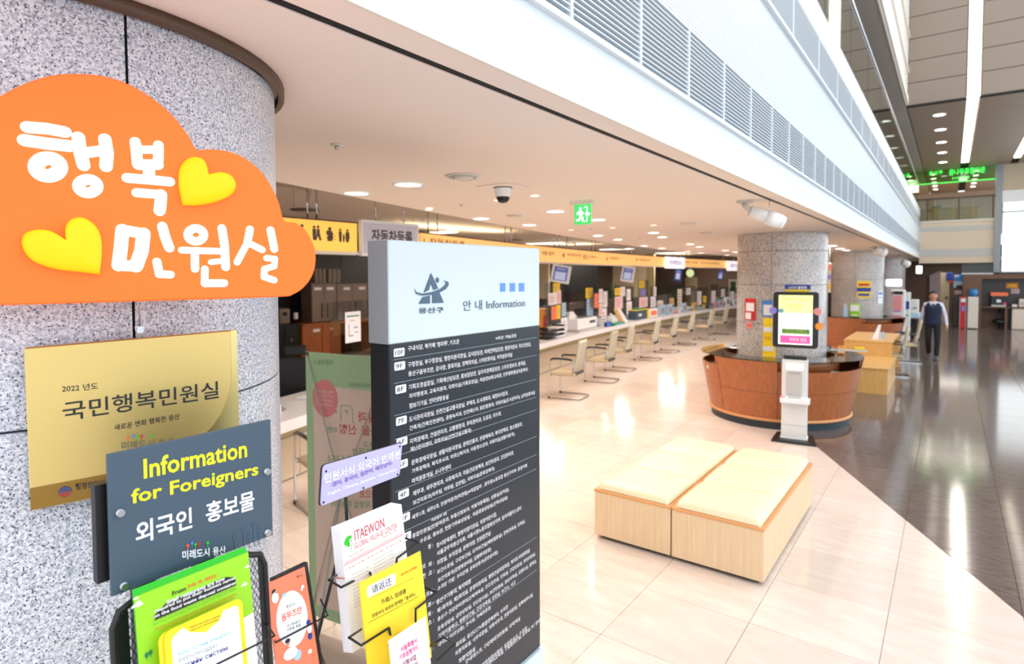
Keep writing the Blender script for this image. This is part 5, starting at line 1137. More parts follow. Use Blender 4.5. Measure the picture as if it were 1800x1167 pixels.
screen('ninth clear partition, with one narrow white notice', 1204, 1222, 503, [(1206, 1213, 506, 518, 'paper')], .42)
screen('tenth clear partition, with white and yellow notices', 1222, 1245, 505, [(1225, 1232, 512, 536, 'paper'), (1235, 1241, 520, 532, 'yellow'), (1234, 1242, 535, 549, 'yellow')], .3)
screen('eleventh clear partition, with a white notice near the column', 1248, 1262, 500, [(1250, 1257, 511, 532, 'paper')], .42)
screen('twelfth clear partition, with two white notices near the column', 1264, 1280, 504, [(1267, 1273, 508, 522, 'paper'), (1268, 1280, 524, 545, 'softblue')], .42)
screen('last clear partition left of the big column', 1281, 1296, 506, [(1283, 1290, 512, 540, 'paper'), (1291, 1296, 516, 544, 'palepink')], .35)
# document trays
o, w, h = citem('document_tray', 'black three-tier document tray with white paper beside the directory board', 951, 981, 571, 'blackp', .3, cat='tray')
for k in range(3):
    z = k*h/3; tr_ = MB().box(-w/2, w/2, -.15, .15, z, z+.008).box(-w/2, -w/2+.01, -.15, .15, z, z+h/3*.8).box(w/2-.01, w/2, -.15, .15, z, z+h/3*.8).build('tray', 'blackp', o); MB().box(-.0, w/2-.015, -.17, .1, z+.01, z+.03).build('paper_pile', 'paper', tr_)
pages('paper_pad', 'grey pad lying right of the black document tray', 'stationery', *tuple(onc(985, .2))[:2], .752, .22, .16, -1.2, 3, 'machine')
# printer
o, w, h = citem('printer', 'white desktop printer with raised paper feed on the counter', 1004, 1038, 558, 'white', .32)
MB().box(-w/2, w/2, -.17, .15, .05, h).build('body', 'white', o, bevel=.02, seg=2); MB().box(-w/2-.01, w/2+.01, -.2, .16, 0, .05).build('base_tray', 'machine', o); MB().box(-w*.2, w*.42, -.1, .05, h, h+.012).build('output_slot', 'blackp', o)
m = MB(); m.add([(-w*.45, .06, h), (-w*.05, .06, h), (-w*.1, .16, h+.15), (-w*.5, .16, h+.15), (-w*.45, .07, h), (-w*.05, .07, h), (-w*.1, .17, h+.15), (-w*.5, .17, h+.15)], [(0, 1, 2, 3), (7, 6, 5, 4), (0, 4, 5, 1), (3, 2, 6, 7), (0, 3, 7, 4), (1, 5, 6, 2)]); m.build('paper_feed', 'paper', o); MB().box(w*.1, w*.4, -.172, -.17, h*.55, h*.75).build('control_panel', 'ink', o)
o, w, h = citem('tape_dispenser', 'round navy tape dispenser right of the printer', 1043, 1051, 566, 'navy', .35, cat='dispenser')
MB().cyl((0, -.03, h/2), (0, .03, h/2), h/2, n=20).build('reel', 'navy', o); MB().box(-w/2, w/2, -.035, .035, 0, h*.3).build('base', 'blackp', o); MB().cyl((0, -.032, h/2), (0, -.03, h/2), h/4, n=16).build('core', 'white', o)
plain('orange_flower_box', 'orange plush flower box behind the first partition', 949, 960, 542, 'ora', .6, 'red', cat='box')
plain('blue_box', 'small blue box in front of the pump bottles', 1064, 1073, 566, 'navy', .12, 'blue', .06, cat='box')
bottle('white pump bottle just right of the blue box', 1072, 1077, 551, 'white', .2); bottle('second white pump bottle right of the blue box', 1078, 1082, 554, 'white', .24)
plain('green_tray', 'flat green tray on the counter edge', 1075, 1094, 567, 'dgreen', .1, 'teal', .15, cat='tray')
o, w, h = citem('brochure_easel', 'leaning brown easel of white brochures on the counter', 1081, 1099, 543, 'birchy', .22, cat='easel')
for k in range(2): m = MB(); x = -w*.2+k*w*.3; m.add([(x, -.1, 0), (x+w*.35, -.1, 0), (x+w*.1, .05, h), (x-w*.25, .05, h), (x, -.08, 0), (x+w*.35, -.08, 0), (x+w*.1, .07, h), (x-w*.25, .07, h)], [(0, 1, 2, 3), (7, 6, 5, 4), (0, 4, 5, 1), (3, 2, 6, 7), (0, 3, 7, 4), (1, 5, 6, 2)]); m.build('easel_panel' if k == 0 else 'brochure', 'birchy' if k == 0 else 'paper', o)
o, w, h = citem('navy_box', 'navy box with yellow frame and green lid on the counter', 1111, 1135, 541, 'navy', .3, cat='box')
MB().box(-w/2, w/2, -.12, .12, 0, h*.82).build('body', 'slate', o, bevel=.004); MB().box(-w/2-.01, w/2+.01, -.13, .13, h*.82, h*.87).build('rim', 'yellow', o); MB().box(-w*.3, w*.1, -.1, .1, h*.87, h).build('lid', 'dgreen', o); MB().box(-w*.3, -w*.1, -.123, -.12, h*.3, h*.5).build('badge', 'paper', o); MB().box(w*.32, w*.48, -.125, -.12, 0, h*.8).build('side_band', 'yellow', o)
plain('white_folder', 'white curved folder stand with orange mark right of the navy box', 1139, 1153, 542, 'paper', .25, 'orange')
plain('document_box', 'cream document box behind the white folder stand', 1147, 1163, 529, 'bannerpink', .5, 'ora', cat='box')
for a, b, t, m_, l in ((1158, 1167, 536, 'softblue', 'pale blue box standing left of the curved partition'), (1172, 1180, 535, 'softblue', 'pale blue box standing below the curved partition'), (1181, 1190, 547, 'bpink', 'small pink box below the curved partition'), (1194, 1198, 542, 'paper', 'slim white carton right of the curved partition'), (1198, 1204, 533, 'softblue', 'light blue bottle-shaped carton under the narrow white notice'), (1207, 1217, 540, 'machine', 'grey telephone on a white stand on the counter'), (1217, 1226, 532, 'birchy', 'brown bear-shaped box on the counter'), (1229, 1236, 541, 'teal', 'mint box below the yellow notices'), (1243, 1252, 534, 'slate', 'dark slate box on the far counter'), (1254, 1261, 532, 'bpink', 'pink box on the far counter'), (1262, 1268, 527, 'softblue', 'pale blue carton on the far counter'), (1269, 1273, 530, 'bpink', 'slim pink carton on the far counter'), (1274, 1281, 522, 'white', 'white carton on the far counter'), (1281, 1285, 532, 'red', 'small red carton on the far counter'), (1288, 1293, 528, 'paper', 'last white carton before the big column')):
    plain('carton', l, a, b, t, m_, .22, 'greyink', .1, 'small cartons on the far counter', 'box')
# near piece of the counter seen left of the banner
p = Vector((cx(3.1)-.3, 3.1, .752)); slab('stapler', 'yellow stapler on the counter end next to the granite column', 'stapler', cx(2.95)-.25, 2.98, .752, .14, .05, .05, 'ora', 'yellow', 1.2)
pages('paper_stack', 'dark bound papers on the counter end next to the granite column', 'papers', cx(3.05)-.55, 3.1, .752, .3, .22, 1.3, 14, 'greyink')
slab('desk_calendar', 'small white and dark calendar on the counter end behind the yellow stapler', 'calendar', cx(3.1)-.38, 3.2, .752, .16, .06, .08, 'paper', 'ink', 1.1)
plain('storage_box', 'white low box on the counter right behind the green banner', 529, 545, 697, 'white', .5, 'softblue', .2, cat='box')
# ================================================================= LIT SIGN BAND OVER THE COUNTER
sb = thing('sign_band', 'long curved amber lit sign band with desk numbers hanging over the counter', 'sign', (cx(12)+.45, 12, 2.3))
def bandx(y): return cx(y)+.47
secs = [(4.85, 11.5), (11.52, 16.9), (16.92, 22.3), (22.32, 26)]
for i, (a, b) in enumerate(secs):
    curve_strip('lit_panel', 'band', sb, .40, .47, 2.31, 2.575, a, b, 10)
    curve_strip('frame', 'rust', sb, .395, .475, 2.575, 2.59, a, b, 10); curve_strip('frame', 'offwhite', sb, .38, .475, 2.285, 2.31, a, b, 10)
def bandtext(mb, s_, ya, yb, z, h, bold=.012):
    def fn(vs, fs):
        x0 = min(v[0] for v in vs); x1 = max(v[0] for v in vs); y0_ = min(v[1] for v in vs); y1_ = max(v[1] for v in vs)
        mb.add([(bandx(ya+(v[0]-x0)/(x1-x0)*(yb-ya))+.003, ya+(v[0]-x0)/(x1-x0)*(yb-ya), z+(v[1]-y0_)/(y1_-y0_)*h) for v in vs], fs)
    mb.pend.append((s_, bold, fn))
t = MB()
for s_, a, b, z, h in (('1 자동차등록', 4.9, 5.9, 2.46, .07), ('개별 출력', 8.55, 9.1, 2.43, .07), ('4', 9.5, 9.62, 2.4, .1), ('자동차등록 전자세금', 9.75, 10.5, 2.44, .06), ('통합 5', 10.6, 10.95, 2.4, .09), ('차량취득세', 11.0, 11.4, 2.43, .05), ('6', 12.0, 12.12, 2.4, .09), ('민원접수', 12.25, 12.9, 2.43, .06), ('7', 14.1, 14.25, 2.4, .09), ('여권교부', 14.35, 15.2, 2.43, .06), ('통합 민원', 18.2, 19.6, 2.43, .06), ('9', 20.0, 20.15, 2.4, .09), ('무인민원발급', 20.3, 21.9, 2.42, .08)):
    bandtext(t, s_, a, b, z, h)
t.build('lettering', 'rust', sb)
for k, y in enumerate([5.05, 7.2, 9.2, 11.2, 13.6, 16, 18.5]):
    for dy in (0, .16): MB().cyl((bandx(y)-.035, y+dy, 2.575), (bandx(y)-.035, y+dy, ZC+.27), .009).build('hanging_rod', 'chrome', sb)
# yellow pictogram panel at the near end
PYl = Plane((-4.85, 0, 0), 0)
a, b = PYl.uv(470, 377), PYl.uv(628, 443); yb_ = b[0]; zt, zb_ = PYl.uv(628, 393)[1], b[1]
yp = thing('pictogram_panel', 'amber lit panel with brown family and nursing pictograms', 'sign', (-4.87, yb_-.8, zb_))
MB().box(-4.92, -4.85, yb_-1.7, yb_, zb_, zt).build('lit_panel', 'bandy', yp); MB().box(-4.93, -4.845, yb_-1.7, yb_+.01, zt, zt+.015).build('frame', 'rust', yp); MB().box(-4.94, -4.83, yb_-1.7, yb_+.01, zb_-.03, zb_-.002).build('frame', 'offwhite', yp)
def k4(x, y): return (450+x/K5, 300+y/K5)
def picto(parts_):
    m = MB()
    for s_ in parts_:
        if s_[0] == 'o': u, v = PYl.uv(*k4(s_[1], s_[2])); r = abs(PYl.uv(*k4(s_[1]+s_[3], s_[2]))[0]-u); m.prism(PYl, ell(u, v, r, r, 12), .001, .004)
        else: m.prism(PYl, PYl.px([k4(*q) for q in s_[1:]]), .001, .004)
    m.build('pictogram', 'rust', yp)
picto([('o', 290, 348, 9), ('p', (280, 362), (300, 362), (302, 400), (280, 398))])
picto([('o', 367, 356, 8), ('o', 392, 356, 8), ('p', (356, 368), (378, 366), (380, 400), (372, 438), (360, 438)), ('p', (384, 368), (402, 370), (402, 395), (414, 440), (402, 442), (392, 410), (380, 440), (370, 440), (384, 400))])
picto([('o', 466, 368, 10), ('p', (446, 378), (478, 380), (490, 405), (470, 425), (444, 400)), ('p', (446, 415), (490, 415), (482, 446), (454, 446)), ('o', 500, 412, 3), ('o', 500, 435, 3)])
picto([('o', 532, 374, 7), ('p', (522, 384), (542, 384), (540, 452), (526, 450)), ('o', 554, 408, 5), ('p', (548, 415), (560, 415), (558, 452), (550, 452)), ('o', 578, 378, 7), ('p', (568, 388), (588, 388), (592, 425), (584, 455), (572, 454), (564, 425))])
for dx in (0, .1): MB().cyl((-4.885, yb_-.55+dx, zt), (-4.885, yb_-.55+dx, ZC+.27), .009).build('hanging_rod', 'chrome', yp)
wl = PYl.uv(629, 392)[0]; 
hs = thing('hanging_sign', 'white hanging sign with dark vehicle registration lettering right of the pictogram panel', 'sign', (-4.8, wl+.4, 2.3))
z1_, z0_ = PYl.uv(680, 394)[1]+.02, PYl.uv(680, 448)[1]-.02; wr_ = PYl.uv(729, 398)[0]
MB().box(-4.84, -4.79, wl, wr_, z0_, z1_).build('panel', 'white', hs); MB().box(-4.789, -4.787, wl+.02, wr_-.02, z0_+.03, z1_-.03).build('panel_face', mat('sign_face_lilac', (206, 206, 222), .5), hs)
t = MB(); put(t, Plane((-4.785, 0, 0), 0), '자동차등록', wl+.12, PYl.uv(680, 424)[1]-.015, wr_-.1, .13, .001, .02); t.build('lettering', 'ink', hs)
for y in (wl+.2, wr_-.2): MB().cyl((-4.815, y, z1_), (-4.815, y, ZC+.27), .007).build('hanging_rod', 'chrome', hs)
for k, (xa, xb, yt, yb2, tx, lab) in enumerate(((1168, 1201, 452, 472, '민원접수', 'white box sign reading civil service over the middle of the counter'), (1277, 1300, 459, 476, '무인', 'white box sign over the counter next to the big column'))):
    A = atz(xa, yt, 2.61); ya_ = None
    lo = 5
    def solve(px):
        r = ray(px, 470); lo, hi = 1.0, 45.0
        for _ in range(50):
            t_ = (lo+hi)/2; p = EYE+r*(t_/r.length)
            if p.x > bandx(p.y)+.05: lo = t_
            else: hi = t_
        return p
    A, B = solve(xa), solve(xb); c_ = (A+B)/2; w = (B-A).length; az = math.atan2(B.y-A.y, B.x-A.x)
    zt, zb_ = aty((xa+xb)/2, yt, c_.y).z, aty((xa+xb)/2, yb2, c_.y).z
    o = thing('box_sign', lab, 'sign', (c_.x, c_.y, zb_), 'white lit box signs over the counter', world=False); o.rotation_euler = (0, 0, az)
    MB().box(-w/2, w/2, -.06, .0, 0, zt-zb_).build('case', mat('lit_white_sign', (250, 246, 250), .5, emit=.7), o, bevel=.01)
    t = MB(); lput(t, tx, -w*.35, (zt-zb_)*.3, w*.3, (zt-zb_)*.4, -.063, .02); t.build('lettering', 'purple', o)
    MB().box(-.02, .02, -.04, -.02, zt-zb_, 2.69-zb_).build('hanging_rod', 'chrome', o)
def hang_screen(label, x0, x1, yt, yb2, white=True):
    P = onc((x0+x1)/2, -.25); A, B = onc(x0, -.25), onc(x1, -.25)
    P = (A+B)/2; w = (B-A).length*.93; az = math.atan2(B.y-A.y, B.x-A.x)*.35
    w = (aty(x1, yt, P.y)-aty(x0, yt, P.y)).length*.9
    zt, zb_ = aty((x0+x1)/2, yt, P.y).z, aty((x0+x1)/2, yb2, P.y).z; H_ = zt-zb_
    o = thing('number_display', label, 'display', (P.x, P.y, zb_), 'hanging number displays over the counter', world=False); o.rotation_euler = (math.radians(-6), math.radians(9), math.radians(20))
    MB().box(-w/2, w/2, 0, .05, 0, H_).build('case', 'white' if white else 'navy', o, bevel=.012, seg=2)
    s_ = MB().box(-w*.36, w*.36, -.004, 0, H_*.12, H_*.88).build('screen', 'screen', o); MB().box(-w*.28, w*.28, -.007, -.004, H_*.16, H_*.6).build('ticket_number', 'screenlt', s_)
    t = MB(); lput(t, '대기인수', -w*.22, H_*.7, w*.22, H_*.1, -.006, .02); t.build('lettering', 'paper', s_)
    MB().cyl((0, .06, H_*.7), (0, .06, 2.69+.27-zb_), .012).build('hanging_rod', 'machine', o)
hang_screen('number display nearest the directory board, hanging under the sign band', 966, 998, 465, 497)
hang_screen('second number display hanging under the sign band', 1089, 1112, 468, 495)
hang_screen('third number display, blue and red, under the middle white box sign', 1183, 1196, 471, 494, False)
hang_screen('fourth number display, blue and violet, near the big column', 1259, 1270, 475, 492, False)
# ================================================================= BACK OFFICE
def box_at(name, label, cat, x0p, x1p, ytp, ybp, Y, dep, m, par=None, bev=.005):
    A, B = aty(x0p, ybp, Y), aty(x1p, ytp, Y); o = thing(name, label, cat, ((A.x+B.x)/2, Y, A.z)) if par is None else par
    return o, A.x, B.x, A.z, B.z
XO = -12.2
PO2 = Plane((XO, 0, 0), 0)
def opx(x, y): return PO2.uv(x, y)
# dark glossy upper wall panels behind the cabinets, taupe cabinets, wood lower cabinets
dk = thing('dark_wall_panels', 'dark glossy panels covering the back office wall', 'panelling', (-13.1, 8, 0))
for k in range(14): MB().box(-13.19, -13.12, 1+k*1.5, 2.49+k*1.5, 0, 2.95).build('panel', 'darkoff', dk)
K1a = 1109/190
def a1(x, y): return (470+x/K1a, 420+y/K1a)
def wallbox(par, nm, xa, ya, xb, yb, m, dep=.4, front=0, floor=False):
    A, B = PO2.uv(*a1(xa, yb)), PO2.uv(*a1(xb, ya)); z0 = 0 if floor else A[1]
    return MB().box(XO-dep, XO+front, A[0], B[0], z0, B[1]).build(nm, m, par, bevel=.004), A[0], B[0], z0, B[1]
for lab, x0, x1 in (('left taupe wall cabinet with two doors on the wood base units', 458, 710), ('right taupe wall cabinet with two doors on the wood base units', 718, 1030)):
    A, B = PO2.uv(*a1(x0, 860)), PO2.uv(*a1(x1, 450)); o = thing('storage_cabinet', lab, 'cabinet', (XO-.2, (A[0]+B[0])/2, A[1]), 'taupe cabinets')
    zb_ = PO2.uv(*a1(500, 856))[1]; MB().box(XO-.42, XO-.02, A[0], B[0], zb_, B[1]).build('carcass', 'brownoff', o); mid = (A[0]+B[0])/2
    for s_, e_ in ((A[0]+.01, mid-.004), (mid+.004, B[0]-.01)):
        d = MB().box(XO-.02, XO, s_, e_, zb_+.01, B[1]-.02).build('door', 'cab', o, bevel=.003); MB().cyl((XO+.02, (mid-.08 if e_ < mid else mid+.08), zb_+.1), (XO+.02, (mid-.08 if e_ < mid else mid+.08), zb_+.45), .01, n=8).build('handle', 'blackp', d); MB().box(XO, XO+.003, e_-.28, e_-.08, B[1]-.17, B[1]-.1).build('name_label', 'paper', d)
lw = thing('base_cabinets', 'orange-brown wood base cabinets with dark knee space under the taupe cabinets', 'cabinet', (XO+.1, 9, 0))
A = PO2.uv(*a1(295, 860)); B = PO2.uv(*a1(1100, 900)); zT = PO2.uv(*a1(500, 858))[1]
MB().box(XO-.42, XO+.25, A[0], B[0]+3, zT-.05, zT-.003).build('worktop', 'cherry', lw)
for k in range(8):
    y_ = A[0]+k*1.1
    if k == 1: continue
    MB().box(XO-.4, XO+.2, y_+.01, y_+1.09, .05, zT-.055).build('carcass', 'cherry', lw)
    d = MB().box(XO+.2, XO+.22, y_+.02, y_+.53, .08, zT-.07).build('door', 'cherry', lw); MB().box(XO+.22, XO+.225, y_+.3, y_+.48, zT-.2, zT-.13).build('name_label', 'paper', d); MB().box(XO+.2, XO+.22, y_+.56, y_+1.07, .08, zT-.07).build('door', 'cherry', lw)
bx = thing('black_locker', 'tall black locker at the left end of the wood base cabinets', 'locker', (XO, A[0]-1.1, 0)); q = PO2.uv(*a1(80, 880))
MB().box(XO-.4, XO+.2, q[0]-.6, A[0]-.05, 0, q[1]).build('carcass', 'blackp', bx, bevel=.01); MB().box(XO+.2, XO+.22, q[0]+.1, A[0]-.1, .1, q[1]-.05).build('door', 'black', bx); MB().cyl((XO+.22, q[0]+.25, q[1]-.35), (XO+.25, q[0]+.25, q[1]-.35), .04).build('lock', 'chrome', bx)
u0_ = PO2.uv(*a1(130, 865)); u1_ = PO2.uv(*a1(235, 712)); cm = thing('coffee_machine', 'pale grey coffee machine standing on the black locker', 'machine', (XO, (u0_[0]+u1_[0])/2, q[1]))
MB().box(XO-.3, XO+.0, u0_[0], u1_[0], q[1], u1_[1]).build('body', 'brownp', cm, bevel=.02); MB().box(XO, XO+.03, u0_[0]+.1, u1_[0]-.15, q[1]+.1, u1_[1]-.25).build('brew_bay', 'blackp', cm); MB().cyl((XO, u0_[0]+.12, u1_[1]-.12), (XO+.03, u0_[0]+.12, u1_[1]-.12), .05).build('dial', 'black', cm); MB().cyl((XO+.08, u0_[0]+.35, q[1]+.1), (XO+.08, u0_[0]+.35, q[1]+.25), .05).build('drip_cup', 'white', cm)
# shiny shelf in the upper recess
for k, (x0, x1, y0_, y1_, m_) in enumerate(((510, 630, 305, 345, 'machine'), (650, 780, 310, 385, 'machine'))):
    A, B = PO2.uv(*a1(x0, y1_)), PO2.uv(*a1(x1, y0_)); o = thing('ceiling_file_box', ['left', 'right'][k]+' row of pale boxes stored on top of the taupe cabinets', 'box', (XO-.3, (A[0]+B[0])/2, PO2.uv(*a1(600, 450))[1]))
    z0_ = PO2.uv(*a1(600, 450))[1]
    for j in range(3): w_ = (B[0]-A[0])/3; MB().box(XO-.35, XO-.1, A[0]+j*w_+.01, A[0]+(j+1)*w_-.01, z0_+.001, B[1]).build('box', 'brownp', o)
# partition glass with notice at the near counter
pp = onc(600, .45)
o = thing('acrylic_screen', 'large clear partition with a white map notice beside the green banner', 'partition', (pp.x, pp.y, .752), world=False)
A, B = onc(580, .45), onc(662, .45); w = (B-A).length; o.rotation_euler = (0, 0, math.atan2(B.y-A.y, B.x-A.x)); o.location = ((A.x+B.x)/2, (A.y+B.y)/2, .752)
zt = aty(620, 528, o.location.y).z-.752; MB().box(-w/2, w/2, -.003, .003, 0, zt).build('pane', 'acryl', o); MB().box(-w/2, -w/2+.05, -.1, .1, 0, .012).build('foot', 'machine', o)
n0_, n1_ = -w/2+w*(604-580)/82, -w/2+w*(631-580)/82; z0_, z1_ = aty(617, 600, o.location.y).z-.752, aty(617, 547, o.location.y).z-.752
nt_ = MB().box(n0_, n1_, -.006, -.004, z0_, z1_).build('notice_sheet', 'paper', o); MB().box(n0_+.03, n1_-.03, -.008, -.0065, z1_-.06, z1_-.045).build('green_rule', 'dgreen', nt_)
m = MB(); 
for (a_, b_, c_, d_) in ((.2, .5, .2, .24), (.2, .24, .24, .6), (.6, .85, .3, .33), (.55, .8, .45, .5), (.3, .6, .7, .72)): m.box(n0_+(n1_-n0_)*a_, n0_+(n1_-n0_)*b_, -.008, -.0065, z0_+(z1_-z0_)*c_, z0_+(z1_-z0_)*d_)
m.build('map_print', 'greyink', nt_)
# office chair behind the counter
oc = thing('office_chair', 'black mesh office chair behind the counter next to the granite column', 'chair', (cx(3.4)-1.2, 3.9, 0), world=False)
MB().box(-.25, .25, -.25, .25, .45, .52).build('seat', 'blackp', oc, bevel=.03, seg=2); MB().box(-.24, .24, .22, .27, .6, 1.12).build('backrest', 'blackp', oc, bevel=.025, seg=2); MB().box(-.13, .13, .23, .27, 1.14, 1.26).build('headrest', 'blackp', oc, bevel=.02, seg=2)
MB().cyl((0, 0, .1), (0, 0, .45), .03).build('gas_column', 'chrome', oc); MB().cyl((0, .24, .5), (0, .24, .65), .03).build('back_bracket', 'blackp', oc)
for k in range(5): a_ = 2*math.pi*k/5; MB().tube([(0, 0, .12), (.28*math.cos(a_), .28*math.sin(a_), .07)], .02).build('leg', 'blackp', oc); MB().cyl((.28*math.cos(a_), .28*math.sin(a_)-.02, .03), (.28*math.cos(a_), .28*math.sin(a_)+.02, .03), .03).build('caster', 'blackp', oc)
oc.rotation_euler = (0, 0, -2.2)
oc.location = (onc(520, 1.25).x, onc(520, 1.25).y, 0)
# grey low screens, hanging TV, lit walls of the middle office
pt = thing('desk_dividers', 'grey fabric desk dividers behind the counter', 'divider', (cx(10)-1.95, 10, 0))
for k in range(10): y_ = 6.5+1.7*k; MB().box(cx(y_)-1.95, cx(y_)-1.90, y_, y_+1.6, 0, 1.25).build('panel', mat('divider_grey', (108, 100, 98), .8) if 'divider_grey' not in bpy.data.materials else bpy.data.materials['divider_grey'], pt)
for k in range(8):
    y_ = 7.4+1.75*k; x_ = cx(y_)-1.35; lab = ['first', 'second', 'third', 'fourth', 'fifth', 'sixth', 'seventh', 'eighth'][k]
    o = thing('monitor', f'{lab} black monitor from the directory board on the clerks\' desks', 'monitor', (x_, y_, .75), 'black monitors behind the counter', world=False)
    MB().box(-.02, .01, -.25, .25, .09, .38).build('panel', 'blackp', o, bevel=.006); MB().box(-.03, -.02, -.03, .03, .02, .2).build('stand', 'blackp', o); MB().box(-.1, .06, -.12, .12, 0, .02).build('foot', 'blackp', o)
curve_desk = curve_strip
wd = thing('clerks_desk', 'long clerks desk just behind the white counter', 'desk', (cx(12)-1.3, 12, 0)); curve_strip('desk_top', 'machine', wd, -1.65, -.95, .71, .748, 5, 24, 20); curve_strip('modesty_panel', 'machine', wd, -1.62, -1.6, 0, .705, 5, 24, 20)
tv0, tv1 = aty(976, 466, 15.3), aty(1045, 514, 15.3)
tv = thing('hanging_television', 'large black television hanging behind the first number display', 'television', ((tv0.x+tv1.x)/2, 15.3, 2), world=False)
w = tv1.x-tv0.x; MB().box(-w/2, w/2, 0, .08, tv1.z-2, tv0.z-2+.0).build('screen', 'black', tv, bevel=.01); MB().box(-w/2-.02, w/2+.02, .01, .07, tv1.z-2-.03, tv1.z-2).build('lower_bezel', 'blackp', tv); MB().cyl((0, .05, tv0.z-2), (0, .05, .99), .03).build('ceiling_pole', 'blackp', tv); tv.rotation_euler = (0, 0, .25)
S(MB().box(-13.2, -11.1, 29.2, 29.3, 0, 3.0).build('wall_2', 'beigew'))
for k, (x0, x1, yt, yb2, Y, m_, nm) in enumerate(((943, 964, 468, 500, 18, 'beigew', 'wall_3'), (1040, 1135, 472, 575, 26, 'beigew', 'wall_4'), (1135, 1150, 465, 575, 24, 'olive', 'wall_5'), (1150, 1200, 470, 575, 27, 'darkoff', 'wall_6'), (1200, 1300, 478, 575, 29, 'brownoff', 'wall_7'))):
    A, B = aty(x0, yb2, Y), aty(x1, yt, Y); S(MB().box(A.x, B.x, Y, Y+.1, 0 if k else 1.2, 2.95).build(nm, m_))
A, B = aty(1052, 540, 25.9), aty(1066, 490, 25.9); o = MB().box(A.x, B.x, 25.88, 25.9, A.z, B.z).build('window_2', 'window'); S(o)
A, B = aty(1204, 560, 28.9), aty(1226, 487, 28.9); o = MB().box(A.x, B.x, 28.86, 28.95, 0, B.z).build('door_2', 'beige_door' if False else bpy.data.materials['beige_door']); S(o)
fr = thing('framed_picture', 'framed green picture on the brown office wall left of the big column', 'picture', (aty(1288, 530, 28.9).x, 28.95, 1.2)); A, B = aty(1280, 530, 28.9), aty(1296, 491, 28.9)
MB().box(A.x, B.x, 28.95, 28.998, A.z, B.z).build('frame', 'machine', fr); MB().box(A.x+.08, B.x-.08, 28.94, 28.95, A.z+.1, B.z-.1).build('picture', 'leaf', fr)
wc = thing('wall_clock', 'round pale green wall clock above the far office', 'clock', tuple(aty(1213, 480, 28.8))); p = aty(1213, 480, 28.8); MB().cyl(p, p+Vector((0, .04, 0)), .22, n=24).build('case', 'machine', wc); MB().cyl(p-Vector((0, .01, 0)), p, .19, n=24).build('dial', mat('clock_green', (230, 250, 190), .5, emit=.7), wc)
def plant(label, px, yt, yb2, Y, n=40, r=.35):
    A, B = aty(px, yb2, Y), aty(px, yt, Y); o = thing('potted_plant', label, 'plant', (A.x, Y, 0)); rnd = random.Random(px)
    z0 = .55; MB().lathe([(0, 0), (.16, 0), (.22, z0), (.18, z0), (0, z0-.04)], (A.x, Y, 0), 16).build('pot', 'offwhite', o); H_ = B.z-z0
    m = MB()
    for k in range(n):
        a_ = rnd.random()*6.28; l = H_*(.5+.5*rnd.random()); rr = r*(.3+.7*rnd.random()); d = Vector((math.cos(a_), math.sin(a_), 0)); s_ = Vector((-d.y, d.x, 0))*.03; b_ = Vector((A.x, Y, z0-.03)); p1 = b_+d*rr*.4+Vector((0, 0, l*.7)); p2 = b_+d*rr+Vector((0, 0, l))
        m.add([b_-s_*.3, b_+s_*.3, p1+s_, p1-s_, p2], [(0, 1, 2, 3), (3, 2, 4)])
    m.build('leaves', 'leaf', o, kind='stuff')
plant('dark spiky plant in front of the lit office window behind the counter', 1078, 492, 540, 20)
plant('bushy plant behind the second number display', 1104, 495, 540, 20.5); plant('plant with yellowish top behind the curved partition', 1190, 500, 540, 24, 50, .5); plant('low plant at the dark part of the back office', 1160, 505, 540, 23)
# ================================================================= CEILING THINGS
LP_ = [(600, 342.5), (718, 323.6), (843, 384), (930.5, 395), (976, 371), (1051, 386), (1051, 414), (1086, 421), (1149, 409), (1164.5, 416.5), (1132.6, 432), (1163.5, 436.5), (1213, 429), (1229.7, 434), (1203, 442.6), (1225, 445), (1275, 440.5), (1270, 449), (1292, 443)]
LN_ = ['leftmost, at the edge of the dark cove', 'big one left of the round air vent', 'first of the cove row right of the column', 'second of the cove row', 'left of the green exit sign', 'right of the green exit sign', 'below the green exit sign', 'right below the exit sign row', 'left one of the centre pair', 'right one of the centre pair', 'small left one under the centre pair', 'small right one under the centre pair', 'left one of the third pair', 'right one of the third pair', 'far left one above the middle box sign', 'far right one above the middle box sign', 'near the big column, upper', 'near the big column, lower', 'touching the edge of the big column']
for (x, y), l in zip(LP_, LN_):
    p = atz(x, y, ZC); p.x = max(p.x, ex(p.y)+.16)
    o = downlight(p, .085, 'lampw', f'bright recessed downlight in the low ceiling, {l}', 'bright downlights in the low ceiling')
    lamp('SPOT', 'downlight_beam', (p.x, p.y, ZC-.02), 78, (1, .88, .77), .06, spot=150)
for k in range(6):      # the same lights go on over the near part of the hall, behind the signs
    for x_, y_ in ((cx(-1+1.6*k)+2.0, -1+1.6*k),) if k < 2 else (): 
        p = Vector((x_, y_, ZC)); downlight(p, .085, 'lampw', f'recessed downlight in the low ceiling hidden behind the granite column, {["first", "second"][k]}', 'downlights behind the column'); lamp('SPOT', 'downlight_beam', (p.x, p.y, ZC-.02), 62, (1, .86, .7), .06, spot=150)
for (x, y), l in zip([(755, 365.5), (704, 372.5), (940, 343), (876, 351), (1077, 400), (1004, 404), (1149, 395.6)], ['right one of the pair over the banner', 'left one of the pair over the banner', 'right of the dome camera', 'just behind the dome camera', 'right below the exit sign', 'left below the exit sign', 'in the centre of the ceiling']):
    p = atz(x, y, ZC); p.x = max(p.x, ex(p.y)+.1); downlight(p, .04, 'lamps', f'small warm spotlight in the low ceiling, {l}', 'small warm spotlights in the low ceiling')
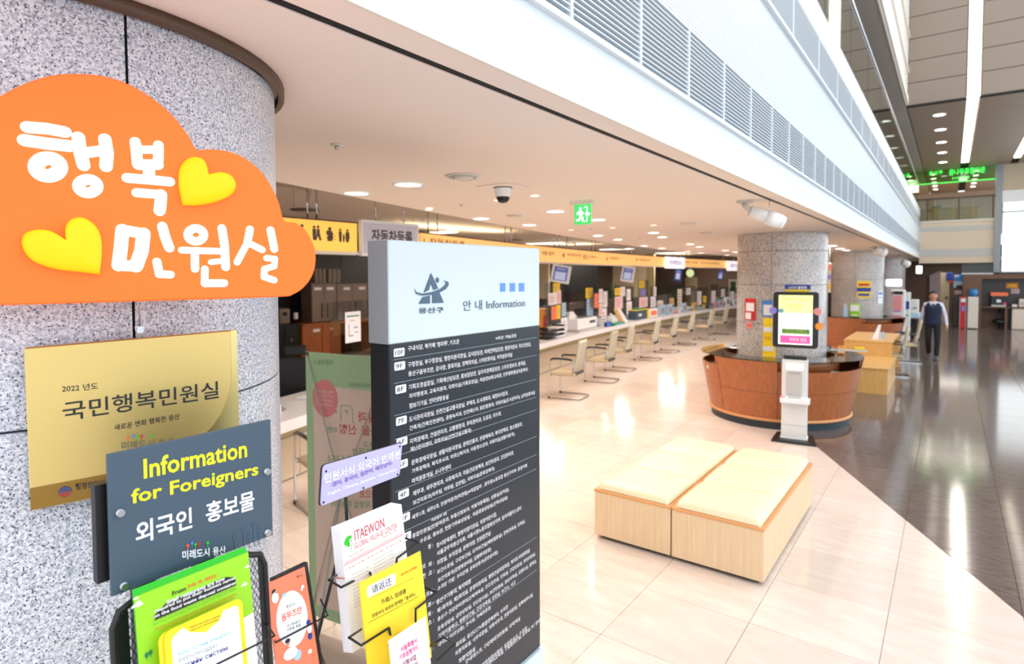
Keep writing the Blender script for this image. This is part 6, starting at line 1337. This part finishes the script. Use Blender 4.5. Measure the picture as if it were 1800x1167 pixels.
for (x, y), l in zip([(1462, 432), (1477, 437), (1489, 440)], ['nearest', 'middle', 'farthest']):
    downlight(atz(x, y, ZC), .13, 'lampw', f'wide oval downlight right of the big column, {l} of three', 'wide downlights right of the big column'); p = atz(x, y, ZC); (lamp('SPOT', 'downlight_beam', (p.x, p.y, ZC-.02), 60, (1, .9, .8), .08, spot=150) if p.y < 15 else None)
for (x, y), r, l in zip([(814, 309), (904, 378), (1209, 391.5), (1240, 408)], [.11, .09, .11, .1], ['large round air vent in front of the dome camera', 'small round air vent beside the dome camera', 'round air vent in the right part of the low ceiling', 'faint round air vent left of the big column']):
    p = atz(x, y, ZC); o = thing('air_vent', l, 'vent', tuple(p), 'round air vents in the low ceiling')
    for k, rr in enumerate((r, r*.78, r*.55)): MB().lathe([(rr, -.002), (rr*.98, -.008-.008*k), (rr*.86, -.008-.008*k), (rr*.82, -.004)], p, 28).build('ring', 'offwhite' if k != 1 else 'machine', o)
    MB().lathe([(0, -.022), (r*.4, -.022), (r*.42, -.016)], p, 20).build('centre_disc', 'offwhite', o)
for (x, y) in ((811, 358.6), (1038, 401), (1124, 419), (592, 254)):
    p = atz(x, y, ZC); o = thing('sprinkler', {811: 'tiny sprinkler head left of the dome camera', 1038: 'tiny sprinkler head under the exit sign', 1124: 'tiny sprinkler head left of the centre downlight pair', 592: 'small white sprinkler head in the ceiling near the granite column'}[x], 'sprinkler', tuple(p), 'sprinkler heads'); MB().lathe([(.03, -.001), (.028, -.006), (0, -.006)], p, 14).build('cover', 'offwhite', o); MB().cyl(p-Vector((0, 0, .006)), p-Vector((0, 0, .022)), .009, n=8).build('head', 'steel', o)
p = atz(884, 328, ZC); o = thing('dome_camera', 'white dome security camera with dark lens on a square ceiling panel', 'camera', tuple(p))
MB().box(p.x-.13, p.x+.13, p.y-.13, p.y+.13, ZC-.006, ZC-.001).build('ceiling_plate', 'ceil', o, bevel=.002); MB().lathe([(.06, -.006), (.058, -.015), (.05, -.07)], p, 24).build('housing', 'white', o); MB().lathe([(.045, -.07), (.042, -.088), (.028, -.106), (0, -.112)], p, 20).build('lens_dome', 'blackp', o); MB().lathe([(.062, -.006), (.064, -.009), (.06, -.012)], p, 24).build('gasket', 'ink', o)
# exit sign
E0, E1 = aty(1010, 395, 4.2), aty(1039, 358, 4.2); o = thing('exit_sign', 'green emergency exit sign with running figure hanging from the low ceiling', 'sign', ((E0.x+E1.x)/2, 4.2, E0.z))
MB().box(E0.x, E1.x, 4.195, 4.21, E0.z, E1.z).build('panel', 'exitg', o); MB().box(E0.x-.03, E1.x+.035, 4.17, 4.235, E1.z, ZC-.0).build('mount', 'offwhite', o)
w, h = E1.x-E0.x, E1.z-E0.z; PX = Plane((E0.x, 4.194, E0.z), 90)
m = MB(); m.prism(PX, ell(w*.38, h*.78, w*.07, w*.07, 12), .0005, .002)
for P in ([(.3, .68), (.45, .68), (.5, .42), (.34, .4)], [(.3, .66), (.16, .58), (.2, .48), (.26, .5), (.26, .56), (.34, .6)], [(.45, .64), (.6, .56), (.58, .5), (.44, .56)], [(.36, .42), (.28, .26), (.12, .24), (.12, .17), (.32, .18), (.44, .38)], [(.44, .42), (.56, .34), (.56, .14), (.48, .14), (.48, .3), (.38, .38)]): m.prism(PX, [(w*a, h*b) for a, b in P], .0005, .002)
m.build('running_figure', 'exitw', o); m = MB(); m.prism(PX, [(w*.62, h*.12), (w*.8, h*.12), (w*.8, h*.88), (w*.62, h*.88), (w*.62, h*.84), (w*.76, h*.84), (w*.76, h*.16), (w*.62, h*.16)], .0005, .002); m.prism(PX, [(w*.66, h*.5), (w*.8, h*.62), (w*.8, h*.55), (w*.95, h*.55), (w*.95, h*.45), (w*.8, h*.45), (w*.8, h*.38)], .0006, .003); m.build('door_and_arrow', 'exitw', o)
# cylindrical camera/speaker housings hanging along the slit
def housing(label, a, b, Yc, r, mount, group='white cylindrical housings under the ceiling edge'):
    P, Q = aty(a[0], a[1], Yc), aty(b[0], b[1], Yc+.12); o = thing('projector_housing', label, 'housing', tuple((P+Q)/2), group)
    d = (Q-P).normalized(); MB().cyl(P+d*.13, Q-d*.03, r, n=24).cyl(Q-d*.03, Q, r, r*.82, n=24).build('barrel', 'white', o); MB().cyl(P, P+d*.15, r*.82, r*.98, n=8).build('rear_case', 'boxw', o, bevel=.004)
    M0 = aty(*mount, Yc); MB().tube([P+d*.03, P-d*.03+Vector((0, 0, .02)), Vector((M0.x, M0.y, ZC-.02))], .022, 8).build('arm', 'machine', o); MB().box(M0.x-.05, M0.x+.06, M0.y-.04, M0.y+.04, ZC-.02, ZC-.001).build('ceiling_mount', 'machine', o); MB().cyl(P+d*.16, Vector(((P+d*.16).x, (P+d*.16).y, ZC)), .003, n=6).build('safety_wire', 'steel', o)
housing('large white cylindrical housing hanging in front of the big column', (1318, 371), (1378, 392), 5.0, .058, (1308, 350))
housing('smaller white cylindrical housing hanging at the third column', (1538, 438), (1556, 446), 15.6, .11, (1532, 434)); housing('farthest white cylindrical housing near the far column', (1586, 460), (1597, 466), 23, .12, (1582, 457))
# cove lights and hanging discs in the recess
for k, (xa, xb, yy) in enumerate(((700, 880, 402), (968, 1032, 430), (1172, 1206, 447), (1234, 1261, 453), (1273, 1298, 455))):
    A, B = atz(xa, yy-6 if k == 0 else yy, ZC+.27), atz(xb, yy+8 if k == 0 else yy+1, ZC+.27); A.z = B.z = 2.60; d = (B-A); L_ = d.length; d.normalize(); n_ = Vector((-d.y, d.x, 0)); wd_ = .08
    o = MB().obox((A+B)/2, d*L_/2, n_*wd_, (0, 0, .006)).build('cove_lamp', 'cove', None, bevel=.004); setp(o, f'warm uplight above the sign band, {["nearest and longest", "second", "third", "fourth", "farthest"][k]}', 'light', 'cove lights above the sign band')
    lamp('AREA', 'cove_glow', tuple((A+B)/2+Vector((0, 0, .03))), 34, (1, .84, .58), L_, .25, (math.pi, 0, math.atan2(d.y, d.x)))
for k, (x, y) in enumerate(((-8.5, 4), (-8.8, 9), (-9.3, 14), (-9.5, 19), (-9.5, 24), (-5, 24))):
    o = thing('office_ceiling_light', f'flat office ceiling light behind the sign band, {["nearest", "second", "third", "fourth", "fifth", "rightmost"][k]} of the row', 'light', (x, y, 2.96), 'flat office ceiling lights'); MB().box(x-.6, x+.6, y-.15, y+.15, 2.955, 2.985).build('diffuser', 'strip', o); MB().box(x-.63, x+.63, y-.18, y+.18, 2.965, 2.988).build('frame', 'white', o)
    lamp('AREA', 'office_glow', (x, y, 2.93), (16 if k < 2 else 90), (1, .93, .84), 1.2, .3)
for k, (x, y) in enumerate(((535, 352), (737, 395), (905, 413), (1004, 420), (1090, 431))):
    q = atz(x, y, ZC+.16); q.z = ZC+.06; o = thing('ceiling_disc', f'dark disc baffle hanging in the ceiling cove, {["leftmost", "second from left", "third from left", "fourth from left", "rightmost"][k]}', 'baffle', tuple(q), 'dark disc baffles in the cove')
    MB().lathe([(0, 0), (.14, 0), (.14, .008), (0, .008)], q, 24).build('disc', 'rust', o)
    for a_ in (0, 2.1, 4.2): MB().cyl(q+Vector((.1*math.cos(a_), .1*math.sin(a_), .008)), q+Vector((.1*math.cos(a_), .1*math.sin(a_), .2)), .003, n=6).build('rod', 'steel', o)
# ================================================================= COLUMN NOTICES
def colsheet(name, label, yc, x0, x1, yt, yb2, m, parts_=(), cat='poster', off=.006):
    """flat notice on the column front, placed where its pixels meet the column"""
    px, py = (x0+x1)/2, (yt+yb2)/2; d = ray(px, py); dx, dy = d.x, d.y; fx, fy = -CXC, -yc
    a_ = dx*dx+dy*dy; b_ = 2*(fx*dx+fy*dy); c_ = fx*fx+fy*fy-(CR+off)**2; t_ = (-b_-math.sqrt(max(0, b_*b_-4*a_*c_)))/(2*a_); H = EYE+d*t_
    nrm = math.degrees(math.atan2(H.x-CXC, H.y-yc)); pl = Plane((H.x, H.y, 0), nrm-90)
    A, B = pl.uv(x0, yb2), pl.uv(x1, yt); o = thing(name, label, cat, tuple(pl.w(0, A[1]))); MB().prism(pl, [A, (B[0], A[1]), B, (A[0], B[1])], -.004, 0).build('sheet', m, o)
    for (a0, a1_, b0_, b1_, mm_) in parts_: MB().prism(pl, [(A[0]+(B[0]-A[0])*a0, A[1]+(B[1]-A[1])*b0_), (A[0]+(B[0]-A[0])*a1_, A[1]+(B[1]-A[1])*b0_), (A[0]+(B[0]-A[0])*a1_, A[1]+(B[1]-A[1])*b1_), (A[0]+(B[0]-A[0])*a0, A[1]+(B[1]-A[1])*b1_)], .0005, .002+random.random()*.001).build('print_area', mm_, o)
    return o, pl, A, B
o, pl, A, B = colsheet('red_notice', 'red and white warning notice on the left side of the big column', 9.7, 1309, 1328, 525, 562, 'red', ((.1, .6, .05, .35, 'paper'), (.12, .88, .42, .8, 'paper')))
colsheet('small_notice', 'small salmon notice below the red warning notice', 9.7, 1312, 1321, 567, 577, 'bpink', ((.15, .85, .3, .7, 'oink'),))
o, pl, A, B = colsheet('blue_notice', 'blue-framed white notice on the big column left of the kiosk screen', 9.7, 1339, 1358, 528, 556, 'blue', ((.15, .95, .08, .72, 'paper'), (.25, .6, .3, .5, 'machine')))
o, pl, A, B = colsheet('yellow_notices', 'yellow and blue notice group on the third column', 18.85, 1506, 1531, 494, 523, 'yellow', ((0, 1, .36, .6, 'navy'), (.1, .9, .7, .85, 'red'), (.1, .9, .1, .25, 'navy')))
colsheet('white_notice', 'white and blue notice at the right side of the third column', 18.85, 1543, 1552, 511, 534, 'paper', ((.1, .9, .7, .9, 'blue'), (.1, .9, .45, .5, 'blue')))
# ================================================================= FAR INFORMATION AREA
def pbox(name, label, cat, x0, x1, yt, yb2, Y, dep, m, fronts=(), zb_=None, group=None):
    A, B = aty(x0, yb2, Y), aty(x1, yt, Y); z0 = A.z if zb_ is None else zb_; o = thing(name, label, cat, ((A.x+B.x)/2, Y+dep/2, z0), group)
    MB().box(A.x, B.x, Y, Y+dep, z0, B.z).build('body', m, o, bevel=min(.02, (B.x-A.x)*.1))
    for (nm, a0, a1_, b0_, b1_, mm_) in fronts: MB().box(A.x+(B.x-A.x)*a0, A.x+(B.x-A.x)*a1_, Y-.012-.004*random.random(), Y, z0+(B.z-z0)*b0_, z0+(B.z-z0)*b1_).build(nm, mm_, o)
    return o
zt_ = .942
bottle2 = pbox('sanitiser_bottle', 'clear blue sanitiser bottle on the far round desk', 'bottle', 1482, 1489, 537, 556, 17.6, .1, 'softblue', (('pump', .35, .65, 1, 1.18, 'white'),), .942)
pbox('green_sign_stand', 'lime green and white table notice on the far round desk', 'notice', 1493, 1512, 534, 556, 17.7, .06, 'lime', (('print_area', .1, .9, .45, .9, 'paper'), ('print_area', .2, .8, .1, .2, 'paper')), .942)
pbox('issuing_machine', 'tall white document issuing machine with colourful screen behind the far desk', 'machine', 1564, 1591, 510, 575, 20.6, .5, 'boxw', (('screen', .15, .8, .62, .9, 'bpink'), ('screen', .2, .7, .6, .74, 'purple'), ('hood', .1, .85, .92, .98, 'blackp'), ('ticket_slot', .3, .6, .3, .34, 'machine')), 0)
pbox('issuing_machine', 'second white issuing machine with blue screen right of the colourful one', 'machine', 1588, 1600, 514, 575, 21.6, .5, 'boxw', (('screen', .3, .9, .66, .82, 'navy'), ('ticket_slot', .3, .8, .52, .55, 'green')), 0)
pbox('printer_stand', 'white copier on a table at the far end of the machines', 'copier', 1600, 1615, 527, 551, 22.6, .5, 'boxw', (('paper_slot', .3, .75, .35, .42, 'ink'),), aty(1605, 551, 22.5).z+.002)
pbox('side_table', 'grey table carrying the far white copier', 'table', 1590, 1617, 551, 559, 22.5, .7, 'softblue', (('leg', 0, .06, -3.8, 0, 'machine'), ('leg', .94, 1, -3.8, 0, 'machine')), None)
pbox('lit_box_sign', 'white lit box sign above the issuing machines', 'sign', 1557, 1585, 491, 503, 20.5, .15, mat('lit_white_box', (255, 250, 245), .4, emit=2.2), (('lower_edge', 0, 1, -.12, 0, 'machine'), ('pole', .48, .52, -5, 0, 'machine')), None)
pbox('lit_hanging_sign', 'bright white lit sign hanging at the end of the ceiling edge', 'sign', 1610, 1621, 467, 481, 30.5, .1, mat('lit_white_small', (255, 250, 245), .4, emit=2.0), (('ceiling_rod', .45, .55, 1, 1.8, 'machine'),), None)
pbox('waste_bin', 'dark bin between the far table and the walking man', 'bin', 1597, 1613, 562, 585, 23, .4, 'blackp', (('flap', .1, .9, .75, .9, 'black'),), 0)
# walnut reception niche at the far right
YW = 28.3
A, B = aty(1690, 577, YW), aty(1806, 482, YW); zt = B.z
wn = thing('walnut_niche', 'walnut cupboard wall with an open niche for copiers at the far right', 'cabinet', (A.x+1.2, YW, 0))
X = lambda px: aty(px, 530, YW).x
Z = lambda py, px=1740: aty(px, py, YW).z
xe = X(1830)
MB().box(X(1692), X(1725), YW, YW+.7, 0, zt).build('end_panel', 'walnut', wn); MB().box(X(1725), xe, YW, YW+.7, Z(490), zt).build('lintel', 'walnut', wn); MB().box(X(1725), xe, YW+.68, YW+.7, 0, Z(490)).build('back_panel', 'darkoff', wn)
MB().box(X(1725), xe, YW+.02, YW+.68, Z(541), Z(539)).build('shelf', 'walnut', wn); MB().box(X(1767), X(1771), YW+.02, YW+.68, 0, Z(541)).build('divider', 'walnut', wn); MB().box(X(1725), X(1767), YW+.6, YW+.62, 0, Z(541)).build('inner_panel', 'walnut', wn)
pbox('copier', 'black and orange copier on the niche shelf', 'copier', 1741, 1772, 514, 538, YW+.12, .5, 'blackp', (('top_cover', 0, 1, .75, 1, 'orange'), ('lit_panel', .35, .6, .3, .5, 'paper'), ('pink_sticker', .75, .92, .08, .3, 'pink'), ('tray', .05, .9, .0, .12, 'machine')), Z(539)+.002)
pbox('paper_box', 'small beige box at the right end of the niche shelf', 'box', 1791, 1806, 526, 539, YW+.1, .4, 'bannerpink', (('label_print', .2, .8, .3, .7, 'machine'),), Z(539)+.002)
pbox('tissue_box', 'small pale tissue box on the niche shelf', 'box', 1779, 1788, 535, 539, YW+.1, .2, 'paper', (('slot', .3, .7, .9, 1.05, 'bpink'),), Z(539)+.002)
pbox('wall_notice', 'orange notice on the dark back of the niche', 'notice', 1768, 1790, 497, 507, YW+.66, .012, 'ora', (('print_area', .2, .8, .3, .7, 'yellow'),), None)
pbox('wall_notice', 'pale notice below the orange one in the niche', 'notice', 1777, 1792, 508, 516, YW+.66, .012, 'machine', (('print_area', .2, .8, .3, .7, 'bpink'),), None)
pbox('filing_cabinet', 'cream filing cabinet under the niche shelf', 'cabinet', 1778, 1806, 543, 575, YW+.05, .5, 'offwhite', (('drawer_front', .04, .96, .52, .96, 'bannerpink'), ('drawer_front', .04, .96, .05, .48, 'bannerpink')), 0)
o = thing('trolley', 'small dark trolley in the lower niche', 'trolley', (X(1758), YW+.2, 0)); MB().lathe([(.16, .2), (.2, .24), (.2, .3), (.16, .34), (.14, .27), (.16, .2)], (X(1758), YW+.2, 0), 20).build('ring', 'blackp', o); MB().cyl((X(1758), YW+.2, 0), (X(1758), YW+.2, .75), .03).build('pole', 'blackp', o)
pbox('red_cabinet', 'red cabinet with a pale panel beside the water cooler', 'cabinet', 1686, 1699, 522, 568, YW-.5, .4, 'redk', (('frame_strip', 0, .08, 0, 1, 'machine'), ('frame_strip', .92, 1, 0, 1, 'machine'), ('title_print', .2, .85, .84, .95, 'paper'), ('badge_print', .3, .8, .56, .72, 'purple')), 0)
wcl = pbox('water_cooler', 'cream water cooler with blue bottle beside the red cabinet', 'cooler', 1700, 1720, 522, 569, YW-.5, .4, 'offwhite', (('kick_strip', .05, .95, 0, .03, 'blackp'),), 0)
q = Vector((aty(1711, 522, YW-.3).x, YW-.3, aty(1711, 522, YW-.3).z)); m = MB(); m.lathe([(.05, 0), (.06, .03), (.13, .07), (.14, .1), (.14, .25), (.12, .29), (0, .3)], q, 20); o2 = m.build('water_bottle', 'bottle', wcl)
pbox('blue_sign', 'blue sign with red foot above the beige door', 'sign', 1663, 1675, 479, 493, 30.84, .05, 'navy', (('red_foot', .5, 1, -.25, 0, 'red'),), None)
pbox('landscape_poster', 'blue and white landscape poster right of the beige door', 'poster', 1676, 1692, 482, 506, 29.0, .03, 'softblue', (('sky_print', 0, 1, .5, 1, 'blue'), ('cloud_print', .1, .6, .8, .95, 'paper'), ('hill_print', .3, 1, 0, .2, 'ink')), None)
pbox('grey_notice', 'grey notice under the landscape poster', 'notice', 1678, 1691, 511, 518, 29.0, .03, 'machine', (('print_area', .1, .9, .3, .7, 'bpink'),), None)
pbox('dark_cabinet', 'dark cabinet left of the red cabinet', 'cabinet', 1675, 1687, 523, 572, 28.55, .4, 'darkoff', (('door_seam', .48, .52, .05, .95, 'black'),), 0)
S(MB().box(aty(1675, 500, 29.1).x, X(1692), 29.05, 29.2, 0, zt).build('wall_8', 'walnut'))
# glass transom over the walnut wall
o = thing('transom_window', 'glass transom above the walnut cupboard wall', 'window', (X(1720), YE, zt)); MB().box(X(1690), 1.3, YE+.1, YE+.12, zt, zf(464)).build('pane', 'glass', o); MB().box(X(1690), 1.3, YE+.08, YE+.14, zt, zt+.05).build('frame', 'steel', o)
# ================================================================= THE WALKING MAN
def person():
    o = thing('person', 'person walking in a navy knit vest, white shirt, tie and black trousers', 'person', (-.33, 17.48, 0), world=False)
    J = dict(pel=(0, 0, .90), spine=(0, .01, 1.05), chest=(0, .015, 1.22), up=(0, .015, 1.335), neck=(0, .01, 1.40), nk2=(0, 0, 1.45),
             shL=(.155, .015, 1.33), elL=(.235, .04, 1.07), wrL=(.275, -.03, .84), hL=(.28, -.05, .79), shR=(-.155, .015, 1.33), elR=(-.22, .06, 1.07), wrR=(-.235, .10, .86), hR=(-.235, .10, .81),
             hpL=(.085, 0, .86), knL=(.10, -.06, .47), anL=(.085, -.10, .09), hpR=(-.085, 0, .86), knR=(-.085, -.02, .47), anR=(-.075, .15, .13))
    R = dict(pel=(.145, .10), spine=(.135, .095), chest=(.15, .105), up=(.13, .085), neck=(.055, .055), nk2=(.052, .052), shL=(.06, .06), elL=(.042, .042), wrL=(.03, .03), hL=(.028, .02), shR=(.06, .06), elR=(.042, .042), wrR=(.03, .03), hR=(.028, .02), hpL=(.09, .09), knL=(.062, .065), anL=(.055, .055), hpR=(.09, .09), knR=(.062, .065), anR=(.055, .055))
    E_ = [('pel', 'spine'), ('spine', 'chest'), ('chest', 'up'), ('up', 'neck'), ('neck', 'nk2'), ('up', 'shL'), ('shL', 'elL'), ('elL', 'wrL'), ('wrL', 'hL'), ('up', 'shR'), ('shR', 'elR'), ('elR', 'wrR'), ('wrR', 'hR'), ('pel', 'hpL'), ('hpL', 'knL'), ('knL', 'anL'), ('pel', 'hpR'), ('hpR', 'knR'), ('knR', 'anR')]
    for s_, w, h in (('L', Vector(J['wrL']), Vector(J['hL'])), ('R', Vector(J['wrR']), Vector(J['hR']))):
        for k in range(4):
            n1, n2 = f'f{s_}{k}a', f'f{s_}{k}b'; off = Vector((0, -.024+.016*k, 0)); ln = (.045, .052, .048, .036)[k]
            J[n1] = tuple(h+off+Vector((0, 0, -.03))); J[n2] = tuple(h+off+Vector((.008*(-1 if s_ == 'L' else 1), -.006, -.035-ln))); R[n1] = (.009, .009); R[n2] = (.0075, .0075); E_ += [('h'+s_, n1), (n1, n2)]
        n1, n2 = f't{s_}a', f't{s_}b'; J[n1] = tuple(h+Vector((0, -.036, .0))); J[n2] = tuple(h+Vector((0, -.048, -.04))); R[n1] = (.010, .010); R[n2] = (.008, .008); E_ += [('h'+s_, n1), (n1, n2)]
    names_ = list(J); me = bpy.data.meshes.new('body'); me.from_pydata([J[n] for n in names_], [(names_.index(a), names_.index(b)) for a, b in E_], [])
    b = bpy.data.objects.new('body', me); COL.objects.link(b); md = b.modifiers.new('skin', 'SKIN'); md.use_smooth_shade = True
    for i, n in enumerate(names_): v = me.skin_vertices[0].data[i]; v.radius = R[n]; v.use_root = (n == 'pel')
    b.modifiers.new('sub', 'SUBSURF').levels = 2; b.modifiers['sub'].render_levels = 2
    dg = bpy.context.evaluated_depsgraph_get(); m2 = bpy.data.meshes.new_from_object(b.evaluated_get(dg)); b.modifiers.clear(); b.data = m2; b.parent = o
    for m_ in ('shirt', 'trous', 'skin'): m2.materials.append(M[m_])
    for p in m2.polygons:
        c = p.center; arm = abs(c.x) > .17
        p.material_index = (1 if not (arm and c.z > .7) else 0) if c.z < .93 else (2 if c.z > 1.405 and abs(c.x) < .1 else 0)
        if arm and c.z < .845+(.02 if c.x < 0 else 0): p.material_index = 2
        p.use_smooth = True
    # head with face
    hd = MB(); hc = Vector((0, -.01, 1.545)); NU, NV = 20, 16; vs = []
    for i in range(NV+1):
        ph = math.pi*i/NV; z = -math.cos(ph)
        for j in range(NU):
            th = 2*math.pi*j/NU; x = math.sin(ph)*math.cos(th); y = math.sin(ph)*math.sin(th); jaw = 1-.25*max(0, -z)**1.3; q = Vector((x*.078*jaw, y*.095*(1-.12*max(0, -z)), z*.115))
            if y < -.5 and abs(x) < .28 and -.35 < z < .1: q.y -= .018*(1-abs(x)/.28)*(1-abs(z+.15)/.3)
            if y < -.4 and .02 < z < .22 and .15 < abs(x) < .6: q.y += .006
            vs.append(hc+q)
    hd.add(vs, [(i*NU+j, i*NU+(j+1) % NU, (i+1)*NU+(j+1) % NU, (i+1)*NU+j) for i in range(NV) for j in range(NU)], True)
    for s_ in (-1, 1): hd.sphere((s_*.08, .0, 1.535), .024, 8, (.4, .8, 1.2))
    head = hd.build('head', 'skin', o)
    m = MB()
    for s_ in (-1, 1): m.sphere((s_*.03, -.096, 1.555), .009, 8, (1.3, .5, .7)); m.box(s_*.03-.016, s_*.03+.016, -.106, -.098, 1.576, 1.580)
    m.build('eyes', 'ink', head); MB().box(-.022, .022, -.099, -.092, 1.487, 1.493).build('mouth', 'bred', head)
    hr = MB(); vs = []
    for i in range(9):
        ph = math.pi/2*i/8
        for j in range(20):
            th = 2*math.pi*j/20; fr_ = max(0, -math.sin(th)); lo = .15+.35*fr_ if fr_ > .3 else (-.35 if math.sin(th) > .2 else .0); z = lo+(1-lo)*(i/8); r_ = math.sqrt(max(0, 1-z*z))
            vs.append(hc+Vector((r_*math.cos(th)*.087, r_*math.sin(th)*.104, z*.125)))
    hr.add(vs, [(i*20+j, i*20+(j+1) % 20, (i+1)*20+(j+1) % 20, (i+1)*20+j) for i in range(8) for j in range(20)], True); hr.build('hair', 'hair', head)
    vt = MB(); prof_ = [(.86, .165, .125), (.92, .168, .125), (1.0, .158, .118), (1.1, .16, .118), (1.2, .178, .128), (1.29, .186, .122), (1.345, .176, .104), (1.385, .105, .082)]; vs = []
    for z, a_, b_ in prof_:
        for j in range(24): th = 2*math.pi*j/24; vs.append((a_*math.cos(th), .012+b_*math.sin(th), z-(.05*max(0, -math.sin(th))**3 if z > 1.36 else 0)))
    vt.add(vs, [(i*24+j, i*24+(j+1) % 24, (i+1)*24+(j+1) % 24, (i+1)*24+j) for i in range(len(prof_)-1) for j in range(24)], True); vt.build('vest', 'vest', o)
    m = MB(); m.add([(-.062, -.055, 1.41), (-.005, -.082, 1.335), (-.045, -.108, 1.30), (-.075, -.06, 1.385)], [(0, 1, 2, 3)]); m.add([(.062, -.055, 1.41), (.005, -.082, 1.335), (.045, -.108, 1.30), (.075, -.06, 1.385)], [(3, 2, 1, 0)]); m.build('collar', 'shirt', o)
    m = MB(); m.add([(-.016, -.088, 1.345), (.016, -.088, 1.345), (.012, -.1, 1.32), (.02, -.122, 1.26), (-.02, -.122, 1.26), (-.012, -.1, 1.32)], [(0, 5, 2, 1), (5, 4, 3, 2)]); m.build('tie', 'dvest', o)
    for n, t_ in (('anL', 0), ('anR', .35)):
        a_ = Vector(J[n]); sh_ = MB(); vs = []; N = 12
        for i in range(7):
            s_ = i/6; yy = a_.y+.07-.27*s_; w_ = .042+.012*math.sin(math.pi*s_)-.015*(s_ > .95); h = .085-.05*s_ if s_ > .3 else .085; zz0 = (a_.z-.09)+t_*.12*(1-s_)*.6
            for j in range(N): th = 2*math.pi*j/N; vs.append((a_.x+w_*math.cos(th)*(1 if 0 < i < 6 else .5), yy, max(0, zz0+h/2+h/2*math.sin(th)*(1 if 0 < i < 6 else .6))))
        sh_.add(vs, [(i*N+j, (i+1)*N+j, (i+1)*N+(j+1) % N, i*N+(j+1) % N) for i in range(6) for j in range(N)]+[list(range(N)), [6*N+j for j in range(N)][::-1]], True); sh_.build('shoe', 'shoe', o)
    o.rotation_euler = (0, 0, math.radians(-2)); return o
person()

pbox('hanging_banner', 'narrow orange, lilac and yellow hanging banner between the big column and the third column', 'banner', 1455, 1461, 462, 514, 14.5, .02, 'bannerpink', (('print_area', .1, .9, .75, .95, 'orange'), ('print_area', .1, .9, .45, .6, 'purple'), ('print_area', .1, .9, .1, .3, 'yellow'), ('hanging_rod', .45, .55, 1, 1.6, 'machine')), None)
settle()
bpy.data.objects.remove(TO); bpy.data.curves.remove(TC); bpy.data.scenes.remove(TMP)
